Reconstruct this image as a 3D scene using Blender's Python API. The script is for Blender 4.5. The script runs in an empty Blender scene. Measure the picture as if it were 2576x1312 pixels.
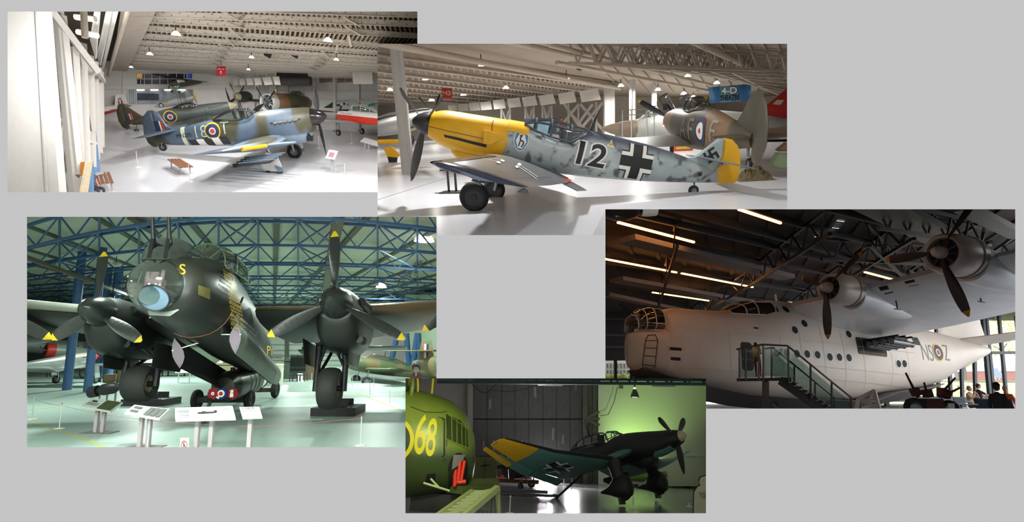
import bpy, bmesh, math, random
import numpy as np
from mathutils import Matrix, Vector
from mathutils.bvhtree import BVHTree

# ------------------------------------------------------------------ camera, world, exposure
FPX, CXP, CYP = 1400.0, 1288.0, 656.0        # focal length in pixels of the 2576x1312 frame, principal point
BOARD = 6.0                                   # distance of the grey wall with the five openings
sc = bpy.context.scene
COL = sc.collection
cam_d = bpy.data.cameras.new('camera'); cam = bpy.data.objects.new('camera', cam_d); COL.objects.link(cam)
cam.rotation_euler = (math.pi/2, 0, 0)
cam_d.sensor_fit = 'HORIZONTAL'; cam_d.sensor_width = 36.0; cam_d.lens = FPX*36/2576
cam_d.clip_start = 0.1; cam_d.clip_end = 600
sc.camera = cam
world = bpy.data.worlds.new('overcast_sky'); sc.world = world; world.use_nodes = True
world.node_tree.nodes['Background'].inputs[0].default_value = (1, 1, 1, 1)
world.node_tree.nodes['Background'].inputs[1].default_value = 3.2
sc.view_settings.view_transform = 'Standard'; sc.view_settings.look = 'None'
sc.view_settings.exposure = 0.0; sc.view_settings.gamma = 1.0; sc.view_settings.use_curve_mapping = False
sc.cycles.use_denoising = True
sc.cycles.max_bounces = 7; sc.cycles.diffuse_bounces = 4; sc.cycles.glossy_bounces = 3
sc.cycles.transparent_max_bounces = 12; sc.cycles.transmission_bounces = 4
sc.cycles.sample_clamp_indirect = 4.0; sc.cycles.caustics_reflective = False; sc.cycles.caustics_refractive = False
rnd = random.Random(7)
R_ = math.radians

# ------------------------------------------------------------------ materials
def lin(c):
    if isinstance(c, (int, float)): c = (c, c, c)
    return tuple((x/255/12.92 if x/255 <= .04045 else ((x/255+.055)/1.055)**2.4) for x in c) + (1.0,)
MATS = {}
def mat(name, rgb=(128,)*3, rough=.5, metal=0., var=.08, scale=6., bump=0., emit=0., spec=.5, stretch=None):
    if name in MATS: return MATS[name]
    m = bpy.data.materials.new(name); m.use_nodes = True; nt = m.node_tree; b = nt.nodes['Principled BSDF']
    c = lin(rgb)
    b.inputs['Base Color'].default_value = c; b.inputs['Roughness'].default_value = rough; b.inputs['Metallic'].default_value = metal
    b.inputs['Specular IOR Level'].default_value = spec
    if var or bump:
        tc = nt.nodes.new('ShaderNodeTexCoord'); n = nt.nodes.new('ShaderNodeTexNoise'); n.inputs['Scale'].default_value = scale; n.inputs['Detail'].default_value = 5
        if stretch:
            mp = nt.nodes.new('ShaderNodeMapping'); mp.inputs['Scale'].default_value = stretch
            nt.links.new(tc.outputs['Object'], mp.inputs[0]); nt.links.new(mp.outputs[0], n.inputs['Vector'])
        else: nt.links.new(tc.outputs['Object'], n.inputs['Vector'])
        if var:
            mx = nt.nodes.new('ShaderNodeMix'); mx.data_type = 'RGBA'
            mx.inputs[6].default_value = tuple(x*(1-var*1.6) for x in c[:3])+(1,); mx.inputs[7].default_value = tuple(min(1, x*(1+var*1.6)) for x in c[:3])+(1,)
            nt.links.new(n.outputs['Fac'], mx.inputs[0]); nt.links.new(mx.outputs[2], b.inputs['Base Color'])
        if bump:
            bp = nt.nodes.new('ShaderNodeBump'); bp.inputs['Strength'].default_value = bump; bp.inputs['Distance'].default_value = .02
            nt.links.new(n.outputs['Fac'], bp.inputs['Height']); nt.links.new(bp.outputs[0], b.inputs['Normal'])
    if emit:
        b.inputs['Emission Color'].default_value = c; b.inputs['Emission Strength'].default_value = emit
    MATS[name] = m; return m
def camo(name, cols, scale=.5, seed=0., under=None, zthr=0., zsoft=.05, rough=.45, soft=.02, th=None, spots=None):
    """paint in patches of the given colours (object space), another colour below zthr"""
    if name in MATS: return MATS[name]
    m = bpy.data.materials.new(name); m.use_nodes = True; nt = m.node_tree; b = nt.nodes['Principled BSDF']; N = nt.nodes.new; L = nt.links.new
    b.inputs['Roughness'].default_value = rough
    tc = N('ShaderNodeTexCoord'); mp = N('ShaderNodeMapping'); mp.inputs['Location'].default_value = (seed, seed*1.7, seed*.3); mp.inputs['Scale'].default_value = (1, .55, .55)
    L(tc.outputs['Object'], mp.inputs[0])
    n = N('ShaderNodeTexNoise'); n.inputs['Scale'].default_value = scale; n.inputs['Detail'].default_value = .6; L(mp.outputs[0], n.inputs['Vector'])
    r = N('ShaderNodeValToRGB'); e = r.color_ramp.elements; th = th or [.5, .62, .7]
    e[0].position = 0; e[0].color = lin(cols[0]); e[1].position = 1; e[1].color = lin(cols[-1])
    for i in range(1, len(cols)):
        a = e.new(th[i-1]-soft); a.color = lin(cols[i-1]); a = e.new(th[i-1]+soft); a.color = lin(cols[i])
    L(n.outputs['Fac'], r.inputs[0]); out = r.outputs[0]
    if spots:
        v = N('ShaderNodeTexNoise'); v.inputs['Scale'].default_value = spots[1]; v.inputs['Detail'].default_value = 1.2; L(tc.outputs['Object'], v.inputs['Vector'])
        rr = N('ShaderNodeMapRange'); rr.inputs[1].default_value = spots[2]; rr.inputs[2].default_value = spots[3]; L(v.outputs['Fac'], rr.inputs[0])
        mx = N('ShaderNodeMix'); mx.data_type = 'RGBA'; mx.inputs[7].default_value = lin(spots[0]); L(rr.outputs[0], mx.inputs[0]); L(out, mx.inputs[6]); out = mx.outputs[2]
    if under is not None:
        sx = N('ShaderNodeSeparateXYZ'); L(tc.outputs['Object'], sx.inputs[0])
        mr = N('ShaderNodeMapRange'); mr.inputs[1].default_value = zthr+zsoft; mr.inputs[2].default_value = zthr-zsoft; L(sx.outputs[2], mr.inputs[0])
        mx = N('ShaderNodeMix'); mx.data_type = 'RGBA'; mx.inputs[7].default_value = lin(under); L(mr.outputs[0], mx.inputs[0]); L(out, mx.inputs[6]); out = mx.outputs[2]
    w = N('ShaderNodeTexNoise'); w.inputs['Scale'].default_value = 4; w.inputs['Detail'].default_value = 6; L(tc.outputs['Object'], w.inputs['Vector'])
    wr = N('ShaderNodeMapRange'); wr.inputs[3].default_value = .82; wr.inputs[4].default_value = 1.14; L(w.outputs['Fac'], wr.inputs[0])
    vm = N('ShaderNodeVectorMath'); vm.operation = 'SCALE'; L(out, vm.inputs[0]); L(wr.outputs[0], vm.inputs['Scale']); L(vm.outputs[0], b.inputs['Base Color'])
    MATS[name] = m; return m
def glassmat(name, tint=(225, 235, 235), gloss=.14, rough=.04):
    if name in MATS: return MATS[name]
    m = bpy.data.materials.new(name); m.use_nodes = True; nt = m.node_tree; nt.nodes.remove(nt.nodes['Principled BSDF'])
    t = nt.nodes.new('ShaderNodeBsdfTransparent'); t.inputs[0].default_value = lin(tint)
    g = nt.nodes.new('ShaderNodeBsdfGlossy'); g.inputs['Roughness'].default_value = rough
    lw = nt.nodes.new('ShaderNodeLayerWeight'); lw.inputs[0].default_value = .3
    mr = nt.nodes.new('ShaderNodeMapRange'); mr.inputs[3].default_value = gloss*.5; mr.inputs[4].default_value = min(1, gloss*4)
    nt.links.new(lw.outputs['Facing'], mr.inputs[0])
    x = nt.nodes.new('ShaderNodeMixShader'); nt.links.new(mr.outputs[0], x.inputs[0]); nt.links.new(t.outputs[0], x.inputs[1]); nt.links.new(g.outputs[0], x.inputs[2])
    nt.links.new(x.outputs[0], nt.nodes['Material Output'].inputs[0]); MATS[name] = m; return m
def emat(name, rgb, s):
    if name in MATS: return MATS[name]
    m = bpy.data.materials.new(name); m.use_nodes = True; nt = m.node_tree; nt.nodes.remove(nt.nodes['Principled BSDF'])
    e = nt.nodes.new('ShaderNodeEmission'); e.inputs[0].default_value = lin(rgb); e.inputs[1].default_value = s
    nt.links.new(e.outputs[0], nt.nodes['Material Output'].inputs[0]); MATS[name] = m; return m

# ------------------------------------------------------------------ mesh builder
CUR = 0; HOBJ = []
def V(*a): return Vector(a)
def reg(o):
    HOBJ.append((o, CUR)); return o
class MB:
    def __init__(s): s.v = []; s.f = []; s.mi = []
    def add(s, vs, fs, m=0):
        o = len(s.v); s.v += [tuple(x) for x in vs]; s.f += [tuple(i+o for i in f) for f in fs]; s.mi += [m]*len(fs); return s
    def box(s, c, d, m=0, M=None):
        x, y, z = d[0]/2, d[1]/2, d[2]/2
        vs = [Vector((sx*x, sy*y, sz*z)) for sz in (-1, 1) for sy in (-1, 1) for sx in (-1, 1)]
        vs = [(M @ p if M else p)+Vector(c) for p in vs]
        return s.add(vs, [(0, 2, 3, 1), (4, 5, 7, 6), (0, 1, 5, 4), (2, 6, 7, 3), (0, 4, 6, 2), (1, 3, 7, 5)], m)
    def bar(s, p, q, w, h, m=0, up=(0, 0, 1)):
        p, q = Vector(p), Vector(q); d = (q-p); u = Vector(up); x = d.cross(u)
        if x.length < 1e-6: x = d.cross(Vector((1, 0, 0)))
        x.normalize(); z = x.cross(d).normalized()
        vs = [e+x*a*w/2+z*b*h/2 for e in (p, q) for a, b in ((-1, -1), (1, -1), (1, 1), (-1, 1))]
        return s.add(vs, [(0, 1, 2, 3), (4, 7, 6, 5), (0, 4, 5, 1), (1, 5, 6, 2), (2, 6, 7, 3), (3, 7, 4, 0)], m)
    def tube(s, pts, r, n=8, m=0, cap=True):
        pts = [Vector(p) for p in pts]; rr = r if isinstance(r, (list, tuple)) else [r]*len(pts)
        rings = []; x = None
        for i, p in enumerate(pts):
            d = (pts[min(i+1, len(pts)-1)]-pts[max(i-1, 0)]).normalized()
            if x is None:
                x = d.cross(Vector((0, 0, 1)))
                if x.length < 1e-3: x = d.cross(Vector((1, 0, 0)))
            x = (x-d*x.dot(d)).normalized(); y = d.cross(x)
            rings.append([p+(x*math.cos(2*math.pi*k/n)+y*math.sin(2*math.pi*k/n))*rr[i] for k in range(n)])
        return s.loft(rings, m, cap)
    def loft(s, rings, m=0, cap=True, closed=True):
        n = len(rings[0]); vs = [p for r in rings for p in r]; fs = []; k = n if closed else n-1
        for i in range(len(rings)-1):
            for j in range(k):
                a = i*n+j; b = i*n+(j+1) % n; fs.append((a, b, b+n, a+n))
        if cap and closed: fs.append(tuple(range(n-1, -1, -1))); fs.append(tuple((len(rings)-1)*n+j for j in range(n)))
        return s.add(vs, fs, m)
    def lathe(s, prof, n=24, m=0, M=None, a0=0., a1=None, cap=False):
        """prof [(r, t)] about the local x axis (t along x)"""
        full = a1 is None; k = n if full else n+1; a1 = 2*math.pi if full else a1
        rings = []
        for r, t in prof:
            rings.append([Vector((t, r*math.cos(a0+(a1-a0)*j/n), r*math.sin(a0+(a1-a0)*j/n))) for j in range(k)])
        if M is not None: rings = [[M @ p for p in q] for q in rings]
        return s.loft(rings, m, cap, full)
    def sphere(s, c, r, n=16, m=0, sc=(1, 1, 1), v0=-.5, v1=.5):
        c = Vector(c); k = max(4, n//2); rings = []
        for i in range(k+1):
            t = math.pi*(v0+(v1-v0)*i/k); q = max(math.cos(t), 1e-4)
            rings.append([c+Vector((r*sc[0]*q*math.cos(2*math.pi*j/n), r*sc[1]*q*math.sin(2*math.pi*j/n), r*sc[2]*math.sin(t))) for j in range(n)])
        return s.loft(rings, m, True)
    def prism(s, poly, thick, f, m=0):
        """poly 2D -> f(a, b, t) with t = +-thick/2"""
        n = len(poly); vs = [f(a, b, t) for t in (-thick/2, thick/2) for a, b in poly]
        return s.add(vs, [tuple(range(n-1, -1, -1)), tuple(range(n, 2*n))]+[(i, (i+1) % n, n+(i+1) % n, n+i) for i in range(n)], m)
    def quad(s, a, b, c, d, m=0): return s.add([a, b, c, d], [(0, 1, 2, 3)], m)
    def xf(s, M): s.v = [tuple(M @ Vector(p)) for p in s.v]; return s
    def bvh(s): return BVHTree.FromPolygons([Vector(p) for p in s.v], s.f)
    def mesh(s, name, mats, smooth=True, ang=40):
        me = bpy.data.meshes.new(name); me.from_pydata(s.v, [], s.f)
        for m in (mats if isinstance(mats, (list, tuple)) else [mats]): me.materials.append(m)
        if any(s.mi): me.polygons.foreach_set('material_index', s.mi)
        bm = bmesh.new(); bm.from_mesh(me); bmesh.ops.recalc_face_normals(bm, faces=bm.faces); bm.to_mesh(me); bm.free()
        if smooth:
            me.polygons.foreach_set('use_smooth', [True]*len(me.polygons)); me.set_sharp_from_angle(angle=R_(ang))
        me.update(); return me
    def build(s, name, mats, parent=None, M=None, smooth=True, ang=40, label=None):
        o = bpy.data.objects.new(name, s.mesh(name, mats, smooth, ang)); COL.objects.link(o)
        if parent is not None: o.parent = parent
        if M is not None: o.matrix_local = M
        if label: o['label'] = label
        return reg(o)
def inst(src, parent=None, M=None, name=None):
    o = src.copy(); COL.objects.link(o); o.parent = parent
    if M is not None: o.matrix_local = M
    return reg(o)
def tag(o, label, cat, group=None, kind=None):
    if label: o['label'] = label
    if cat: o['category'] = cat
    if group: o['group'] = group
    if kind: o['kind'] = kind
    return o
def copy_tree(o, M, label, parent=None):
    c = o.copy(); COL.objects.link(c); c.parent = parent; reg(c)
    c.matrix_local = M if M is not None else o.matrix_local
    if label: c['label'] = label
    for ch in o.children: copy_tree(ch, None, None, c)
    return c

# ------------------------------------------------------------------ halls: each is a level place of its own, turned as a whole
def ray(u, v): return Vector(((u-CXP)/FPX, 1.0, (CYP-v)/FPX))
class Hall:
    def __init__(s, i, n, h):
        n = Vector(n).normalized(); y = Vector((0, 1, 0)); y = (y-n*y.dot(n)).normalized(); x = y.cross(n)
        R = Matrix((x, y, n)).transposed(); s.i = i; s.R = R; s.T = -n*h; s.h = h
        s.M = Matrix.Translation(s.T) @ R.to_4x4(); s.Mi = s.M.inverted(); s.o = s.Mi @ Vector((0, 0, 0)); s.Ri = R.transposed()
    def dr(s, u, v): return s.Ri @ ray(u, v)
    def fl(s, u, v, z=0.):
        d = s.dr(u, v); return s.o+d*((z-s.o.z)/d.z)
    def at(s, u, v, d): return s.o+s.dr(u, v)*d
    def pl(s, u, v, p, n):
        d = s.dr(u, v); n = Vector(n); return s.o+d*((Vector(p)-s.o).dot(n)/d.dot(n))
    def thing(s, name, label, cat, loc=(0, 0, 0), rz=0., group=None, M=None):
        o = bpy.data.objects.new(name, None); COL.objects.link(o); o.empty_display_size = .1
        o.matrix_world = s.M @ Matrix.Translation(Vector(loc)) @ Matrix.Rotation(rz, 4, 'Z') if M is None else M
        return tag(o, label, cat, group)
    def solid(s, name, mb, mats, kind='structure', smooth=False, parent=None, label=None, cat=None, group=None):
        o = mb.build(name, mats, parent, None if parent else s.M, smooth)
        if parent is None: tag(o, label, cat, group, kind)
        return o
    def px(s, l):
        w = s.M @ Vector(l); return (CXP+FPX*w.x/w.y, CYP-FPX*w.z/w.y)

# ------------------------------------------------------------------ decals: paint with its own edges, laid on a surface
def text_mesh(txt, w=None, h=1., bold=0., font_space=1.):
    cu = bpy.data.curves.new('t', 'FONT'); cu.body = txt; cu.size = 1; cu.align_x = 'CENTER'; cu.align_y = 'CENTER'; cu.offset = bold; cu.resolution_u = 4; cu.space_character = font_space
    o = bpy.data.objects.new('t', cu); COL.objects.link(o); dg = bpy.context.evaluated_depsgraph_get(); dg.update()
    me = o.evaluated_get(dg).to_mesh(); vs = np.array([v.co[:2] for v in me.vertices]); fs = [tuple(p.vertices) for p in me.polygons]
    o.evaluated_get(dg).to_mesh_clear(); bpy.data.objects.remove(o); bpy.data.curves.remove(cu)
    lo, hi = vs.min(0), vs.max(0); vs = (vs-(lo+hi)/2)
    k = h/(hi[1]-lo[1]); kx = k if w is None else w/(hi[0]-lo[0])
    return [(x*kx, y*k) for x, y in vs], fs
def ring2(r0, r1, c=(0, 0), n=32, sx=1.):
    vs = []; fs = []
    for k in range(n):
        a = 2*math.pi*k/n
        vs += [(c[0]+r0*math.cos(a)*sx, c[1]+r0*math.sin(a)), (c[0]+r1*math.cos(a)*sx, c[1]+r1*math.sin(a))]
        b = 2*((k+1) % n); fs.append((2*k, 2*k+1, b+1, b))
    return vs, fs
def poly2(pts): return list(pts), [tuple(range(len(pts)))]
def rect2(x0, z0, x1, z1): return poly2([(x0, z0), (x1, z0), (x1, z1), (x0, z1)])
def line2(pts, w):
    """mitred polyline of width w as quads"""
    vs = []; fs = []; P = [Vector(p) for p in pts]
    for i, p in enumerate(P):
        d0 = (p-P[i-1]).normalized() if i else None; d1 = (P[i+1]-p).normalized() if i < len(P)-1 else None
        d = ((d0 or d1)+(d1 or d0)); d = d.normalized() if d.length > 1e-6 else (d1 or d0); nn = Vector((-d.y, d.x)); k = max(.4, nn.dot(Vector((-(d1 or d0).y, (d1 or d0).x))))
        vs += [tuple(p+nn*w/2/k), tuple(p-nn*w/2/k)]
    for i in range(len(P)-1): fs.append((2*i, 2*i+1, 2*i+3, 2*i+2))
    return vs, fs
def decal(name, shapes, f, parent, bvh=None, d=None, off=.006, maxlen=.25, label=None):
    """shapes [(verts2d, faces, material)] ; f(a, b) -> start point ; d ray direction onto bvh"""
    mb = MB(); mats = []
    for lay, (vs, fs, m) in enumerate(shapes):
        if m not in mats: mats.append(m)
        bm = bmesh.new(); bv = [bm.verts.new((x, y, 0)) for x, y in vs]
        for q in fs:
            try: bm.faces.new([bv[i] for i in q])
            except ValueError: pass
        if bvh is not None:
            bmesh.ops.triangulate(bm, faces=bm.faces)
            for _ in range(7):
                e = [x for x in bm.edges if x.calc_length() > maxlen]
                if not e: break
                bmesh.ops.subdivide_edges(bm, edges=e, cuts=1); bmesh.ops.triangulate(bm, faces=bm.faces)
        bm.verts.index_update(); out = []; o2 = off+lay*.0025
        for x in bm.verts:
            p = Vector(f(x.co.x, x.co.y))
            if bvh is None: out.append(p+(Vector(d)*-o2 if d else Vector()))
            else:
                h = bvh.ray_cast(p, Vector(d))
                if h[0] is None:
                    h = bvh.find_nearest(p)
                nn = h[1]; nn = -nn if nn.dot(Vector(d)) > 0 else nn
                out.append(h[0]+nn*o2)
        mb.add(out, [tuple(v.index for v in q.verts) for q in bm.faces], mats.index(m)); bm.free()
    return mb.build(name, mats, parent, label=label, ang=60)
RED, WHT, BLU, YEL = (178, 70, 50), (232, 230, 222), (36, 48, 78), (226, 182, 40)
def roundel(c, r, kind='yellow'):
    m = lambda n, c_: mat('paint_'+n, c_, .5, var=.03)
    if kind == 'yellow':
        rr = [(0, .3, 'red', RED), (.3, .42, 'white', WHT), (.42, .86, 'blue', BLU), (.86, 1, 'yellow', YEL)]
    elif kind == 'blue': rr = [(0, .2, 'red', RED), (.2, .62, 'white', WHT), (.62, 1, 'blue', BLU)]
    elif kind == 'low': rr = [(0, .38, 'red', RED), (.38, 1, 'blue', BLU)]
    return [(*ring2(a*r+(1e-4 if a == 0 else 0), b*r, c), m(n, q)) for a, b, n, q in rr]
def cross(c, s, rot=0.):
    """broad-barred black cross with white angles and a thin black outside line"""
    k = mat('paint_black', (22, 22, 26), .5, var=.05); w = mat('paint_white', WHT, .5, var=.03); out = []
    cr, sr = math.cos(rot), math.sin(rot); T = lambda P: [(c[0]+(x*cr-y*sr)*s, c[1]+(x*sr+y*cr)*s) for x, y in P]
    out.append((*poly2(T([(-1, -.3), (1, -.3), (1, .3), (-1, .3)])), k)); out.append((*poly2(T([(-.3, -1), (.3, -1), (.3, -.3), (-.3, -.3)])), k)); out.append((*poly2(T([(-.3, .3), (.3, .3), (.3, 1), (-.3, 1)])), k))
    for a in range(4):
        q = a*math.pi/2; rot2 = lambda P: [(x*math.cos(q)-y*math.sin(q), x*math.sin(q)+y*math.cos(q)) for x, y in P]
        for P in ([(.3, .3), (1, .3), (1, .52), (.3, .52)], [(.3, .52), (.52, .52), (.52, 1), (.3, 1)]): out.append((*poly2(T(rot2(P))), w))
        for P in ([(.52, .52), (1, .52), (1, .59), (.52, .59)], [(.52, .59), (.59, .59), (.59, 1), (.52, 1)]): out.append((*poly2(T(rot2(P))), k))
    return out
# ------------------------------------------------------------------ aircraft building (x aft, y starboard, z up, metres)
def ringsec(x, zb, zt, w, p=2., q=2., zm=None, yc=0., n=28):
    zm = (zb+zt)/2 if zm is None else zm; out = []
    for k in range(n):
        a = 2*math.pi*k/n; c, s_ = math.cos(a), math.sin(a); e = 2/(q if s_ >= 0 else p)
        out.append(Vector((x, yc+w*math.copysign(abs(c)**e, c), zm+((zt-zm)*abs(s_)**e if s_ >= 0 else -(zm-zb)*abs(s_)**e))))
    return out
def fus_mb(st, n=28, sub=3):
    """st [(x, zb, zt, w, p, q, zm, yc)], smoothed between stations"""
    A = np.array([[*(list(map(float, s))+[2., 2., float('nan'), 0.][len(s)-4:])] for s in st])
    bad = np.isnan(A[:, 6]); A[bad, 6] = (A[bad, 1]+A[bad, 2])/2
    X = A[:, 0]; xs = []
    for i in range(len(X)-1): xs += list(np.linspace(X[i], X[i+1], sub, endpoint=False))
    xs.append(X[-1]); D = np.gradient(A, X, axis=0, edge_order=1)
    def ev(x):
        i = min(max(np.searchsorted(X, x, 'right')-1, 0), len(X)-2); h = X[i+1]-X[i]; t = (x-X[i])/h
        s = (A[i+1]-A[i])/h; m0, m1 = D[i].copy(), D[i+1].copy()
        for j in range(A.shape[1]):                      # monotone tangents, so no bulges
            if s[j] == 0: m0[j] = m1[j] = 0
            else:
                m0[j] = 0 if m0[j]*s[j] < 0 else math.copysign(min(abs(m0[j]), 3*abs(s[j])), s[j]); m1[j] = 0 if m1[j]*s[j] < 0 else math.copysign(min(abs(m1[j]), 3*abs(s[j])), s[j])
        return A[i]*(2*t**3-3*t**2+1)+h*m0*(t**3-2*t**2+t)+A[i+1]*(-2*t**3+3*t**2)+h*m1*(t**3-t**2)
    return MB().loft([ringsec(*[float(q) for q in ev(x)], n=n) for x in xs])
def band(par, fus, x0, x1, m, name='tail_band', off=.008, i0=None, i1=None):
    """painted ring round the fuselage between stations x0 and x1"""
    v = np.array(fus_mb(fus, 28, 12).v).reshape(-1, 28, 3); rings = [r for r in v if x0 <= r[0, 0] <= x1]
    return MB().loft([[Vector(c)+(Vector(p)-Vector(c)).normalized()*((Vector(p)-Vector(c)).length+off) for p in (r if i0 is None else r[i0:i1])] for r in rings for c in [r.mean(0)]], 0, False, i0 is None).build(name, m, par)
def area(H, p, e, size=.9, col=(1, 1, 1), tgt=None):  # adds an unseen fill light that has no lamp body
    ld = bpy.data.lights.new('added_fill_light', 'AREA'); ld.energy = e; ld.shape = 'DISK'; ld.size = size; ld.color = col; lo = bpy.data.objects.new('added_fill_light', ld); COL.objects.link(lo)
    M = H.M @ Matrix.Translation(p)
    if tgt is not None: M = M @ (Vector(tgt)-Vector(p)).normalized().to_track_quat('-Z', 'Y').to_matrix().to_4x4()
    lo.matrix_world = M
def airfoil(n=9):
    xs = [(1-math.cos(math.pi*i/n))/2 for i in range(n+1)]
    yt = lambda x: 5*(.2969*x**.5-.126*x-.3516*x*x+.2843*x**3-.1036*x**4)
    return [(x, yt(x)) for x in reversed(xs)]+[(x, -.75*yt(x)) for x in xs[1:-1]]
AF = airfoil()
def wing_mb(secs, sgn=1, tip=True):
    """secs [(y, xle, chord, z, t, drop)] drop = trailing edge lower than leading edge"""
    rings = []; S = [list(s)+[0.]*(6-len(s)) for s in secs]
    if tip:
        y, xl, c, z, t, d = S[-1]; S.append([y+.06*c, xl+.1*c, c*.75, z, t*.5, d]); S.append([y+.09*c, xl+.25*c, c*.45, z, t*.15, d])
    for y, xl, c, z, t, d in S: rings.append([Vector((xl+a*c, sgn*y, z+b*t*c-d*a)) for a, b in AF])
    return MB().loft(rings)
def slab_mb(poly, t, f, inset=.8, m=0):
    """flat surface with thin edges; f(a, b, off)"""
    n = len(poly); cx = sum(p[0] for p in poly)/n; cz = sum(p[1] for p in poly)/n; mb = MB()
    e = [f(a, b, 0) for a, b in poly]; i = [(cx+(a-cx)*inset, cz+(b-cz)*inset) for a, b in poly]
    vs = e+[f(a, b, t/2) for a, b in i]+[f(a, b, -t/2) for a, b in i]
    fs = [(k, (k+1) % n, n+(k+1) % n, n+k) for k in range(n)]+[((k+1) % n, k, 2*n+k, 2*n+(k+1) % n) for k in range(n)]+[tuple(range(n, 2*n)), tuple(range(3*n-1, 2*n-1, -1))]
    return mb.add(vs, fs, m)
vert = lambda y=0.: (lambda a, b, o: Vector((a, y+o, b)))
TYRE = lambda: mat('tyre_rubber', (32, 31, 32), .75, var=.15, scale=20, bump=.2)
BLACKM = lambda: mat('black_paint', (34, 34, 36), .45, var=.12)
GREYM = lambda: mat('grey_metal', (120, 124, 126), .4, .5, var=.1)
STEEL = lambda: mat('oleo_steel', (150, 154, 158), .3, .8, var=.05)
def prop(par, x, z, Rr, n, phase, chord=.3, y=0., sp=None, blade=None, tipm=None, spm=None, tilt=None, rroot=.15, tipfrac=.9, wide=.45, base_pitch=32, phases=None, lens=None, hand=1):
    T = Matrix.Translation((x, y, z)) @ (tilt.to_4x4() if tilt is not None else Matrix())
    blade = blade or mat('prop_black', (38, 38, 40), .4, var=.1); tipm = tipm or blade
    if sp:
        mb = MB().lathe([(r, t) for t, r in sp], 28); mb.xf(T); mb.build('spinner', spm or blade, par)
    def blade_mb(L):
        mb = MB(); rings = []; rs = []
        for k in range(11):
            f = k/10; r = Rr*L*(rroot+(1-rroot)*f)
            c = chord*(.38+.62*math.sin(math.pi*min(1, f/(wide*2))/1.) if f < wide else .38+.62*math.cos((f-wide)/(1-wide)*math.pi/2)**.55)
            if f == 1: c *= .45
            if f == 0: c = chord*.35
            th = c*(.5 if k == 0 else .2-.12*f); b = R_(base_pitch+28-42*f)
            rings.append([Vector((hand*((c/2*math.cos(q))*math.sin(b)+th/2*math.sin(q)*math.cos(b)), (c/2*math.cos(q))*math.cos(b)-th/2*math.sin(q)*math.sin(b), r)) for q in [2*math.pi*j/10 for j in range(10)]]); rs.append(f)
        for k in range(10): mb.loft(rings[k:k+2], 1 if rs[k] >= tipfrac-.001 else 0, cap=(k in (0, 9)))
        return mb
    src = blade_mb(1.)
    for i in range(n):
        a = phases[i] if phases else phase+i*360/n
        mb = blade_mb(lens[i]) if lens else None; mb2 = MB(); q = mb or src; mb2.v = list(q.v); mb2.f = list(q.f); mb2.mi = list(q.mi)
        mb2.xf(T @ Matrix.Rotation(-R_(a), 4, 'X')); mb2.build('propeller_blade', [blade, tipm], par)
def wheel(par, c, r, w, name='main_wheel', axis=(0, 1, 0), hubm=None, tyre=None, hub=.5, fine=False):
    q = Vector((1, 0, 0)).rotation_difference(Vector(axis)).to_matrix().to_4x4(); M = Matrix.Translation(c) @ q; b = w/2
    t = MB().lathe([(r*hub, -b*.7), (r*.8, -b*.95), (r*.93, -b*.75), (r*.99, -b*.35), (r, 0), (r*.99, b*.35), (r*.93, b*.75), (r*.8, b*.95), (r*hub, b*.7)], 28).xf(M)
    o = t.build(name, tyre or TYRE(), par)
    h = MB().lathe([(0.001, -b*.62), (r*hub*.3, -b*.66), (r*hub*.35, -b*.5), (r*hub*.8, -b*.5), (r*hub*1.02, -b*.72)], 20); h.lathe([(0.001, b*.62), (r*hub*.3, b*.66), (r*hub*.35, b*.5), (r*hub*.8, b*.5), (r*hub*1.02, b*.72)], 20)
    h.xf(M).build('wheel_hub', hubm or GREYM(), o); return o
def canopy(par, st, fr, frm=None, glass=None, n=14, rails=(0, .25, .5, .75, 1), rr=.022, name='canopy'):
    """st [(x, zbase, ztop, w)] upper half sections; fr = station indices that carry a hoop"""
    rings = []
    for x, zb, zt, w in st: rings.append([Vector((x, w*math.copysign(abs(math.cos(a))**.75, math.cos(a)), zb+(zt-zb)*max(0, math.sin(a))**.75)) for a in [math.pi*k/n for k in range(n+1)]])
    g = MB().loft(rings, 0, False, False).build(name, glass or glassmat('canopy_glass'), par)
    f = MB()
    for i in fr: f.tube(rings[i], rr, 6)
    for t in rails:
        k = round(t*n); f.tube([r[k] for r in rings], rr, 6)
    f.build('canopy_frame', frm or BLACKM(), g); return g
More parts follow.
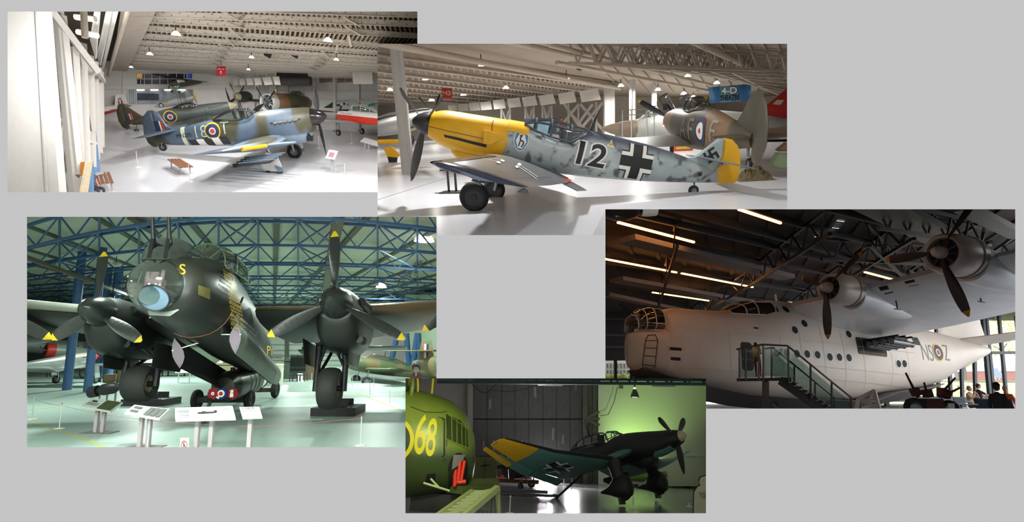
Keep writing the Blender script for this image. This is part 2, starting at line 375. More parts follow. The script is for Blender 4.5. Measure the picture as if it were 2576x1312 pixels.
def aircraft(H, name, label, M, fus, fmat, wing=None, wmat=None, fin=None, rudder=None, rmat=None, fmat2=None, tail=None, tmat=None, pr=None, can=None, gear=None, tw=None, wsides=(1, -1), group=None, fn=28, cat='aircraft', tsides=(1, -1)):
    t = H.thing(name, label, cat, M=Matrix(M), group=group); t_f = fus_mb(fus, fn)
    t_f.build('fuselage', fmat, t); B = t_f.bvh(); W = {}
    if wing:
        for s in wsides:
            w = wing_mb(wing, s); W[s] = w.bvh(); w.build('wing', wmat or fmat, t)
    if fin: slab_mb(fin, .12, vert()).build('fin', fmat2 or fmat, t)
    if rudder: slab_mb(rudder, .11, vert()).build('rudder', rmat or fmat, t)
    if tail:
        for s in tsides: wing_mb(tail, s).build('tailplane', tmat or fmat2 or fmat, t)
    if pr: prop(t, **pr)
    if can: canopy(t, **can)
    if gear:
        for s in gear.get('sides', (1, -1)):
            y = s*gear['y']; z = gear['zc']; wheel(t, (gear['x'], y, z), gear['r'], gear['w'], hubm=gear.get('hubm'))
            a = gear.get('top', (gear['x']+.1, gear['y']*.9, z+1.1)); MB().tube([(gear['x'], y+s*-gear['w']*.75, z), (gear['x'], y+s*-gear['w']*.75, z+.25), (a[0], s*a[1], a[2])], [.05, .06, .075], 8).build('gear_leg', gear.get('legm') or STEEL(), t)
            if gear.get('door'): 
                dx, zt, zb, dw = gear['door']; yo = y+s*gear['w']*.8
                slab_mb([(gear['x']-dw, zb), (gear['x']+dw, zb), (gear['x']+dw*.8+dx, zt), (gear['x']-dw*.8+dx, zt)], .03, vert(yo), .95).build('gear_door', gear.get('doorm') or fmat, t)
    if tw:
        wheel(t, (tw['x'], 0, tw['zc']), tw['r'], tw['r']*.6, 'tail_wheel')
        MB().tube([(tw['x'], tw['r']*.45, tw['zc']), (tw['x']-.02, tw['r']*.45, tw['zc']+tw['r']*1.05), (tw['x']-.12, 0, tw['zc']+tw['r']*1.3), (tw['x']-.18, 0, tw['ztop'])], [.03, .03, .04, .05], 8).build('tail_wheel_leg', GREYM(), t)
    return t, B, W
def decal_ray(name, shapes, M, u, v, par, bvh, off=.008, ml=.1):
    """paint laid on at the spot seen at pixel (u, v); shapes in metres across and up"""
    Mi = Matrix(M).inverted(); o = Mi @ Vector((0, 0, 0)); d = (Mi.to_3x3() @ ray(u, v)).normalized(); X = (Mi.to_3x3() @ Vector((1, 0, 0))).normalized(); Z = (Mi.to_3x3() @ Vector((0, 0, 1))).normalized(); c = o+d*6
    return decal(name, shapes, lambda a, b: c+X*a+Z*b, par, bvh, tuple(d), off, ml)
def side(t, B, name, shapes, s, off=.012, ml=.12, label=None):
    """lay paint on the fuselage side s (+1 starboard, -1 port); shapes in (x, z)"""
    return decal(name, shapes, lambda a, b: (a, s*6, b), t, B, (0, -s, 0), off, ml, label)
def txt(s, c, h, w, m, bold=0., flip=False, rot=0.):
    vs, fs = text_mesh(s, w, h, bold); k = -1 if flip else 1; cr, sr = math.cos(rot), math.sin(rot)
    return [(c[0]+(x*cr-y*sr)*k, c[1]+x*sr+y*cr) for x, y in vs], [tuple(reversed(f)) if flip else f for f in fs], m

# ------------------------------------------------------------------ the five halls
HALLS = {1: Hall(1, (.11, -.35, .93), 8.0), 2: Hall(2, (-.05, -.25, .967), 2.0), 3: Hall(3, (0, .1455, .989), 2.8), 4: Hall(4, (0, .2222, .975), 1.6), 5: Hall(5, (.05, .32, .946), 1.95)}
PHOTOS = {1: (19, 29, 1050, 483), 2: (950, 110, 1980, 591), 3: (68, 545, 1098, 1124), 4: (1523, 526, 2554, 1027), 5: (1020, 951, 1776, 1290)}
CELLS = {1: [(-500, 950, -700, 514), (950, 1080, -700, 110)], 2: [(950, 1080, 110, 545), (1080, 1098, -700, 545), (1098, 1523, -700, 740), (1523, 2080, -700, 526)],
         3: [(-500, 950, 514, 1700), (950, 1020, 545, 1700), (1020, 1098, 545, 951), (1098, 1310, 740, 951)],
         4: [(1310, 1523, 740, 951), (1523, 1776, 526, 951), (1776, 2080, 526, 3000), (2080, 9000, -3000, 3000)], 5: [(1020, 1776, 951, 1700)]}
FARY = 110.
def W3(u, v, d): return ray(u, v)*d
# grey display wall with the openings
mb = MB(); us = sorted({-1100, 3700, *[p[0] for p in PHOTOS.values()], *[p[2] for p in PHOTOS.values()]}); vs_ = sorted({-900, 2300, *[p[1] for p in PHOTOS.values()], *[p[3] for p in PHOTOS.values()]})
for a, b in zip(us, us[1:]):
    for c, d in zip(vs_, vs_[1:]):
        if any(p[0] <= (a+b)/2 <= p[2] and p[1] <= (c+d)/2 <= p[3] for p in PHOTOS.values()): continue
        mb.add([W3(a, c, BOARD), W3(b, c, BOARD), W3(b, d, BOARD), W3(a, d, BOARD)], [(0, 1, 2, 3)])
bm_ = bmesh.new(); tmp = mb.mesh('t', mat('board_grey', 115.6, 1., var=0, spec=0), False); bm_.from_mesh(tmp); bmesh.ops.remove_doubles(bm_, verts=bm_.verts, dist=1e-4)
me = bpy.data.meshes.new('wall_front'); bm_.to_mesh(me); bm_.free(); me.materials.append(MATS['board_grey'])
wf = bpy.data.objects.new('wall_front', me); COL.objects.link(wf); wf['kind'] = 'structure'; wf['label'] = 'plain light grey wall with five openings onto aircraft halls'
# dividing walls between the halls, and their far ends
EDGES = [(950, 110, 950, 545), (950, 110, 1080, 110), (1080, 110, 1080, -700), (-500, -700, 1080, -700), (-500, -700, -500, 1700), (-500, 514, 950, 514), (950, 545, 1098, 545), (1098, 545, 1098, 740),
         (1098, 740, 1523, 740), (1523, 526, 1523, 740), (1523, 526, 2080, 526), (2080, 526, 2080, -700), (1080, -700, 2080, -700), (1310, 740, 1310, 951), (1020, 951, 1776, 951), (1020, 951, 1020, 1700), (1776, 951, 1776, 1700), (-500, 1700, 1776, 1700)]
pw = mat('divider_white', (205, 203, 198), .9, var=.02)
for e in EDGES:
    MB().add([W3(e[0], e[1], BOARD+.004), W3(e[2], e[3], BOARD+.004), W3(e[2], e[3], FARY), W3(e[0], e[1], FARY)], [(0, 1, 2, 3)]).build('partition', pw, smooth=False)['kind'] = 'structure'
HOBJ.clear()
for u0, v0, u1, v1 in ((-500, -700, 950, 514), (950, -700, 1080, 110), (950, 110, 1523, 526), (1080, -700, 2080, 110), (1523, 110, 2080, 526), (950, 526, 1523, 545), (1098, 545, 1523, 740), (-500, 514, 950, 1700), (950, 545, 1020, 1700), (1020, 545, 1098, 951), (1098, 740, 1310, 951), (1020, 951, 1776, 1700)):
    MB().add([W3(u0, v0, FARY), W3(u1, v0, FARY), W3(u1, v1, FARY), W3(u0, v1, FARY)], [(0, 1, 2, 3)]).build('partition', pw, smooth=False)['kind'] = 'structure'
HOBJ.clear()
def lamp_dome(H, p, r, label, power, col=(1, .97, .92), group=None, hang=.5, glow=5., light=True, size=None):
    """domed industrial lamp hanging at p (hall coordinates, mouth downwards)"""
    t = H.thing('dome_lamp', label, 'lamp', p, group=group)
    MB().lathe([(.02, .95*r), (r*.3, .9*r), (r*.62, .62*r), (r*.88, .3*r), (r, 0), (r*1.03, -.02*r)], 20, M=Matrix.Rotation(-math.pi/2, 4, 'Y')).build('shade', emat('lamp_shade_glow', (255, 250, 240), 1.1), t)
    MB().lathe([(0.001, .1*r), (r*.9, .1*r)], 16, M=Matrix.Rotation(-math.pi/2, 4, 'Y')).build('diffuser', emat('lamp_diffuser', (255, 252, 245), glow), t)
    MB().tube([(0, 0, .9*r), (0, 0, .9*r+hang)], .025, 6).build('stem', BLACKM(), t)
    if light:
        ld = bpy.data.lights.new('lamp_light', 'SPOT'); ld.energy = power; ld.color = col; ld.spot_size = R_(165); ld.spot_blend = .4; ld.shadow_soft_size = size or r
        lo = bpy.data.objects.new('lamp_light', ld); COL.objects.link(lo); lo.parent = t; lo.location = (0, 0, -.12*r)
    return t
def upx(M, u, v, ax, c):
    """pixel -> aircraft coordinates on the plane (axis = c)"""
    Mi = Matrix(M).inverted(); o = Mi @ Vector((0, 0, 0)); d = Mi.to_3x3() @ ray(u, v); k = 'xyz'.index(ax); return o+d*((c-o[k])/d[k])
def pxpoly(M, pts, ax, c):
    k = [i for i in range(3) if i != 'xyz'.index(ax)]
    return [tuple(upx(M, u, v, ax, c)[i] for i in k) for u, v in pts]
def blades_px(M, hub, tilt, tips):
    Mi = Matrix(M).inverted(); o = Mi @ Vector((0, 0, 0)); n = tilt @ Vector((1, 0, 0)); hub = Vector(hub); ph = []; ln = []
    for u, v in tips:
        d = Mi.to_3x3() @ ray(u, v); p = o+d*((hub-o).dot(n)/d.dot(n))-hub; q = tilt.inverted() @ p
        ph.append(math.degrees(math.atan2(q.y, q.z))); ln.append(math.hypot(q.y, q.z))
    return ph, ln
def two(H, a, b, L, roll=0.):
    """pose from the nose and tail points (u, v, depth) of an aircraft of length L"""
    p = ray(a[0], a[1])*a[2]; q = ray(b[0], b[1])*b[2]; x = (q-p); s = x.length/L; x.normalize(); up = H.R @ Vector((0, 0, 1)); y = up.cross(x).normalized(); z = x.cross(y)
    R = Matrix((x, y, z)).transposed() @ Matrix.Rotation(R_(roll), 3, 'X')
    return Matrix.Translation(p) @ R.to_4x4() @ Matrix.Scale(s, 4)
def rotz(a): return Matrix.Rotation(R_(a), 3, 'Z')
def board_px(H, quad, d, th=.04, name=None, m=None, parent=None, dd=None):
    """flat board whose four corners are seen at the pixels, standing at depth d (list for each corner)"""
    D = d if isinstance(d, (list, tuple)) else [d]*4; P = [H.at(u, v, k) for (u, v), k in zip(quad, D)]
    n = (P[1]-P[0]).cross(P[3]-P[0]).normalized(); n = n if n.y > 0 else -n
    return MB().add(P+[p+n*th for p in P], [(0, 1, 2, 3), (7, 6, 5, 4), (0, 4, 5, 1), (1, 5, 6, 2), (2, 6, 7, 3), (3, 7, 4, 0)]), P
def sign_text(H, P, shapes, par, name='lettering', off=.012):
    """shapes in unit square (0..1 across, 0..1 up) of the board with corners P (tl, tr, br, bl)"""
    n = (P[1]-P[0]).cross(P[3]-P[0]).normalized(); n = -n if n.y > 0 else n
    f = lambda a, b: (P[3]*(1-a)+P[2]*a)*(1-b)+(P[0]*(1-a)+P[1]*a)*b
    return decal(name, shapes, f, par, None, tuple(-n), off)
def sub_shape(sh, x0, y0, x1, y1):
    vs, fs, m = sh; return [(x0+(x1-x0)*a, y0+(y1-y0)*b) for a, b in vs], fs, m
def utext(s, x0, y0, x1, y1, m, bold=0.):
    vs, fs = text_mesh(s, 1, 1, bold); return [((x0+x1)/2+a*(x1-x0), (y0+y1)/2+b*(y1-y0)) for a, b in vs], fs, m
def stanchion(H, p, label, h=.8, r=.012, group='rope barrier posts', br=.16, m=None):
    t = H.thing('barrier_post', label, 'barrier post', p, group=group); m = m or mat('post_white', (225, 225, 222), .5, var=.03)
    MB().lathe([(0.001, .03), (br*.5, .03), (br, .012), (br, 0)], 18, M=Matrix.Rotation(-math.pi/2, 4, 'Y')).build('base', m, t)
    MB().tube([(0, 0, .02), (0, 0, h)], r, 8).build('pole', m, t)
    MB().sphere((0, 0, h), r*1.7, 10).build('knob', mat('knob_red', (190, 60, 50), .5) if 'red' in label or group.startswith('barrier posts in') else m, t); return t
def rope(H, pts, label, sag=.05, col=(190, 120, 120), r=.006):
    q = []
    for a, b in zip(pts, pts[1:]):
        for k in range(8): f = k/8; q.append(a.lerp(b, f)-Vector((0, 0, 4*sag*f*(1-f))))
    q.append(pts[-1]); o = MB().tube(q, r, 5).build('barrier_rope', mat('rope_%d' % col[0], col, .8), None, H.M); return tag(o, label, 'rope')
def person(H, name, label, p, rz, shirt, trouser, skin=(190, 140, 115), hair=(40, 32, 30), h=1.75, sit=False, arms=None, cap=None, pose=None, s=1.):
    """one continuous skinned body (skeleton + skin + subdivision), with clothing colours by height"""
    t = H.thing(name, label, 'person', p, rz); k = h/1.75*s
    J = {'pel': (0, 0, .95), 'wst': (0, .0, 1.12), 'chs': (0, .01, 1.32), 'nck': (0, .02, 1.5), 'nk2': (0, .0, 1.56)}
    for q, sg in (('l', -1), ('r', 1)):
        J['hip'+q] = (sg*.1, 0, .9); J['kne'+q] = (sg*.11, -.02, .5); J['ank'+q] = (sg*.11, .03, .09); J['toe'+q] = (sg*.13, -.14, .03)
        J['sho'+q] = (sg*.17, .01, 1.44); J['elb'+q] = (sg*.24, .04, 1.16); J['wri'+q] = (sg*.24, -.06, .93); J['han'+q] = (sg*.235, -.1, .85)
    if sit:
        for q, sg in (('l', -1), ('r', 1)):
            J['kne'+q] = (sg*.13, -.42, .52+.43); J['ank'+q] = (sg*.13, -.4, .09+.43); J['toe'+q] = (sg*.14, -.55, .03+.43)
    if pose: J.update(pose)
    dz = -.43 if sit else 0
    E = [('pel', 'wst'), ('wst', 'chs'), ('chs', 'nck'), ('nck', 'nk2')]
    for q in 'lr': E += [('pel', 'hip'+q), ('hip'+q, 'kne'+q), ('kne'+q, 'ank'+q), ('ank'+q, 'toe'+q), ('chs', 'sho'+q), ('sho'+q, 'elb'+q), ('elb'+q, 'wri'+q), ('wri'+q, 'han'+q)]
    rad = {'pel': (.15, .11), 'wst': (.145, .105), 'chs': (.165, .115), 'nck': (.075, .07), 'nk2': (.055, .055)}
    for q in 'lr': rad.update({'hip'+q: (.095, .095), 'kne'+q: (.062, .062), 'ank'+q: (.043, .043), 'toe'+q: (.035, .03), 'sho'+q: (.07, .07), 'elb'+q: (.047, .047), 'wri'+q: (.032, .03), 'han'+q: (.036, .022)})
    N = list(J); me = bpy.data.meshes.new('body'); me.from_pydata([(x*k, y*k, (z+dz)*k) for x, y, z in (J[n] for n in N)], [(N.index(a), N.index(b)) for a, b in E], [])
    o = bpy.data.objects.new('body', me); COL.objects.link(o); o.parent = t
    md = o.modifiers.new('skin', 'SKIN'); sb = o.modifiers.new('sub', 'SUBSURF'); sb.levels = 2; sb.render_levels = 2
    for i, n in enumerate(N): me.skin_vertices[0].data[i].radius = tuple(x*k for x in rad[n]); me.skin_vertices[0].data[i].use_root = (n == 'pel')
    dg = bpy.context.evaluated_depsgraph_get(); dg.update(); new = bpy.data.meshes.new_from_object(o.evaluated_get(dg)); bpy.data.objects.remove(o)
    ms = [mat('cloth_%d_%d_%d' % shirt, shirt, .85, bump=.2), mat('cloth_%d_%d_%d' % trouser, trouser, .85, bump=.2), mat('skin_%d' % skin[0], skin, .6), mat('shoe_dark', (30, 28, 28), .6)]
    new.materials.clear(); [new.materials.append(x) for x in ms]
    jp = {n: Vector((J[n][0]*k, J[n][1]*k, (J[n][2]+dz)*k)) for n in N}
    arms = arms or 'short'
    for p_ in new.polygons:
        c = p_.center; d = {n: (c-q).length for n, q in jp.items()}; nn = min(d, key=d.get); b = nn[:3]
        if b in ('kne', 'hip', 'ank', 'pel'): i = 1 if not (arms == 'shorts' and b in ('ank',)) else 2
        elif b == 'toe': i = 3
        elif b in ('wri', 'han'): i = 2
        elif b == 'elb': i = 2 if arms != 'long' else 0
        elif b == 'nk2': i = 2
        else: i = 0
        p_.material_index = i; p_.use_smooth = True
    o = bpy.data.objects.new('body', new); COL.objects.link(o); o.parent = t; reg(o)
    for q in 'lr':                                     # five fingers on each hand, the thumb from the side of the palm
        hp = jp['han'+q]; dv = (hp-jp['wri'+q]).normalized(); sd = dv.cross(Vector((0, 1, 0))); sd = sd.normalized() if sd.length > .1 else Vector((1, 0, 0)); up = sd.cross(dv); f = MB()
        for j in range(4):
            b0 = hp+sd*(j-1.5)*.019*k; L = (.075, .085, .08, .065)[j]*k; f.tube([b0, b0+dv*L*.45, b0+dv*L*.8+up*L*.25, b0+dv*L*.95+up*L*.5], [.009*k, .0085*k, .008*k, .006*k], 6)
        b0 = hp-dv*.03*k+sd*.03*k; f.tube([b0, b0+sd*.025*k+dv*.02*k, b0+sd*.03*k+dv*.055*k+up*.01*k], [.011*k, .01*k, .007*k], 6)
        f.build('hand', ms[2], t)
    hc = jp['nk2']+Vector((0, -.02, .13))*k
    hd = MB().sphere(hc, .1*k, 18, sc=(.78, .95, 1.18)); hd.sphere(hc+Vector((0, -.098, -.015))*k, .016*k, 8, sc=(.8, 1.2, 1.3))      # head with nose
    for sg in (-1, 1): hd.sphere(hc+Vector((sg*.08, .01, -.005))*k, .024*k, 8, sc=(.4, .7, 1.2))
    hd.build('head', ms[2], t)
    fc = MB()
    for sg in (-1, 1): fc.sphere(hc+Vector((sg*.032, -.088, .012))*k, .011*k, 8, sc=(1.2, .6, .7))
    fc.box(hc+Vector((0, -.088, -.052))*k, (.04*k, .01*k, .007*k)); fc.build('eyes_and_mouth', mat('face_dark', (70, 40, 38), .5), t)
    hr = MB().sphere(hc+Vector((0, .016, .028))*k, .106*k, 18, sc=(.82, .93, 1.05), v0=-.06, v1=.5); hr.sphere(hc+Vector((0, .05, -.01))*k, .08*k, 12, sc=(.9, .7, .95)); hr.build('hair', mat('hair_%d' % hair[0], hair, .7), t)
    if cap:
        cp = MB().sphere(hc+Vector((0, .008, .045))*k, .112*k, 18, sc=(.84, .97, 1.0), v0=0., v1=.5); cp.box(hc+Vector((0, -.14, .05))*k, (.13*k, .1*k, .012*k)); cp.build('cap', mat('cap_%d' % cap[0], cap, .8), t)
    return t
CUR=0
# ================================================================== HALL 1: rocket-armed fighter 18-T under the timber roof
CUR = 1; H = HALLS[1]
white2 = mat('hall_white', (214, 211, 205), .7, var=.05, scale=2); cream = mat('timber_cream', (196, 184, 168), .75, var=.12, scale=3)
floorw = mat('floor_paint_grey', (206, 206, 210), .22, var=.05, scale=.7); k_ = mat('paint_black', (22, 22, 26), .5, var=.05); w_ = mat('paint_white', WHT, .5, var=.03); wt = mat('letter_white', (238, 238, 234), .5, var=0)
mb = MB().quad((-70, 5, 0), (25, 5, 0), (25, 70, 0), (-70, 70, 0)); H.solid('floor', mb, floorw)
CP1 = H.at(330, 24, 24); CQ1 = H.at(1050, 60, 26); CR1 = H.at(500, 188, 47); CN1 = (CQ1-CP1).cross(CR1-CP1).normalized()
cp1 = lambda u, v, dz=0.: H.pl(u, v, CP1+Vector((0, 0, dz)), CN1)
H.solid('ceiling', MB().quad(*[cp1(u, v) for u, v in ((150, -120), (1120, -120), (1120, 190), (150, 190))]), mat('ceiling_boards', (84, 72, 58), .8, var=.25, scale=1.5, stretch=(1, 12, 1)))  # board colour darkened to stand for shade between the beams
BM = [(318, -8, 1110, 20), (318, 15, 1110, 46), (318, 30, 1110, 78), (318, 51, 1060, 108), (318, 72, 1010, 124), (318, 90, 990, 138), (318, 105, 985, 148), (318, 118, 980, 156), (318, 129, 970, 162), (318, 139, 960, 167), (318, 147, 955, 172), (318, 154, 955, 176), (318, 160, 955, 179), (318, 166, 955, 182), (318, 171, 955, 185)]
for k, (a, b, c, d) in enumerate(BM):
    p, q = cp1(a, b, -.05), cp1(c, d, -.05); dn = Vector((0, 0, .2)); mb = MB().bar(p-dn*1.3, q-dn*1.3, .12, .24-.007*k); mb.bar(p-dn*1.95, q-dn*1.95, .2, .04); H.solid('beam', mb, mat('timber_white', (222, 212, 198), .7, var=.08, scale=3))
    if k < 9:
        mb = MB(); a2, b2, c2, d2 = BM[k+1]; p2, q2 = cp1(a2, b2), cp1(c2, d2); n = 60
        for j in range(n):
            f = j/n; x0 = p.lerp(q, f); x1 = p2.lerp(q2, f+.01); mb.bar(x0-Vector((0, 0, .03)), x1-Vector((0, 0, .22)), .08, .03).bar(x0-Vector((0, 0, .22)), x1-Vector((0, 0, .03)), .08, .03)
        H.solid('strutting', mb, mat('timber_strut', (172, 156, 136), .8, var=.15), kind='stuff', label='herring-bone timber strutting between joists over the rocket fighter', cat='strutting')
        for f in (.3, .68): x0, x1 = p.lerp(q, f), p2.lerp(q2, f+.05); H.solid('trim_brace', MB().bar(x0-dn*2.2, x1-dn*2.2, .12, .06), cream)
bolt = mat('bolt_dark', (90, 80, 70), .6, var=0)
mb = MB()
for a, b, c, d in BM[:8]:
    p, q = cp1(a, b, -.05), cp1(c, d, -.05)
    for j in range(40): x = p.lerp(q, (j+.5)/40); mb.box(x-Vector((0, .07, .2+.1*(j % 2))), (.035, .02, .035))
H.solid('bolt_heads', mb, bolt, kind='stuff', label='dark bolt heads along the cream timber joists', cat='bolts')
# back wall and right wall
A, Bb, C, D = H.fl(236, 303), H.fl(645, 313), H.fl(975, 338), H.fl(1000, 338)
def wallpt(u, v):                                        # pixel on the back or right wall
    p0, p1 = (A, Bb) if u <= 645 else (Bb, C); n = (p1-p0).cross(Vector((0, 0, 1))); return H.pl(u, v, p0, n)
def wallbox(pts, th, name, m, **k):
    P = [wallpt(u, v) for u, v in pts]; n = (P[1]-P[0]).cross(P[-1]-P[0]).normalized(); n = n if n.y < 0 else -n
    return MB().add(P+[p+n*th for p in P], [tuple(range(len(P))), tuple(range(2*len(P)-1, len(P)-1, -1))]+[(i, (i+1) % len(P), len(P)+(i+1) % len(P), len(P)+i) for i in range(len(P))])
up = Vector((0, 0, 8)); H.solid('wall_back', MB().quad(A+(A-Bb)*.3-Vector((0, 0, .2)), Bb-Vector((0, 0, .2)), Bb+up, A+(A-Bb)*.3+up), white2); H.solid('wall_right', MB().quad(Bb-Vector((0, 0, .2)), C+(C-Bb)*.3, C+(C-Bb)*.3+up, Bb+up), white2)
gm = mat('dark_glass', (38, 40, 58), .12, var=.3, scale=1.2)
w1 = H.thing('window_1', None, None); w1['kind'] = 'structure'
wallbox([(344, 184), (484, 184), (484, 213), (344, 213)], .02, '', None).build('glass', gm, w1, smooth=False)
for u in (344, 354, 363, 382, 402, 422, 444, 463, 470, 484): wallbox([(u-.8, 183), (u+.8, 183), (u+.8, 213), (u-.8, 213)], .08, '', None).build('mullion', white2, w1, smooth=False)
for v in (184, 198, 212): wallbox([(344, v-.8), (484, v-.8), (484, v+.8), (344, v+.8)], .08, '', None).build('mullion', white2, w1, smooth=False)
wallbox([(344, 184), (358, 184), (358, 196), (344, 196)], .03, '', None).build('lit_pane', emat('warm_window', (210, 150, 70), .7), w1, smooth=False); wallbox([(471, 186), (482, 186), (482, 210), (471, 210)], .03, '', None).build('blue_pane', emat('blue_window', (40, 60, 140), .8), w1, smooth=False)
w2 = H.thing('window_2', None, None); w2['kind'] = 'structure'
wallbox([(322, 224), (487, 224), (487, 262), (322, 262)], .02, '', None).build('room_behind', mat('room_pale', (150, 160, 165), .6, var=.5, scale=1.5), w2, smooth=False)
for u in (344, 379, 414, 447): wallbox([(u, 224.5), (u+19, 224.5), (u+19, 227.5), (u, 227.5)], .06, '', None).build('tube_light', emat('tube_white', (255, 255, 250), 4), w2, smooth=False)
for u in (322, 339, 343, 470, 487): wallbox([(u-1, 223), (u+1, 223), (u+1, 262), (u-1, 262)], .09, '', None).build('frame', white2, w2, smooth=False)
wallbox([(345, 234), (400, 236), (400, 252), (345, 252)], .05, '', None).build('poster', mat('poster_dark', (60, 66, 84), .6, var=.6, scale=3), w2, smooth=False)
for v0, v1 in ((212, 214), (222, 224)): H.solid('trim_1', wallbox([(236, v0), (640, v0), (640, v1), (236, v1)], .12, '', None), white2)
for u in (308,): H.solid('trim_pipe', wallbox([(u, 186), (u+2, 186), (u+2, 300), (u, 300)], .1, '', None), white2)
for u, w in ((605, 2), (650, 3), (672, 3), (695, 3), (722, 4), (760, 4), (789, 6), (838, 7), (896, 8)): H.solid('trim_pilaster', wallbox([(u, 178), (u+w, 178), (u+w, 325), (u, 325)], .35, '', None), white2)
for v in (227, 247): H.solid('trim_rail', wallbox([(640, v), (960, v+2), (960, v+4), (640, v+1.6)], .15, '', None), white2)
bw = mat('window_brown', (122, 96, 62), .5, var=.2)
for n_, (u0, u1) in enumerate(((803, 836), (848, 886))):
    w = H.thing('window_%d' % (3+n_), None, None); w['kind'] = 'structure'; wallbox([(u0, 166), (u1, 162), (u1, 206), (u0, 208)], .03, '', None).build('blind', bw, w, smooth=False)
    for u in (u0, (u0+u1)/2, u1): wallbox([(u-.7, 166), (u+.7, 166), (u+.7, 208), (u-.7, 208)], .1, '', None).build('mullion', cream, w, smooth=False)
    wallbox([(u0, 184), (u1, 183), (u1, 185), (u0, 186)], .1, '', None).build('mullion', cream, w, smooth=False)
# white boards in a row below the eaves
for k, (q, nm) in enumerate(zip([((586, 199), (599, 198), (600, 214), (588, 215)), ((601, 198), (615, 197), (617, 213), (603, 214)), ((619, 197), (635, 196), (638, 213), (622, 214)), ((638, 196), (655, 195), (659, 213), (642, 214)), ((660, 195), (681, 193), (687, 212), (666, 214)), ((686, 193), (702, 192), (706, 213), (691, 213)), ((885, 181), (936, 178), (938, 211), (889, 211))], ['farthest', 'second farthest', 'third farthest', 'fourth', 'fifth', 'sixth, beside the dark pod', 'largest, at the right end'])):
    t = H.thing('hanging_board', 'white tilted board under the right eaves, %s in the row' % nm, 'board', group='white boards under the eaves'); mb, P = board_px(H, q, 43.5-k*.5); mb.build('panel', mat('board_white', (222, 216, 206), .6, var=.03), t, smooth=False); MB().tube([(P[0]+P[1])/2, (P[0]+P[1])/2+Vector((0, 0, .5))], .02, 6).build('hanger', white2, t)
# lattice uprights along the left
for a, b, c, d, w, dp, dq in ((146, 29, 190, 500, .34, 15, 15), (110, 20, 153, 500, .16, 12, 12), (124, 20, 244, 178, .3, 13, 19), (155, 40, 198, 440, .3, 15, 15), (185, 120, 200, 440, .34, 17, 17), (150, 440, 168, 130, .14, 16, 16), (203, 110, 214, 440, .4, 20, 20), (222, 140, 228, 420, .4, 23, 23), (234, 155, 238, 400, .4, 26, 26), (243, 170, 246, 385, .4, 29, 29), (249, 180, 251, 370, .4, 33, 33), (198, 110, 232, 330, .12, 19, 22), (244, 178, 262, 205, .2, 22, 30), (150, 300, 200, 330, .16, 15, 16), (200, 350, 240, 360, .2, 20, 24), (165, 300, 148, 480, .1, 15, 15)):
    H.solid('trim_lattice', MB().bar(H.at(a, b, 13+dp*.5), H.at(c, d, 13+dq*.5), w*.85, w*.7, up=(.3, 1, 0)), mat('lattice_white', (186, 182, 176), .75, var=.06))
mb, P = board_px(H, [(-40, -40), (107, -40), (152, 520), (-40, 520)], 18., .3); H.solid('column', mb, mat('column_grey', (196, 193, 188), .7, var=.04))
H.solid('wall_left', board_px(H, [(120, -20), (232, 60), (246, 440), (150, 470)], [27, 33, 33, 27], .1)[0], mat('lattice_wall_brown', (112, 100, 86), .8, var=.2))  # brown wall behind the lattice
mb, P = board_px(H, [(84, -40), (88, -40), (120, 520), (115, 520)], 17.9, .05); H.solid('trim_column', mb, mat('column_joint', (176, 173, 168), .7))
for q, d in (([(243, 140), (268, 20), (284, 20), (252, 165)], [26, 17, 17, 28]), ([(226, 100), (238, 20), (250, 20), (240, 150)], [22, 17, 17, 25]), ([(286, 20), (300, 20), (258, 190), (252, 190)], [17, 17, 36, 36])):
    mb, P = board_px(H, q, d, .06); H.solid('trim_eaves', mb, white2)
for a, b, dp, dq in (((322, 20), (272, 190), 18, 38), ((210, 20), (214, 95), 16, 16), ((190, 42), (240, 48), 17, 17), ((195, 80), (246, 90), 18, 18), ((262, 196), (262, 210), 36, 36)): H.solid('trim_pipe', MB().tube([H.at(*a, dp), H.at(*b, dq)], .09, 8), cream, smooth=True)
for k in range(6): H.solid('trim_board', MB().bar(H.at(315+k*14, 20, 22), H.at(285+k*5, 186, 42), .26, .05), cream)
# lamps, speakers, signs
for (u, v, s, nm) in ((443, 89, 12, 'lit dome lamp, largest of the timber roof, above the high-wing aircraft'), (825, 105, 12, 'lit dome lamp between roof beams near the upper right corner'), (377, 138, 8, 'lit dome lamp at the left end of the beams'), (633, 146, 7, 'lit dome lamp left of the two black floodlights'), (846, 152, 7, 'lit dome lamp above the brown windows'), (330, 170, 5, 'small lit lamp far back over the mezzanine'), (560, 177, 5, 'small lit lamp behind the way out sign'), (625, 176, 5, 'small lit lamp right of the way out sign')):
    p = cp1(u, v, -.75); dd = (H.M @ p).y; lamp_dome(H, p, dd*s/FPX, nm, 380 if u > 400 else 110, hang=.25, group='dome lamps over the rocket fighter hall', size=.3)
for k, (x, y, z) in enumerate(((-13, 22, 7.4), (-14.5, 29, 6.9), (-9, 30, 6.4), (-17, 33, 6.2))):
    ld = bpy.data.lights.new('added_fill_light', 'AREA'); ld.energy = 460; ld.shape = 'DISK'; ld.size = .9; lo = bpy.data.objects.new('added_fill_light', ld); COL.objects.link(lo); lo.matrix_world = H.M @ Matrix.Translation((x, y, z-.6))  # unseen overhead fill, added to light the floor
for u, v, nm in ((674, 136, 'small black floodlight under the joists'), (742, 137, 'boxy black floodlight right of the small one')):
    t = H.thing('floodlight', nm, 'floodlight', cp1(u, v, -.4)); MB().box((0, 0, 0), (.36, .2, .3), M=Matrix.Rotation(.4, 3, 'Y')).build('housing', k_, t, smooth=False); MB().tube([(0, 0, .1), (0, 0, .5)], .02, 6).build('bracket', k_, t)
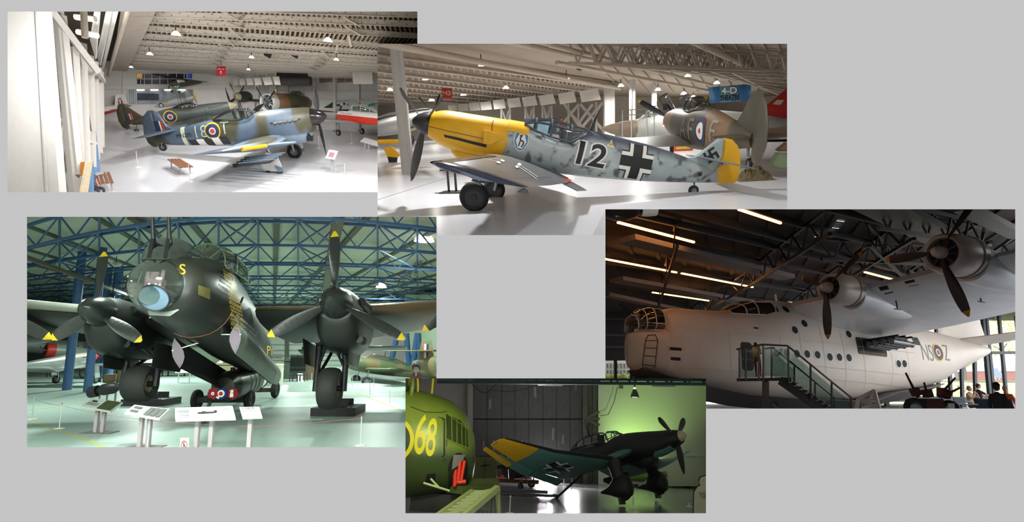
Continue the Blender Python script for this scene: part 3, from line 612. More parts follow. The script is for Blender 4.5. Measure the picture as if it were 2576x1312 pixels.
def sign1(name, label, q, d, col, shapes):
    t = H.thing(name, label, 'sign'); mb, P = board_px(H, q, d, .05); mb.build('panel', mat('sign_%d_%d_%d' % col, col, .5, var=.03), t, smooth=False); sign_text(H, P, shapes, t); MB().tube([(P[0]+P[1])/2, (P[0]+P[1])/2+Vector((0, 0, .5))], .012, 5).build('hanger', k_, t)
sign1('way_out_sign', 'red square Way out sign with white arrow', [(545, 167), (567, 167), (567, 191), (545, 191)], 36, (186, 40, 52), [utext('Way out', .1, .6, .9, .8, wt, .008), (*line2([(.5, .15), (.5, .5)], .05), wt), (*line2([(.36, .36), (.5, .5), (.64, .36)], .05), wt)])
sign1('exit_sign', 'small green exit sign under the high-wing aircraft', [(438, 215), (452, 215), (452, 221), (438, 221)], 40, (28, 92, 66), [(*rect2(.1, .4, .5, .6), wt), (*line2([(.75, .8), (.7, .4), (.62, .1)], .1), wt)])
# ---- the rocket-armed fighter 18-T
MT = Matrix([[-1.088, 0.1182, -0.1068, -11.4082], [-0.0705, -1.0185, -0.4084, 33.5021], [-0.1428, -0.3973, 1.0153, 8.4074], [0.0, 0.0, 0.0, 1.0]])
ct = camo('camo_slate_olive', [(82, 96, 112), (70, 68, 50)], .55, .9, under=(118, 134, 148), zthr=-.5, rough=.42)
FT = [(.5, -.4, .78, .52), (.75, -.75, .83, .58, 2.2), (1.0, -.95, .85, .62, 2.4), (1.5, -1.06, .87, .64, 2.4), (2.3, -1.0, .9, .62, 2.2), (3.3, -.92, .86, .58), (3.7, -.88, .66, .56), (5.3, -.72, .62, .5), (5.7, -.68, .7, .48), (6.4, -.57, .64, .4), (7.3, -.46, .5, .3), (8.2, -.34, .43, .17), (8.9, -.12, .2, .05)]
t, B, W = aircraft(H, 'fighter_aircraft', 'slate and olive rocket-armed fighter 18-T in the middle of the floor', MT, FT, ct,
    [(.4, 1.9, 3.0, -.6, .19, .1), (2.5, 1.95, 2.8, -.62, .18, .1), (5.0, 2.5, 2.2, -.32, .14), (6.4, 3.0, 1.45, -.15, .11)], ct,
    [(7.75, .44), (8.05, .62), (8.24, 1.3), (8.5, 1.52), (8.62, 1.54), (8.7, .0), (8.1, -.25)], [(8.6, 1.54), (8.8, 1.52), (9.04, 1.32), (9.2, 1.02), (9.35, .4), (9.3, -.1), (9.1, -.34), (8.9, -.38), (8.66, -.2), (8.66, .5)], ct, ct,
    [(.1, 7.6, 1.3, .4, .1), (2.3, 8.0, .8, .42, .07)], ct,
    dict(x=.2, z=.25, Rr=2.2, n=4, phase=0, chord=.34, sp=[(-.5, .001), (-.46, .1), (-.3, .25), (-.05, .4), (.3, .5), (.34, .45)], spm=mat('spinner_gloss_black', (28, 27, 27), .18, var=0), tipm=mat('tip_faint_yellow', (150, 120, 60), .5), tipfrac=.96, phases=[180, -28, 62, 118][:4], lens=[1.0, .8, .05, .05]),
    dict(st=[(3.42, .82, .86, .3), (3.72, .64, 1.1, .36), (4.3, .6, 1.16, .38), (5.0, .6, 1.02, .32), (5.62, .68, .74, .12)], fr=[1, 2], frm=k_, rr=.03),
    None, dict(x=8.62, zc=-.42, r=.2, ztop=-.1))
MB().lathe([(.001, 0), (.36, 0), (.5, .04), (.48, .3)], 24).xf(Matrix.Translation((.72, 0, -.5))).build('chin_intake', k_, t)
cr = mat('code_pale_green', (170, 190, 164), .5)
side(t, B, 'code_letters', [txt('18', (6.26, .2), .62, .66, cr, -.01, True), txt('T', (5.03, .26), .6, .44, cr, -.01, True)], 1)
side(t, B, 'roundel', roundel((5.66, .17), .42), 1, .012)
side(t, B, 'serial_lettering', [txt('MN235', (7.22, .1), .2, .78, k_, .0, True)], 1, .02)
band(t, FT, 7.12, 7.42, mat('band_pale', (196, 204, 178), .5))
side(t, B, 'invasion_stripes', [(*poly2([(7.08-i*.42, -.16), (6.68-i*.42, -.17), (6.6-i*.42, -.6), (7.0-i*.42, -.56)]), w_ if i % 2 else k_) for i in range(5)], 1, .014)
decal('fin_flash', [(*poly2([(8.12+.03, .3), (8.32, .3), (8.32, .95), (8.2, .95)]), mat('paint_red', RED, .5)), (*poly2([(8.32, .3), (8.39, .3), (8.39, .96), (8.32, .95)]), w_), (*poly2([(8.39, .3), (8.62, .3), (8.62, .98), (8.39, .96)]), mat('paint_blue', BLU, .5))], lambda a, b: (a, .07, b), t, None, (0, -1, 0), .012)
side(t, B, 'exhaust_stubs', [(*poly2([(1.0, .34), (2.6, .28), (2.6, .2), (1.0, .24)]), k_)], 1, .01)
for i in range(5): MB().tube([(1.15+i*.26, .58, .29-.012*i), (1.35+i*.26, .72, .29-.012*i)], .06, 8).build('exhaust_pipe', GREYM(), t)
for y, z in ((2.7, -.6), (3.1, -.56)):
    MB().tube([(2.3, y, z), (1.35, y, z), (.9, y, z)], [.09, .08, .05], 10).build('cannon', mat('cannon_blue', (104, 122, 138), .4), t)
ym = mat('cowl_yellow', (222, 168, 16), .42, var=.08, scale=3)
MB().tube([(2.12, 3.55, -.5), (2.62, 5.3, -.3)], .1, 10).build('leading_edge_stripe', ym, t)
for i, y in enumerate((3.4, 3.95, 4.5, 5.05)):
    r_ = MB().box((2.2, y, -.95), (1.7, .05, .06)); r_.build('rocket_rail', mat('rail_blue', (104, 122, 138), .4), t, smooth=False)
    MB().tube([(1.5, y, -1.04), (1.65, y, -1.04), (3.0, y, -1.04), (3.2, y, -1.04)], [.02, .075, .075, .06], 10).build('rocket', k_, t)
    MB().box((3.2, y, -1.04), (.25, .2, .02)).box((3.2, y, -1.04), (.25, .02, .2)).build('rocket_fins', k_, t, smooth=False)
gm_ = mat('gear_white', (206, 206, 202), .5)
for s, c, z in ((1, (2.5, 2.05, -1.98), 0), (-1, (2.44, -2.05, -1.74), 0)):
    wheel(t, c, .42, .28); MB().tube([(c[0], c[1]-s*.16, c[2]), (c[0], c[1]-s*.16, c[2]+.5), (2.6, s*2.2, -.6)], [.06, .08, .1], 10).build('gear_leg', STEEL(), t)
    slab_mb([(c[0]-.42, c[2]+.62), (c[0]+.1, c[2]+1.0), (c[0]+.55, c[2]+.55), (c[0]+.5, c[2]+.1), (c[0]-.2, c[2]-.05), (c[0]-.5, c[2]+.15)], .04, vert(c[1]+s*.22), .96).build('gear_door', gm_, t)
    slab_mb([(c[0]-.5, c[2]+.1), (c[0]-.15, c[2]+.32), (c[0]-.25, c[2]-.1), (c[0]-.55, c[2]-.08)], .04, vert(c[1]+s*.26), .95).build('gear_flap', mat('rail_blue'), t)
MB().tube([(5.95, 0, .65), (5.9, .0, 1.25)], .014, 6).build('aerial', k_, t)
MB().box((4.1, 0, .7), (.12, .45, .75)).box((4.35, 0, .5), (.5, .45, .1)).build('cockpit_seat', k_, t, smooth=False)
# ---- aircraft in the second and third rows
tipy = mat('prop_tip_yellow', (222, 176, 40), .5)
c2 = camo('camo_green_grey', [(74, 82, 80), (66, 62, 48)], .6, 2.2, under=(128, 138, 140), zthr=-.5, rough=.45)
MS2 = two(H, (598, 264, 41.5), (300, 314, 38.), 9.1)
t, B, W = aircraft(H, 'fighter_aircraft', 'green and grey camouflaged fighter with cream spinner in the second row', MS2,
    [(.75, -.42, .42, .42), (1.6, -.58, .5, .46), (3.0, -.68, .55, .48), (4.0, -.66, .6, .46), (5.0, -.6, .66, .42), (6.5, -.42, .5, .3), (8.2, -.18, .28, .1)], c2,
    [(.4, 2.2, 2.5, -.5, .14), (2.5, 2.3, 2.3, -.35, .12), (4.4, 2.8, 1.5, -.2, .1), (5.2, 3.2, .8, -.12, .08)], c2,
    [(7.3, .35), (7.8, .95), (8.2, 1.55), (8.45, 1.62), (8.45, -.1), (7.6, 0)], [(8.45, 1.62), (8.7, 1.5), (8.95, 1.0), (9.05, .3), (8.95, -.2), (8.7, -.45), (8.45, -.4)], c2, c2, [(.1, 7.4, 1.2, .22, .1), (1.6, 7.8, .7, .22, .07)], c2,
    dict(x=.55, z=0, Rr=1.65, n=4, phase=0, chord=.28, sp=[(-.55, .001), (-.45, .12), (-.1, .32), (.25, .42)], spm=mat('spinner_cream', (168, 162, 130), .45), tipm=None, phases=[-10, 170, 80, 260], lens=[1, .9, .25, .25]),
    dict(st=[(3.1, .5, .54, .26), (3.5, .42, .82, .3), (4.2, .42, .86, .3), (5.0, .5, .66, .16)], fr=[1, 2], frm=k_), dict(x=2.2, y=.9, zc=-1.5, r=.3, w=.2), dict(x=8.1, zc=-.72, r=.2, ztop=-.1))
side(t, B, 'roundel', roundel((5.4, .02), .5), 1); side(t, B, 'exhaust_slot', [(*poly2([(1.2, .3), (2.4, .26), (2.4, .16), (1.2, .2)]), k_)], 1); pass
decal('fin_flash', [(*poly2([(7.95, .25), (8.15, .25), (8.15, .75), (8.0, .75)]), mat('paint_red', RED)), (*poly2([(8.15, .25), (8.2, .25), (8.2, .76), (8.15, .75)]), w_), (*poly2([(8.2, .25), (8.42, .25), (8.42, .78), (8.2, .76)]), mat('paint_blue', BLU))], lambda a, b: (a, .07, b), t, None, (0, -1, 0), .012)
MB().tube([(2.3, 2.2, -.33), (2.55, 4.0, -.22)], .07, 8).build('leading_edge_stripe', mat('stripe_ochre', (176, 140, 40), .5), t)
# dark fighter with red-tipped cream spinner, facing the camera
MTm = two(H, (591, 243, 44.), (690, 238, 48.5), 8.)
t, B, W = aircraft(H, 'fighter_aircraft', 'dark fighter facing forward with a red-tipped cream spinner', MTm, [(.6, -.55, .5, .52), (1.2, -.75, .6, .6), (2.6, -.75, .65, .58), (4, -.6, .7, .5), (7.4, -.2, .4, .12)], mat('dark_olive_grey', (58, 60, 58), .45, var=.15),
    [(.4, 2.0, 2.4, -.5, .15), (5.4, 2.5, 1.4, -.1, .1)], mat('dark_olive_grey'), [(6.3, .4), (7.0, 1.4), (7.5, 1.4), (7.6, .2)], None, None, None, [(.1, 6.4, 1.0, .3, .1), (2, 6.7, .7, .3, .08)], None,
    dict(x=.35, z=0, Rr=1.9, n=4, phase=0, chord=.34, sp=[(-.35, .05), (-.3, .22), (-.05, .42), (.25, .52)], spm=mat('spinner_cream'), tipm=tipy, phases=blades_px(MTm, (.35, 0, 0), rotz(0), [(579, 212), (616, 214), (574, 262), (607, 277)])[0]),
    dict(st=[(2.6, .6, .62, .24), (2.9, .5, .95, .3), (3.7, .5, 1.0, .3), (4.4, .6, .7, .15)], fr=[1, 2], frm=k_), dict(x=2.0, y=1.6, zc=-1.7, r=.36, w=.24))
MB().sphere((0, 0, 0), .13, 12, sc=(1.1, 1, 1)).build('red_spinner_cap', mat('cap_red', (190, 40, 36), .4), t)
# radial-engined brown and green fighter with white nose ring
MP = two(H, (661, 256, 42.), (822, 262, 49.), 10.5)
cb = camo('camo_tan_olive', [(96, 94, 70), (150, 114, 82)], .5, 8.5, th=[.47], rough=.5)
t, B, W = aircraft(H, 'radial_fighter', 'tan and olive radial-engined fighter with white cowl ring', MP, [(1.3, -.95, .85, .85), (2.0, -1.05, .95, .95), (3.2, -1.05, .95, .92), (4.6, -.95, 1.0, .8), (6.5, -.7, .8, .55), (8.5, -.35, .5, .3), (9.8, -.1, .3, .12)], cb,
    [(.5, 3.0, 2.7, -.6, .15), (3.2, 3.2, 2.4, -.4, .13), (5.2, 3.7, 1.5, -.25, .1)], cb, [(8.7, .45), (9.4, 1.5), (9.8, 1.85), (9.9, 0), (8.8, .1)], [(9.8, 1.85), (10.3, 1.6), (10.55, .9), (10.4, .1), (9.9, -.1)], cb, cb, [(.1, 8.7, 1.3, .4, .1), (2, 9.1, .8, .4, .08)], None,
    dict(x=.35, z=-.05, Rr=2.0, n=4, phase=0, chord=.4, sp=[(-.25, .05), (-.15, .16), (.1, .2), (.5, .22)], spm=STEEL(), tipm=tipy, phases=blades_px(MP, (.35, 0, -.05), rotz(0), [(644, 217), (699, 220), (643, 276), (681, 277)])[0]),
    dict(st=[(4.2, .9, .95, .28), (4.6, .8, 1.25, .34), (5.5, .75, 1.3, .34), (6.3, .78, .95, .18)], fr=[1, 2], frm=mat('frame_olive', (90, 92, 72), .5)), dict(x=2.9, y=2.2, zc=-1.9, r=.42, w=.28))
MB().lathe([(.8, .55), (.86, .5), (.9, .62), (.95, 1.0), (.93, 1.45), (.78, 1.4), (.74, .7), (.8, .55)], 28).xf(Matrix.Translation((0, 0, -.05))).build('cowl_ring', mat('cowl_white', (224, 222, 214), .45, var=.03), t)
MB().lathe([(.001, .95), (.78, .95)], 20).xf(Matrix.Translation((0, 0, -.05))).build('engine_face', mat('engine_dark', (34, 34, 36), .6, var=.3, scale=14), t)
for i in range(9):
    a = i*2*math.pi/9; MB().tube([(.8, .2*math.sin(a), -.05+.2*math.cos(a)), (.85, .62*math.sin(a), -.05+.62*math.cos(a))], .11, 8).build('cylinder', GREYM(), t)
side(t, B, 'code_letters', [txt('RS', (7.0, .25), .5, .7, mat('code_blue', (120, 150, 178), .5), 0, False)], -1)
side(t, B, 'tail_flash', [(*rect2(8.9, .0, 9.6, .4), w_)], -1)
# red and white trainer at the right edge
MC = two(H, (847, 288, 43.), (1010, 306, 39.5), 7.4)
rd = mat('trainer_red', (206, 52, 34), .4, var=.05); wh = mat('trainer_white', (222, 220, 216), .4, var=.03)
FC = [(.3, -.3, .3, .28), (.7, -.48, .42, .38), (1.6, -.55, .5, .42), (3, -.55, .5, .42), (5, -.42, .42, .32), (7, -.1, .3, .08)]
t, B, W = aircraft(H, 'trainer_aircraft', 'red and white trainer aircraft cut by the right edge', MC, FC, rd,
    [(.4, 1.5, 1.7, -.45, .15), (5.0, 1.8, 1.1, -.1, .12)], mat('trainer_silver', (188, 188, 186), .35, .2), None, None, None, None, None, None,
    dict(x=.2, z=0, Rr=1.0, n=2, phase=0, chord=.16, sp=[(-.28, .001), (-.15, .14), (.1, .25)], spm=wh, tipm=wh, phases=blades_px(MC, (.2, 0, 0), rotz(0), [(860, 262), (846, 312)])[0], tipfrac=.75),
    dict(st=[(1.8, .46, .5, .24), (2.2, .42, .95, .3), (3.2, .42, 1.0, .3), (4.2, .45, .8, .25), (4.8, .42, .5, .1)], fr=[1, 2, 3], frm=wh), dict(x=1.6, y=1.25, zc=-1.28, r=.26, w=.18, top=(1.5, 1.15, -.4)))
band(t, FC, .4, 6.5, wh, 'white_band', .01, 1, 14); side(t, B, 'lettering', [txt('ROYAL AIR FORCE', (1.6, .2), .12, 1.4, k_)], -1, .016); band(t, FC, .5, 1.8, k_, 'anti_glare_panel', .02, 4, 11)
# silver biplane 57 with yellow propeller
MBp = two(H, (492, 242, 43.), (372, 274, 42.), 7.6); sv = mat('silver_dope', (186, 188, 188), .45, .2, var=.06)
t, B, W = aircraft(H, 'biplane', 'silver biplane numbered 57 with a yellow propeller', MBp, [(.4, -.3, .3, .3), (.9, -.55, .45, .45), (2.2, -.6, .5, .46), (4, -.5, .5, .4), (7.2, -.1, .3, .1)], sv, [(.3, 1.9, 1.3, -.55, .1), (3.6, 2.2, 1.2, -.4, .09)], sv, [(6.4, .3), (6.9, 1.0), (7.4, 1.0), (7.5, 0)], None, None, None, None, None,
    dict(x=.25, z=0, Rr=1.3, n=2, phase=-12, chord=.24, sp=[(-.3, .001), (-.1, .18), (.2, .28)], spm=ym, blade=mat('prop_ochre', (196, 150, 50), .5)), None, dict(x=1.4, y=.85, zc=-1.5, r=.36, w=.16))
for s in (1, -1):
    wing_mb([(.0, 1.3, 1.4, 1.15, .1), (3.8, 1.7, 1.3, 1.2, .09)], s).build('upper_wing', sv, t)
    for x, y in ((1.8, 2.6), (2.6, 2.6), (1.7, .5), (2.4, .5)): MB().tube([(x, s*y, -.4), (x-.25, s*y, 1.15)], .03, 6).build('strut', GREYM(), t)
side(t, B, 'number', [txt('57', (4.6, .05), .62, .7, mat('code_yellow', (206, 160, 50), .5), .02, True)], 1); side(t, B, 'roundel', roundel((5.5, .0), .38, 'blue'), 1, .012)
# yellow aircraft behind the biplane, red-and-white tail at the left, hanging high-wing aircraft
MY = two(H, (470, 247, 45.5), (322, 262, 44.), 8.)
t, B, W = aircraft(H, 'trainer_aircraft', 'yellow trainer with brown camouflaged back behind the biplane', MY, [(.5, -.4, .4, .4), (2, -.5, .55, .5), (4, -.45, .55, .45), (7.8, -.1, .3, .12)], camo('camo_yellow_brown', [(196, 160, 80), (110, 84, 56)], .5, 1., th=[.6]), [(.4, 2, 1.8, .5, .1), (4, 2.2, 1.4, .65, .1)], cb, None, None, None, None, None, None, None, dict(st=[(3.0, .5, .54, .3), (3.6, .45, .95, .35), (4.6, .45, .9, .35), (5.4, .5, .6, .2)], fr=[1, 2], frm=k_))
side(t, B, 'roundel', roundel((5.6, .1), .4), 1)
MR = two(H, (190, 290, 38.), (322, 268, 41.), 7.); r2 = mat('jet_red', (196, 40, 38), .4); wj = mat('jet_white', (222, 220, 214), .4)
t, B, W = aircraft(H, 'trainer_aircraft', 'tail of a red and white trainer numbered 38 beside the left wall', MR, [(0, -.6, .6, .6), (3, -.55, .6, .55), (5.5, -.3, .45, .3), (6.9, -.05, .3, .12)], camo('red_under_white', [(222, 220, 214), (222, 220, 214)], .5, 0., under=(196, 40, 38), zthr=-.02, zsoft=.01), None, None, [(5.2, .4), (5.7, 1.75), (6.5, 1.8), (6.7, .3)], [(6.5, 1.8), (7.0, 1.6), (7.1, .5), (6.7, .2)], wj, wj, [(.1, 5.6, 1.0, .45, .1), (1.8, 5.9, .6, .45, .08)], r2)
decal('tail_number', [txt('38', (6.05, 1.2), .32, .5, k_, .01), (*rect2(5.75, .5, 5.95, 1.0), mat('paint_red', RED)), (*rect2(5.95, .5, 6.15, 1.0), w_), (*rect2(6.15, .5, 6.35, 1.0), mat('paint_blue', BLU))], lambda a, b: (a, -.068, b), t, None, (0, 1, 0), .012); side(t, B, 'serial_lettering', [txt('XM463', (4.6, .02), .22, 1.0, k_)], -1)
pA = H.at(429, 211, 40.); xa = Vector((.35, .9, 0)).normalized(); MA = H.M @ Matrix.Translation(pA) @ Matrix.Rotation(R_(75), 4, 'Z') @ Matrix.Scale(.42, 4)
t, B, W = aircraft(H, 'high_wing_aircraft', 'olive high-wing spotter aircraft hung in front of the mezzanine glass', MA, [(0, -.4, .3, .35), (.8, -.5, .5, .45), (2, -.5, .85, .45), (3.4, -.4, .7, .4), (6.6, 0, .25, .1)], mat('olive_dope', (78, 74, 58), .6), [(.1, 1.2, 1.6, .85, .12), (5.4, 1.3, 1.5, .95, .1)], mat('olive_dope'), None, None, None, None, None, None, dict(x=-.1, z=-.05, Rr=1.0, n=2, phase=-30, chord=.15), None, dict(x=.9, y=.8, zc=-1.3, r=.26, w=.16))
for s in (1, -1): MB().tube([(1.6, s*.4, -.4), (1.7, s*2.6, .85)], .04, 6).build('wing_strut', GREYM(), t)
for x, y in ((1.5, 2.5), (1.5, -2.5), (5, 0)): MB().tube([(x, y, .9), (x, y, 3.2)], .012, 4).build('hanging_wire', GREYM(), t)
side(t, B, 'windows', [(*rect2(1.1, .3, 2.6, .7), w_)], -1)
# grey turreted fuselage glimpsed between the fighters
MG = two(H, (520, 250, 44.8), (585, 252, 46.), 4.); gu = mat('turret_grey', (112, 114, 112), .45, var=.15)
t, B, W = aircraft(H, 'grey_aircraft', 'grey gun-turreted fuselage between the biplane and the dark fighter', MG, [(0, -.4, .3, .3), (.6, -.6, .5, .6), (2.4, -.6, .55, .65), (4, -.4, .4, .5)], gu)
MB().sphere((.7, 0, .45), .45, 16).build('gun_turret', glassmat('canopy_glass'), t); MB().tube([(.5, .1, .5), (-1.8, .1, .55)], .05, 6).build('gun_barrel', k_, t)
canopy(t, [(1.3, .5, .6, .35), (1.6, .5, 1.05, .4), (3.0, .5, 1.0, .4), (3.6, .5, .6, .25)], [1, 2], gu)
# ---- dark pod hung under the roof, glazed timber case, murals
t = H.thing('hanging_pod', 'dark brown fabric-covered gondola hung under the eaves', 'gondola'); dkb = mat('pod_dark', (52, 46, 44), .6, var=.2)
mb, P = board_px(H, [(697, 168), (766, 167), (768, 192), (697, 193)], 41.5, .7); mb.build('lattice_crate', mat('crate_black', (42, 40, 42), .6, var=.2), t, smooth=False)
for i in range(8): a_, b_ = P[3].lerp(P[2], i/7), P[0].lerp(P[1], i/7); MB().bar(a_-Vector((0, .05, 0)), b_-Vector((0, .05, 0)), .05, .06).build('crate_slat', dkb, t, smooth=False)
MB().loft([[H.at(u, 204, 41.2)+Vector((0, r*.7*math.cos(a), r*math.sin(a))) for a in [2*math.pi*j/14 for j in range(14)]] for u, r in ((703, .12), (706, .25), (712, .33), (740, .35), (782, .34))]).build('pod_body', dkb, t)
MB().lathe([(.001, 0), (.1, .02)], 12, M=Matrix.Translation(H.at(702, 202, 41.2)) @ Matrix.Rotation(0, 4, 'Z')).build('pod_port', mat('pod_orange', (150, 80, 50), .5), t)
for u in (709, 775): MB().tube([H.at(u, 170, 41.3), H.at(u, 140, 41.3)], .02, 5).build('hanging_wire', k_, t)
t = H.thing('display_case', 'timber-framed glass case with a clothed dummy behind the dark tail', 'display case', H.fl(352, 300), R_(12)); tm = mat('pale_timber', (196, 176, 140), .6, var=.1)
for x, y in ((-.75, -.5), (.75, -.5), (-.75, .5), (.75, .5), (0, -.5), (.38, -.5)): MB().box((x, y, .72), (.07, .07, 1.44)).build('corner_post', tm, t, smooth=False)
for z in (.03, 1.44): MB().box((0, 0, z), (1.6, 1.1, .08)).build('frame', tm, t, smooth=False)
MB().box((0, -.5, .72), (1.5, .01, 1.4)).build('glass', glassmat('canopy_glass'), t, smooth=False); MB().box((.76, 0, .72), (.04, 1.0, 1.4)).build('side_panel', tm, t, smooth=False)
MB().loft([ringsec(0, 0, 0, .0)]*0 or [[Vector((-.2+r*math.cos(a), r*.7*math.sin(a), z)) for a in [2*math.pi*j/12 for j in range(12)]] for z, r in ((.08, .2), (.4, .18), (.7, .17), (.95, .2), (1.08, .16), (1.12, .06), (1.15, .09), (1.28, .1), (1.35, .04))]).build('dummy', mat('dummy_khaki', (120, 104, 80), .8, var=.3), t)
for q, lab, c, nm in (([(788, 245), (841, 247), (841, 271), (788, 271)], 'dark teal mural panel with hanging streaks by the right wall', (28, 66, 68), 'mural_panel'), ([(843, 250), (884, 252), (884, 275), (843, 274)], 'pale mural panel with small emblems', (190, 198, 188), 'mural_panel'), ([(884, 253), (960, 250), (960, 284), (884, 280)], 'pale green mural panel with an orange figure', (180, 192, 180), 'mural_panel')):
    t = H.thing(nm, lab, 'mural', group='mural panels on the right wall'); mb, P = board_px(H, q, 47., .05); mb.build('panel', mat('mural_%d' % c[0], c, .7, var=.12), t, smooth=False)
    if c[0] == 28: sign_text(H, P, [(*rect2(.08+i*.12, .45+.1*(i % 3), .1+i*.12, 1), mat('mural_streak', (120, 170, 160), .7)) for i in range(8)], t, 'streaks')
    elif c[0] == 190: sign_text(H, P, [(*ring2(.001, .12, (.2, .4), 12), k_), (*rect2(.5, .45, .62, .7), k_), (*ring2(.04, .1, (.8, .5), 12), mat('paint_red', RED)), (*line2([(.1, .85), (.9, .88)], .03), k_)], t, 'emblems')
    else: sign_text(H, P, [(*poly2([(.2, .3), (.35, .3), (.34, .6), (.27, .9), (.22, .6)]), mat('mural_orange', (206, 110, 60), .7)), (*poly2([(.5, .35), (.7, .55), (.9, .4), (.75, .6), (.95, .7), (.7, .75), (.55, .6)]), mat('mural_teal', (80, 130, 124), .7))], t, 'figures')
# ---- benches, stand, barriers, blue panels, seated man
brn = mat('bench_timber', (132, 84, 58), .55, var=.15, scale=8, stretch=(1, 14, 14)); gl = mat('bench_leg', (170, 172, 172), .45)
def bench(p, rz, label, s=1.):
    t = H.thing('slatted_bench', label, 'bench', p, rz, group='slatted timber benches')
    for i in range(4): MB().box(((-.25+i*.165)*s, 0, .44*s), (.12*s, 2.1*s, .05*s)).build('slat', brn, t, smooth=False)
    for x in (-.22, .22):
        for y in (-.75, .75): MB().box((x*s, y*s, .21*s), (.06*s, .06*s, .42*s)).build('leg', gl, t, smooth=False)
    for y in (-.75, .75): MB().box((0, y*s, .4*s), (.6*s, .05*s, .05*s)).build('bearer', gl, t, smooth=False)
bench(H.fl(455, 430), R_(48), 'slatted brown timber bench standing on the open floor', 1.); bench(H.fl(264, 470), R_(40), 'slatted timber bench beside the seated man and blue panel', 1.)
t = H.thing('info_stand', 'small lectern with a pink and white panel near the right edge', 'info stand', H.fl(836, 432), R_(-12)); MB().box((0, 0, .015), (.7, .45, .03)).build('base', gl, t, smooth=False); MB().box((0, 0, .5), (.16, .1, 1.0)).build('post', gl, t, smooth=False)
Mx = Matrix.Rotation(R_(-62), 3, 'X'); MB().box((0, -.05, 1.05), (.62, .62, .03), M=Matrix.Rotation(R_(48), 3, 'X') @ Matrix.Rotation(R_(0), 3, 'Z')).build('panel', mat('panel_pink', (214, 176, 186), .5), t, smooth=False); MB().box((0, -.09, 1.06), (.3, .3, .03), M=Matrix.Rotation(R_(48), 3, 'X')).build('picture', mat('picture_grey', (150, 110, 120), .5, var=.5, scale=12), t, smooth=False)
for k, (u, v, nm) in enumerate(((347, 420, 'thin white barrier post left of the free bench'), (478, 456, 'white barrier post in front of the free bench'), (867, 447, 'white barrier post right of the pink lectern'), (815, 350, 'white barrier post under the long propeller'), (884, 361, 'white barrier post in front of the red trainer'), (802, 372, 'white barrier post right of the far wheel'), (870, 478, 'white barrier post at the lower edge'))): stanchion(H, H.fl(u, v), nm, .9, .015, group='barrier posts in the rocket fighter hall')
UPZ = Vector((0, 0, .85)); rope(H, [H.fl(347, 420)+UPZ, H.fl(478, 456)+UPZ], 'thin rope between the two posts beside the free bench'); rope(H, [H.fl(815, 350)+UPZ, H.fl(867, 447)+UPZ], 'thin rope running past the pink lectern', col=(170, 160, 160))
t = H.thing('display_table', 'white sloping display table beside the red trainer wheel', 'display table', H.fl(935, 376)); MB().box((0, 0, .55), (1.6, .6, .05), M=Matrix.Rotation(R_(22), 3, 'X') @ Matrix.Rotation(R_(-15), 3, 'Z')).build('top', wh, t, smooth=False)
for x in (-.5, -.2, .5): MB().box((x, 0, .27), (.08, .08, .5)).build('leg', gl, t, smooth=False)
bl = mat('panel_blue', (88, 122, 160), .5, var=.2, scale=1.5); p0 = H.fl(244, 432)
t = H.thing('blue_exhibit', 'tall blue display panel standing in front of the lattice columns', 'display panel'); mb, P = board_px(H, [(221, 317), (239, 318), (249, 432), (227, 440)], [24.5, 26, 26, 24.5], .05); mb.build('board', bl, t, smooth=False); MB().box((P[2]+P[3])/2, (.5, .5, .04)).build('foot', gl, t, smooth=False)
t = H.thing('timber_case', 'timber-edged blue case end at the lower left foreground', 'display panel'); mb, P = board_px(H, [(214, 406), (229, 404), (214, 500), (196, 500)], [20, 21, 21, 20], .06); mb.build('edge', mat('carved_edge', (196, 180, 150), .6, var=.35, scale=14), t, smooth=False); mb, P = board_px(H, [(229, 404), (231, 405), (233, 500), (212, 500)], [21, 21.3, 21.3, 21], .05); mb.build('side', bl, t, smooth=False); mb, P = board_px(H, [(202, 408), (216, 406), (212, 440), (200, 440)], 20.4, .1); mb.build('inner', mat('warm_timber', (186, 120, 50), .6), t, smooth=False)
person(H, 'person', 'man sitting at the lower left beside a timber bench', H.fl(238, 500), R_(80), (70, 78, 96), (60, 60, 70), sit=True, hair=(60, 50, 44))
area(H, (-13.5, 16.5, 6.8), 420, .8, (1, 1, 1), (-20, 21, 5))  # unseen fill added to lighten the left column
# ================================================================== HALL 2: yellow-nosed fighter, timber and steel roof
CUR = 2; H = HALLS[2]
white2 = mat('hall_white', (214, 211, 205), .7, var=.05, scale=2)
cream = mat('timber_cream', (196, 184, 168), .75, var=.12, scale=3)
floorw = mat('floor_paint_grey', (206, 206, 210), .22, var=.05, scale=.7)
mb = MB(); mb.add([(-14, 2, 0), (30, 2, 0), (30, 75, 0), (-14, 75, 0)], [(0, 1, 2, 3)]); H.solid('floor', mb, floorw)
CP = H.at(950, 112, 22); CQ = H.at(1980, 112, 22); CR = H.at(1100, 266, 78); CN = (CQ-CP).cross(CR-CP).normalized()
cpl = lambda u, v, dz=0.: H.pl(u, v, CP+Vector((0, 0, dz)), CN)
P = [cpl(u, v) for u, v in ((860, 20), (2100, 20), (2100, 268), (860, 268))]
ceil2 = H.solid('ceiling', MB().quad(*P), mat('ceiling_boards_beige', (176, 162, 144), .8, var=.25, scale=1.5, stretch=(1, 12, 1)))  # beige boards with streaked grain
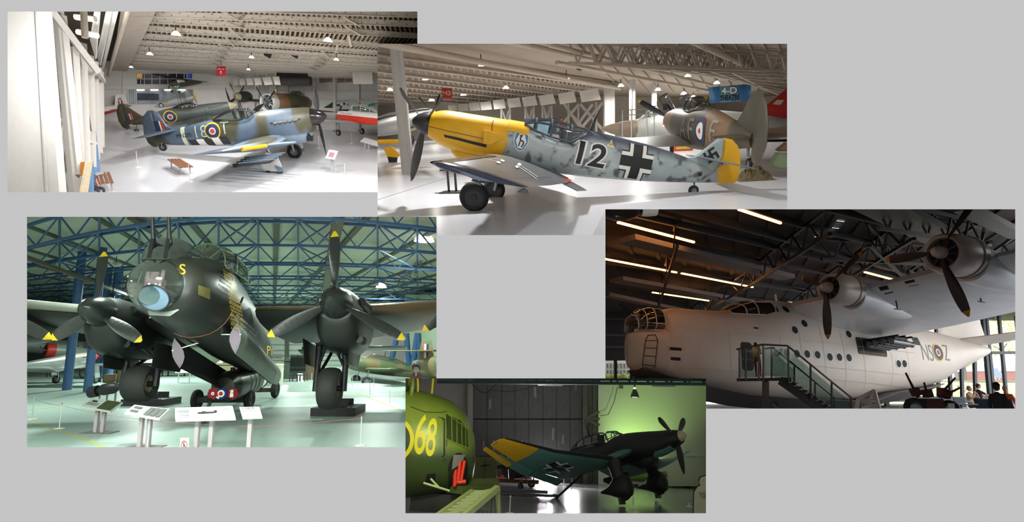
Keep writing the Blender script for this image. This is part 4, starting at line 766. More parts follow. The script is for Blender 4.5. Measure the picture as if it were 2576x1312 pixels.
for k, (a, b, c, d, w) in enumerate([(940, 113, 1560, 209, .34), (940, 137, 1500, 222, .34), (940, 160, 1440, 232, .36), (940, 179, 1400, 238, .36), (940, 196, 1350, 243, .38), (940, 211, 1300, 247, .38), (940, 223, 1260, 251, .4), (940, 234, 1230, 255, .42), (940, 244, 1200, 258, .45), (940, 252, 1180, 260, .45)]):
    p, q = cpl(a, b, -.05), cpl(c, d, -.05); mb = MB().bar(p-Vector((0, 0, .2)), q-Vector((0, 0, .2)), .12, w); mb.bar(p-Vector((0, 0, .2+w/2)), q-Vector((0, 0, .2+w/2)), .3, .05); H.solid('beam', mb, cream, parent=None)
    if k < 7:                                            # herring-bone strutting between the joists
        mb = MB(); p2, q2 = cpl(a, b+17-k*1.3), cpl(c, d+11-k*.7)
        for j in range(46):
            f = j/46; x0 = p.lerp(q, f); x1 = p2.lerp(q2, f+.012); mb.bar(x0-Vector((0, 0, .02)), x1-Vector((0, 0, .3)), .09, .03)
            mb.bar(x0-Vector((0, 0, .3)), x1-Vector((0, 0, .02)), .09, .03)
        o = H.solid('strutting', mb, mat('timber_strut', (172, 156, 136), .8, var=.15), kind='stuff', label='herring-bone timber strutting between the ceiling joists', cat='strutting')
# steel roof on the right: ridge pipes and lattice trusses
steelc = mat('roof_steel', (176, 164, 148), .6, var=.12)
for a, b, c, d, r in ((1380, 112, 1790, 214, .09), (1400, 157, 1800, 231, .09), (1270, 103, 1560, 163, .1), (1730, 97, 2010, 228, .12), (1250, 98, 1470, 150, .06), (900, 97, 1560, 222, .13)):
    H.solid('trim_roof', MB().tube([cpl(a, b, -.45), cpl(c, d, -.45)], r, 10), mat('roof_pipe', (196, 182, 162), .5, var=.08), smooth=True)
for k in range(9):
    u0, v0, u1, v1 = 1430+k*52, 104+k*4, 2000, 132+k*13; p, q = cpl(u0, v0, -.1), cpl(u1, v1, -.1); dn = Vector((0, 0, .75)); mb = MB().bar(p, q, .1, .1).bar(p-dn, q-dn, .1, .1); n = 14-k
    for j in range(n): a, b = p.lerp(q, j/n), p.lerp(q, (j+1)/n); m_ = (a+b)/2-dn; mb.bar(a, m_, .06, .06).bar(m_, b, .06, .06)
    H.solid('beam', mb, steelc)
for k in range(16):
    u = 1450+k*36; mb = MB().bar(cpl(u, 108, -.06), cpl(u+120-k*5, 232, -.06), .07, .09); H.solid('beam', mb, steelc)
# walls at the far end
WD = [62, 58, 50, 46]
mb = MB()
for (u0, d0), (u1, d1) in (((900, 66), (1200, 62)), ((1200, 62), (1530, 56)), ((1530, 56), (1800, 62)), ((1800, 62), (2100, 50))):
    a, b = H.at(u0, 300, d0), H.at(u1, 300, d1); mb.quad((a.x, a.y, -.2), (b.x, b.y, -.2), (b.x, b.y, 7), (a.x, a.y, 7))
H.solid('wall_back', mb, mat('wall_back_cream', (212, 204, 190), .8, var=.1, scale=.5))
for u, d0, w, v0 in ((1014, 22.4, .46, 60), (1533, 40, .72, 190), (1591, 38, .38, 120), (1644, 42, .34, 120)):
    a = H.at(u, 300, d0); t = MB().box((a.x, a.y, 3.6), (w, .35, 7.4)); t.box((a.x-w*.3, a.y-.18, 3.6), (w*.12, .06, 7.4)).box((a.x+w*.3, a.y-.18, 3.6), (w*.12, .06, 7.4)); H.solid('column', t, white2)
# hanging white boards along the bay, lattice uprights under them
QB = [((1127, 265), (1148, 263), (1150, 277), (1129, 279)), ((1151, 263), (1175, 260), (1178, 278), (1154, 280)), ((1178, 260), (1205, 257), (1209, 277), (1183, 279)), ((1207, 257), (1234, 254), (1238, 275), (1211, 277)), ((1239, 252), (1268, 249), (1272, 272), (1243, 275)), ((1275, 249), (1306, 245), (1311, 268), (1280, 271)), ((1312, 245), (1346, 240), (1352, 264), (1318, 268)), ((1354, 241), (1391, 235), (1398, 260), (1360, 265)), ((1403, 236), (1443, 229), (1450, 256), (1409, 262)), ((1457, 230), (1503, 221), (1511, 250), (1463, 257))]
QN = ['smallest and farthest', 'second smallest', 'third smallest', 'fourth smallest', 'fifth', 'sixth', 'seventh', 'eighth', 'ninth', 'largest and nearest']
for k, (q, nm) in enumerate(zip(QB, QN)):
    d = 54-k*1.6; mb, P = board_px(H, q, [d, d-.8, d-.8, d]); t = H.thing('hanging_board', '%s of the ten white boards hung in a row behind the yellow nose' % nm, 'board', group='white hanging boards')
    mb.build('panel', mat('board_white', (222, 216, 206), .6, var=.03), t, smooth=False)
    MB().tube([P[0], P[0]+Vector((0, 0, 1.0))], .02, 6).tube([P[1], P[1]+Vector((0, 0, 1.0))], .02, 6).build('hanger', steelc, t)
for a, b, c, d in ((1262, 275, 1262, 335), (1283, 272, 1283, 335), (1322, 270, 1322, 335), (1343, 268, 1343, 335), (1365, 266, 1365, 335), (1388, 265, 1388, 335), (1430, 262, 1430, 335), (1455, 262, 1455, 335), (1500, 258, 1500, 340), (1520, 250, 1520, 340), (1366, 268, 1386, 330), (1386, 268, 1366, 330), (1418, 258, 1470, 335), (1455, 262, 1400, 330), (1460, 262, 1520, 330), (1515, 258, 1455, 330), (1440, 290, 1475, 330), (1490, 262, 1455, 310), (1322, 275, 1340, 330), (1340, 275, 1322, 330), (1264, 280, 1282, 330), (1282, 280, 1264, 330)):
    H.solid('trim_lattice', MB().bar(H.at(a, b, 47), H.at(c, d, 47), .16, .22), white2)
# signs
def sign(H, name, label, q, d, col, shapes, th=.05):
    t = H.thing(name, label, 'sign'); mb, P = board_px(H, q, d, th); mb.build('panel', mat('sign_%d_%d_%d' % col, col, .5, var=.03), t, smooth=False); sign_text(H, P, shapes, t)
    MB().tube([P[0], P[0]+Vector((0, 0, .8))], .012, 5).tube([P[1], P[1]+Vector((0, 0, .8))], .012, 5).build('hanger', BLACKM(), t); return t
wt = mat('letter_white', (238, 238, 234), .5, var=0)
sign(H, 'hall_sign', 'red square sign reading H3 hung above the yellow nose', [(1111, 221), (1136, 222), (1137, 247), (1112, 246)], 40, (190, 42, 42), [utext('H3', .13, .28, .87, .75, wt, .012)])
sign(H, 'exit_sign', 'green running-man exit sign hung under the roof beams', [(1373, 195), (1400, 197), (1401, 210), (1374, 208)], 44, (28, 92, 66), [(*ring2(.001, .06, (.2, .75), 12), wt), (*line2([(.2, .65), (.16, .4), (.1, .2)], .07), wt), (*line2([(.16, .42), (.28, .3), (.26, .12)], .06), wt), (*line2([(.1, .55), (.3, .55)], .05), wt), (*rect2(.42, .44, .75, .56), wt), (*rect2(.83, .2, .93, .8), wt)])
t = H.thing('theatre_banner', 'blue 4-D theatre banner hanging at the far end', 'banner'); mb, P = board_px(H, [(1783, 219), (1889, 211), (1890, 252), (1784, 259)], [40, 38.5, 38.5, 40])
mb.build('panel', camo('banner_sky', [(22, 62, 116), (40, 104, 160), (120, 170, 205)], 1.4, 3., soft=.12, th=[.45, .62]), t, smooth=False); dk = mat('letter_navy', (18, 28, 52), .5, var=0)
sign_text(H, P, [(*poly2([(.27, .1), (.7, .1), (.7, .95), (.27, .95)]), mat('banner_teal', (70, 140, 160), .6)), utext('4-D', .28, .44, .7, .94, dk, .06), utext('4-D', .3, .48, .68, .9, wt, .03), utext('THEATRE', .26, .08, .74, .42, dk, .05)], t)
t = H.thing('display_wall', 'navy blue display wall seen through the cockpit glass', 'display'); mb, P = board_px(H, [(1318, 299), (1400, 297), (1400, 345), (1318, 345)], 40); mb.build('panel', mat('navy_panel', (34, 44, 74), .6), t, smooth=False)
mb, P = board_px(H, [(1330, 306), (1386, 305), (1386, 340), (1330, 340)], 39.9); mb.build('poster', mat('poster_pale', (150, 180, 196), .6, var=.3, scale=2), t, smooth=False)
# lamps
def proj_lamps(H, lst, cl, dz, r, power, where, glow=6.):
    for k, (u, v) in enumerate(lst):
        p = cl(u, v, dz); dd = (H.M @ p).y
        lamp_dome(H, p, dd*8.5/FPX, where[k] if k < len(where) else '', power, glow=glow, group='dome lamps of the timber hall')
L2 = [(1211, 166), (1070, 201), (1425, 199), (1273, 223), (981, 228), (1166, 240), (1086, 254), (977, 273), (1613, 164), (1730, 193), (1803, 211), (1562, 218), (1655, 228), (1720, 238), (1744, 247)]
N2 = ['lit dome lamp above the yellow cowling, largest of the left roof', 'small lit lamp between beams left of the H3 sign', 'lit dome lamp just right of the green exit sign', 'lit dome lamp above the hanging boards', 'lit dome lamp beside the white column', 'lit dome lamp right of the H3 sign', 'lit dome lamp between the propeller blade and the H3 sign', 'lowest lit lamp left of the white column', 'largest lit dome lamp under the steel roof', 'lit dome lamp above the brown fighter cockpit', 'lit dome lamp left above the theatre banner', 'lit dome lamp between two white columns', 'lit dome lamp right of the thin white column', 'lit lamp above the raised jet canopy', 'lowest lit lamp left of the theatre banner']
proj_lamps(H, L2, cpl, -.5, .2, 1000, N2)
for x, y, e in ((-1.4, 8, 150), (4.5, 9, 170), (10, 12, 300), (-.5, 15.5, 850), (6, 19, 560), (-6, 17, 560)):
    area(H, (x, y, 6.0), e, .5)  # unseen overhead fill lights added for the near aircraft
for u, v, d, nm in ((1459, 167, 30, 'black multi-sided loudspeaker hung from the roof pipe'), (1500, 173, 40, 'small black loudspeaker right of the bigger one')):
    t = H.thing('loudspeaker', nm, 'speaker', H.at(u, v, d)); r = .24 if d == 30 else .12; MB().sphere((0, 0, 0), r, 8).build('housing', BLACKM(), t, smooth=False); MB().tube([(0, 0, r), (0, 0, r+.7)], .02, 6).build('bracket', BLACKM(), t); MB().lathe([(.001, -r*1.0), (r*.5, -r*.98)], 12, M=Matrix.Rotation(math.pi/2, 4, 'Z')).build('cone', mat('speaker_cone', (60, 60, 62), .6), t)

# ---- the yellow-nosed fighter
M109 = Matrix([[0.9037, -0.0279, 0.1699, -2.2451], [0.0689, 0.8907, -0.22, 13.062], [-0.1578, 0.2288, 0.877, 3.2931], [0.0, 0.0, 0.0, 1.0]])
mott = camo('mottled_grey', [(152, 164, 164), (176, 186, 184)], 1.2, 2., under=(74, 80, 94), zthr=.33, zsoft=-.12, soft=.08, spots=((92, 94, 100), 4.2, .55, .68), rough=.38)
wgrey = camo('wing_grey', [(96, 96, 100), (120, 112, 102)], .6, 4., soft=.1, rough=.3)
yel = mat('cowl_yellow', (222, 168, 16), .42, var=.08, scale=3); dkg = mat('frame_grey', (66, 72, 84), .4, var=.08)
t = H.thing('fighter_aircraft', 'mottled grey fighter number 12 with a yellow nose and yellow rudder', 'aircraft', M=M109)
FU = [(.36, -.34, .27, .32), (.62, -.46, .37, .40), (1.0, -.57, .41, .45, 2.2, 2.3), (1.35, -.64, .42, .47, 2.2, 2.4), (1.9, -.62, .44, .48, 2.2, 2.5), (2.32, -.64, .45, .48, 2.2, 2.5)]
FR = [(2.3, -.64, .45, .48, 2.2, 2.5), (2.8, -.66, .46, .47, 2.2, 2.3), (2.98, -.66, .34, .47, 2.2, 2.6), (3.9, -.64, .2, .44, 2.2, 2.6), (4.1, -.63, .3, .42, 2.1, 2.3), (4.38, -.62, .58, .40, 2, 2), (5.24, -.54, .55, .33), (6.22, -.42, .49, .25), (7.2, -.27, .36, .16), (8.05, -.12, .2, .05)]
cw = fus_mb(FU); cw.build('cowling', yel, t); fr = fus_mb(FR); fr.build('fuselage', mott, t); B = fr.bvh(); BC = cw.bvh()
k_ = mat('paint_black', (22, 22, 26), .5, var=.05); w_ = mat('paint_white', WHT, .5, var=.03)
pp = lambda pts, c=-.45: poly2(pxpoly(M109, pts, 'y', c))
band(t, FR, 2.28, 2.86, yel, 'cowl_panel', .012, 2, 13); decal('cowl_panel', [(*pp([(1262, 312), (1281, 318), (1272, 390), (1262, 388)]), yel)], lambda a, b: (a, -6, b), t, B, (0, 1, 0))
decal('exhaust_slot', [(*pp([(1116, 338), (1150, 345), (1190, 355), (1224, 363), (1223, 371), (1180, 360), (1150, 352), (1118, 345)]), k_), (*line2(pxpoly(M109, [(1070, 316), (1130, 330), (1210, 347), (1222, 352)], 'y', -.45), .012), k_), (*line2(pxpoly(M109, [(1245, 294), (1238, 310), (1236, 360)], 'y', -.45), .015), k_)], lambda a, b: (a, -6, b), t, BC, (0, 1, 0), maxlen=.12)
sc_ = MB()                                             # side air scoop with a long tapering fairing
a = [upx(M109, u, v, 'y', -.5) for u, v in ((1217, 327), (1234, 329), (1232, 363), (1216, 360), (1268, 345), (1240, 328), (1238, 364))]; o_ = Vector((0, -.16, 0))
sc_.loft([[a[0], a[0]+o_, a[3]+o_, a[3]], [a[1], a[1]+o_*1.2, a[2]+o_*1.2, a[2]], [a[4]+Vector((0, .02, .02)), a[4]+Vector((0, -.01, .02)), a[4]+Vector((0, -.01, -.02)), a[4]+Vector((0, .02, -.02))]]).build('air_scoop', yel, t, smooth=False)
oc = fus_mb([(1.0, -.62, -.45, .16), (1.15, -.74, -.45, .26), (1.6, -.78, -.45, .27), (2.0, -.6, -.45, .2)]); oc.build('oil_cooler', yel, t)
decal('lettering', [txt('12', (4.56, .0), .64, .82, w_, .07), txt('12', (4.56, .0), .58, .75, k_, .02)], lambda a, b: (a+.06*b, -6, b), t, B, (0, 1, 0), maxlen=.12)
decal('cross_marking', cross((5.73, .02), .43, .02), lambda a, b: (a, -6, b), t, B, (0, 1, 0), maxlen=.12)
sh = [(-.15, .2), (-.05, .17), (.05, .17), (.15, .2), (.17, -.02), (.08, -.2), (0, -.23), (-.08, -.2), (-.17, -.02)]; cx_, cz_ = 2.7, -.0
S_ = lambda P, k=1.: [(cx_+x*k, cz_+z*k) for x, z in P]
decal('shield_emblem', [(*poly2(S_(sh, 1.1)), w_), (*poly2(S_(sh)), mat('paint_shield_blue', (58, 118, 176), .5)), (*poly2(S_([(-.08, .18), (.08, .18), (.15, .0), (.06, -.2), (-.06, -.2), (-.15, 0)], .9)), w_), (*line2(S_([(.0, .15), (-.03, .06), (-.01, .02), (.06, .0), (.07, -.05), (.03, -.14)]), .035), k_), (*line2(S_([(-.02, .02), (-.04, -.13)]), .03), k_), (*line2(S_([(-.05, .12), (.02, .14)]), .03), k_)], lambda a, b: (a, -6, b), t, B, (0, 1, 0), maxlen=.1)
yt_ = mat('paint_pale_yellow', (222, 200, 120), .5)
decal('fuel_triangle', [(*poly2([(4.88, .28), (5.1, .26), (4.99, .45)]), w_), (*poly2([(4.905, .295), (5.075, .28), (4.99, .42)]), yt_), txt('87', (4.99, .33), .05, .07, k_), (*poly2([(2.36, .13), (2.46, .12), (2.41, .22)]), w_), txt('A', (2.41, .16), .06, .05, k_)], lambda a, b: (a, -6, b), t, B, (0, 1, 0))
# wings: near (port) wing with slat, lowered flap, walkway lines
WG = [(.3, 2.0, 2.2, -.5, .14, .24), (2.0, 1.78, 2.05, -.47, .13, .2), (4.2, 1.42, 1.8, -.43, .12, .15), (6.0, 1.13, 1.5, -.4, .1, .1)]
w1 = wing_mb(WG, -1); w1.build('wing', wgrey, t); BW = w1.bvh(); wing_mb([(y*.75, a, b, z, q, d) for y, a, b, z, q, d in WG], 1).build('wing', wgrey, t)
slat = MB(); rg = []
for y, xl, c, z, th, dr in WG: 
    if y > 1: rg.append([Vector((xl-.03+q*c, -y, z+s_*th*c*1.12-dr*q)) for q, s_ in [(.2, .46), (.1, .37), (.03, .2), (-.012, 0), (.03, -.17), (.1, -.3), (.2, -.36)]])
slat.loft(rg, 0, False, False).build('leading_edge_slat', mat('slat_gloss', (48, 52, 66), .18, .3, var=.15), t)
tipm = MB(); y, xl, c, z, th, dr = WG[-1]; tipm.loft([[Vector((xl+a*c*k+(1-k)*.3*c, -(y+o), z+b*th*c*k*1.05-dr*a)) for a, b in AF] for k, o in ((1.02, -.1), (1.0, .1), (.86, .2), (.6, .27), (.2, .3))]).build('wing_tip', mat('slat_gloss'), t)
for sh_, nm in (([(*line2(pxpoly(M109, [(1215, 393), (1268, 400)], 'z', -.36), .035), w_), (*line2(pxpoly(M109, [(1212, 398), (1255, 405)], 'z', -.36), .035), w_), (*poly2(pxpoly(M109, [(1262, 398), (1271, 401), (1267, 404), (1258, 402)], 'z', -.36)), w_), (*poly2(pxpoly(M109, [(1252, 403), (1262, 406), (1257, 409), (1248, 407)], 'z', -.36)), w_)], 'walkway_line'),
                ([(*line2(pxpoly(M109, [(1308, 417), (1354, 437)], 'z', -.45), .035), w_), (*line2(pxpoly(M109, [(1302, 420), (1352, 442)], 'z', -.45), .035), w_), (*poly2(pxpoly(M109, [(1305, 412), (1312, 415), (1306, 420), (1299, 417)], 'z', -.45)), w_), (*poly2(pxpoly(M109, [(1299, 419), (1306, 422), (1300, 426), (1294, 423)], 'z', -.45)), w_)], 'walkway_line'),
                ([(*line2(pxpoly(M109, [(1296, 455), (1392, 436)], 'z', -.5), .009), k_)], 'panel_line')):
    decal(nm, sh_, lambda a, b: (a, b, 4), t, BW, (0, 0, -1), .008)
p = [upx(M109, u, v, 'z', -.7) for u, v in ((1417, 446), (1437, 455), (1435, 459), (1415, 450))]; MB().prism([(0, 0)]*3, 0, lambda *a: p[0]); MB().add(p+[q+Vector((0, 0, .03)) for q in p], [(0, 1, 2, 3), (7, 6, 5, 4), (0, 4, 5, 1), (1, 5, 6, 2), (2, 6, 7, 3), (3, 7, 4, 0)]).build('red_warning_flap', mat('paint_red_bright', (196, 40, 40), .5), t, smooth=False)
f_ = MB(); a, b = Vector((3.7, -2.2, -.7)), Vector((4.15, -.62, -.78)); f_.add([a, b, b+Vector((.42, .0, -.12)), a+Vector((.36, 0, -.1)), a+Vector((0, 0, .04)), b+Vector((0, 0, .04)), b+Vector((.42, 0, -.1)), a+Vector((.36, 0, -.08))], [(0, 1, 2, 3), (7, 6, 5, 4), (0, 4, 5, 1), (1, 5, 6, 2), (2, 6, 7, 3), (3, 7, 4, 0)]).build('flap', wgrey, t, smooth=False)
slab_mb(pxpoly(M109, [(1310, 477), (1318, 473), (1326, 478), (1330, 486), (1318, 487), (1300, 483)], 'y', -5.4), .05, vert(-5.4)).build('mass_balance', dkg, t)
# tail
slab_mb([(7.0, .34), (7.3, .45), (7.76, 1.0), (7.95, 1.04), (8.03, .6), (7.92, .1), (8.0, -.1), (7.4, -.18)], .12, vert(), .85).build('fin', camo('fin_grey', [(150, 164, 164), (165, 178, 176)], 2., 5.), t)
slab_mb([(7.93, 1.05), (8.15, 1.04), (8.33, .93), (8.47, .74), (8.56, .45), (8.6, .1), (8.55, -.02), (8.3, -.1), (8.0, -.12), (7.9, .1), (8.02, .62)], .1, vert(), .86).build('rudder', yel, t)
TS = mat('tail_steel', (120, 128, 136), .3, .3)
wing_mb([(.05, 7.32, .9, .44, .09), (1.5, 7.7, .62, .43, .07)], -1).build('tailplane', TS, t); wing_mb([(.05, 7.32, .9, .44, .09), (1.5, 7.55, .62, .43, .07)], 1).build('tailplane', TS, t)
MB().tube([(7.62, -.08, -.1), (7.75, -.75, .4)], .035, 8).build('tail_strut', GREYM(), t)
q = .165; G = [(0, 0)]; hk = []
for a in range(4):
    r2 = lambda P, a=a: [(7.69+(x*math.cos(a*math.pi/2+.75)-y*math.sin(a*math.pi/2+.75))*q, .55+(x*math.sin(a*math.pi/2+.75)+y*math.cos(a*math.pi/2+.75))*q) for x, y in P]
    hk += [(*poly2(r2([(-.17, -.17), (.17, -.17), (.17, 1), (-.17, 1)])), k_), (*poly2(r2([(.17, .66), (.17, 1), (.95, 1), (.95, .66)])), k_)]
decal('tail_marking', hk, lambda a, b: (a, -.068, b), t, None, (0, 1, 0), .004)
MB().lathe([(.001, 0), (.055, 0)], 12, M=Matrix.Translation((7.5, -.155, .02)) @ Matrix.Rotation(math.pi/2, 4, 'Z')).build('jacking_hole', k_, t)
# propeller, canopy, mast, gear
tl = rotz(24); hub = (.22, 0, -.02); ph, ln = blades_px(M109, hub, tl, [(1005, 223), (1034, 455), (1118, 237)])
prop(t, .22, -.02, 1.55, 3, 0, .3, sp=[(-.34, .001), (-.31, .08), (-.2, .19), (-.02, .28), (.18, .325), (.2, .3)], tilt=tl, phases=ph, lens=[x/1.55 for x in ln], spm=mat('spinner_black', (44, 43, 46), .35, var=.1), base_pitch=25, wide=.6)
canopy(t, [(2.72, .42, .45, .26), (3.02, .32, .62, .3), (3.42, .24, .66, .32), (3.95, .2, .62, .31), (4.42, .5, .58, .18)], [1, 2, 3], dkg, rails=(0, .22, .5, .78, 1), rr=.03)
MB().box((3.75, 0, .2), (.12, .4, .5)).box((3.0, 0, .25), (.1, .4, .25)).build('cockpit_seat', BLACKM(), t)
MB().tube([(4.44, 0, .55), (4.5, 0, .9), (4.58, 0, 1.18)], [.05, .035, .012], 8).build('aerial_mast', BLACKM(), t)
for c, tp, r in (((1.79, -1.15, -1.49), (2.15, -.95, -.55), .365), ((2.28, 1.15, -1.52), (2.3, .9, -.55), .32)):
    wheel(t, c, r, .24, hubm=BLACKM(), axis=(.12, 1, .12), hub=.62)
    MB().tube([(c[0]+.02, c[1]*.85, c[2]), (c[0]+.05, c[1]*.85, c[2]+.42), tp], [.05, .06, .07], 10).build('gear_leg', STEEL(), t)
    MB().add([(c[0]-.14, c[1]*.9, c[2]+.35), (c[0]+.2, c[1]*.9, c[2]+.35), (tp[0]+.22, tp[1]*1.02, tp[2]+.1), (tp[0]-.2, tp[1]*1.02, tp[2]+.1)], [(0, 1, 2, 3)]).build('gear_door', dkg, t, smooth=False)
wheel(t, (7.5, 0, -.43), .14, .1, 'tail_wheel'); MB().tube([(7.5, .06, -.43), (7.5, .06, -.28), (7.46, 0, -.22), (7.44, 0, -.1)], [.02, .02, .035, .04], 8).build('tail_wheel_leg', GREYM(), t)
# ---- brown and green fighter behind, seen from its tail
MH = two(H, (1684, 300, 23.6), (1932, 364, 14.8), 9.6)
cam_h = camo('camo_brown_green', [(70, 66, 54), (118, 92, 68)], .42, 1.3, rough=.45, under=(150, 150, 140), zthr=-.62)
t, B, W = aircraft(H, 'fighter_aircraft', 'brown and green camouflaged fighter AF behind the mottled one', MH,
    [(.5, -.42, .42, .42), (1.2, -.62, .55, .5), (2.4, -.85, .62, .52), (3.4, -.85, .66, .5), (4.2, -.8, .86, .48, 2, 1.6), (5.5, -.68, .74, .42, 2, 1.6), (7.2, -.42, .48, .28), (8.6, -.2, .24, .1)], cam_h,
    [(.4, 2.0, 2.5, -.6, .17), (2.2, 2.1, 2.3, -.58, .16), (5.2, 2.5, 1.6, -.25, .12), (6.0, 2.85, 1.0, -.18, .1)], cam_h,
    [(7.3, .4), (7.8, .8), (8.35, 1.38), (8.62, 1.42), (8.62, -.1), (7.9, -.1)], [(8.62, 1.45), (8.95, 1.4), (9.3, 1.05), (9.5, .5), (9.5, -.1), (9.2, -.55), (8.62, -.62)], cam_h, cam_h,
    [(.1, 7.7, 1.1, .1, .1), (1.0, 7.95, .8, .1, .08)], cam_h,
    dict(x=.35, z=0, Rr=1.75, n=3, phase=0, chord=.28, sp=[(-.4, .001), (-.3, .16), (0, .33), (.2, .4)], tipm=mat('prop_tip_yellow', (222, 176, 40), .5), phases=blades_px(MH, (.35, 0, 0), rotz(0), [(1610, 255), (1749, 263), (1690, 360)])[0]),
    dict(st=[(2.6, .6, .62, .26), (2.95, .55, 1.02, .3), (3.6, .55, 1.08, .32), (4.15, .7, .92, .28)], fr=[1, 2, 3], frm=mat('frame_brown', (66, 60, 50), .5)),
    dict(x=2.1, y=1.15, zc=-1.62, r=.38, w=.22, top=(2.3, 1.3, -.6)), dict(x=8.5, zc=-.68, r=.17, ztop=-.15))
gl = mat('code_grey', (136, 134, 126), .5)
side(t, B, 'code_letters', [txt('A', (3.55, -.02), .78, .62, gl, .0), txt('F', (4.35, -.02), .78, .5, gl, .0), txt('F', (6.3, .08), .7, .45, gl)], -1)
side(t, B, 'roundel', roundel((5.25, -.0), .47, 'blue'), -1)
decal('wing_roundel', roundel((3.1, -4.6), .55, 'low'), lambda a, b: (a, b, 4), t, W[-1], (0, 0, -1), .01)
# ---- grey jet with raised canopies and red fin
MJ = two(H, (1511, 321, 31.), (1985, 330, 34.5), 13.2)
jg = camo('jet_grey', [(150, 154, 150), (168, 170, 164)], .5, 6., soft=.1, rough=.4)
t, B, W = aircraft(H, 'jet_aircraft', 'grey jet fighter with two raised canopies and a red fin', MJ,
    [(2.1, -.55, .42, .55), (2.6, -.7, .62, .66), (3.6, -.8, .95, .72), (4.6, -.85, 1.1, .8), (6.0, -.85, 1.2, 1.0, 2.6, 2.6), (8.0, -.85, 1.15, 1.3, 3, 2.6), (10, -.8, 1.05, 1.35, 3, 2.6), (12.5, -.7, .8, 1.1, 2.5, 2.5), (14.5, -.3, .6, .6)], jg,
    [(1.0, 6.2, 6.2, -.55, .05), (4.6, 9.2, 2.6, -.4, .05)], jg, [(9.6, 1.0), (11.2, 1.55), (12.6, 2.6), (14.4, 2.75), (14.6, .6), (10, .8)], None, None, mat('fin_red', (206, 46, 40), .45, var=.06))
MB().lathe([(.001, 0), (.09, .12), (.25, .6), (.42, 1.3), (.53, 2.15)], 24).xf(Matrix.Translation((0, 0, -.05))).build('radome', mat('radome_tan', (128, 114, 96), .5, var=.1), t)
for s in (-1, 1):
    MB().loft([[Vector((x, s*(y+a), z)) for a, z in ((0, -.5), (.45, -.45), (.5, .1), (.42, .6), (0, .65))] for x, y in ((4.6, .75), (5.2, .8), (7, 1.0), (9, 1.2))]).build('air_intake', jg, t)
for x in (3.4, 4.8):
    c = MB(); rg = [[Vector((x+.1+f*1.0, .34*math.cos(a), 1.0+.4*math.sin(a)*(1-.25*f))) for a in [math.pi*k/10 for k in range(11)]] for f in (0, .5, 1)]
    Mt = Matrix.Translation((x+1.1, 0, 1.0)) @ Matrix.Rotation(R_(48), 4, 'Y') @ Matrix.Translation((-x-1.1, 0, -1.0)); rg = [[Mt @ p for p in r] for r in rg]
    g = c.loft(rg, 0, False, False).build('raised_canopy', glassmat('canopy_glass'), t); f = MB().tube(rg[0], .045, 6).tube(rg[2], .045, 6).tube([r[0] for r in rg], .045, 6).tube([r[10] for r in rg], .045, 6); f.build('canopy_frame', BLACKM(), g)
    MB().box((x+.85, 0, 1.15), (.3, .5, .6)).box((x+.45, 0, .95), (.6, .9, .25)).build('ejection_seat', BLACKM(), t)
canopy(t, [(2.6, .55, .6, .3), (3.0, .62, .95, .36), (3.4, .75, 1.3, .4)], [0, 1, 2], jg, rr=.03, name='windscreen')
rc, wc = mat('chequer_red', (190, 40, 38), .5), w_
ck = [(*rect2(12.75+i*.16, 2.42+j*.14, 12.91+i*.16, 2.56+j*.14), wc if (i+j) % 2 else rc) for i in range(10) for j in range(2)]
decal('fin_chequers', ck, lambda a, b: (a, -.08, b), t, None, (0, 1, 0)); decal('fin_panel', [(*poly2([(11.6, 1.62), (12.2, 1.6), (12.45, 1.9), (11.9, 1.9)]), w_)], lambda a, b: (a, -.075, b), t, None, (0, 1, 0))
side(t, B, 'nose_badge', [(*rect2(3.6+i*.12, .12+j*.1, 3.72+i*.12, .22+j*.1), rc if (i+j) % 2 else wc) for i in range(9) for j in range(2)]+[(*ring2(.001, .2, (4.14, .2), 14), mat('badge_gold', (196, 120, 40), .5))], -1)
side(t, B, 'serial_lettering', [txt('XV424', (9.6, .72), .2, .9, w_)], -1, label='white serial on the grey jet side')
# service platform railing beside the jet
t = H.thing('access_platform', 'thin metal access platform railing beside the jet cockpit', 'platform'); mt = GREYM()
for u in (1566, 1588, 1627, 1646): MB().tube([H.at(u, 277, 30), H.at(u, 345, 30)], .03, 6).build('upright', mt, t)
for v in (277, 290): MB().tube([H.at(1566, v, 30), H.at(1650, v-4, 30)], .025, 6).build('rail', mt, t)
# ---- silver aircraft on the left, yellow and black striped gear
MS = two(H, (1093, 286, 26.), (905, 330, 21.5), 8.2)
sil = mat('silver_skin', (186, 188, 188), .35, .35, var=.08); bt = mat('black_top', (40, 40, 42), .5)
t, B, W = aircraft(H, 'silver_aircraft', 'silver aircraft whose nose stands behind the yellow-nosed fighter', MS, [(.4, -.4, .4, .42), (1.0, -.55, .52, .5), (3, -.75, .6, .52), (5, -.7, .7, .48), (8, -.4, .4, .3)], sil,
    [(.4, 2.0, 2.2, -.5, .14), (5.5, 2.4, 1.5, -.2, .1)], camo('stripe_yellow_black', [(214, 164, 24), (40, 40, 38)], .9, 3., th=[.5]), None, None, None, None, None, None,
    dict(x=.3, z=0, Rr=1.7, n=4, phase=0, chord=.3, sp=[(-.35, .001), (-.2, .2), (.1, .36)], tipm=MATS['prop_tip_yellow'], phases=blades_px(MS, (.3, 0, 0), rotz(0), [(1050, 239), (1106, 238), (1060, 340), (1115, 330)])[0]), None,
    dict(x=1.6, y=1.3, zc=-1.55, r=.42, w=.26, top=(1.8, 1.4, -.5)))
side(t, B, 'black_top_line', [(*line2([(1.0, .42), (3, .5), (6, .5), (8, .38)], .09), bt)], 1)
t = H.thing('striped_tail', 'yellow and black tail fin resting low by the white column', 'aircraft part', H.fl(985, 408)); ym = MATS['cowl_yellow']; bk = BLACKM()
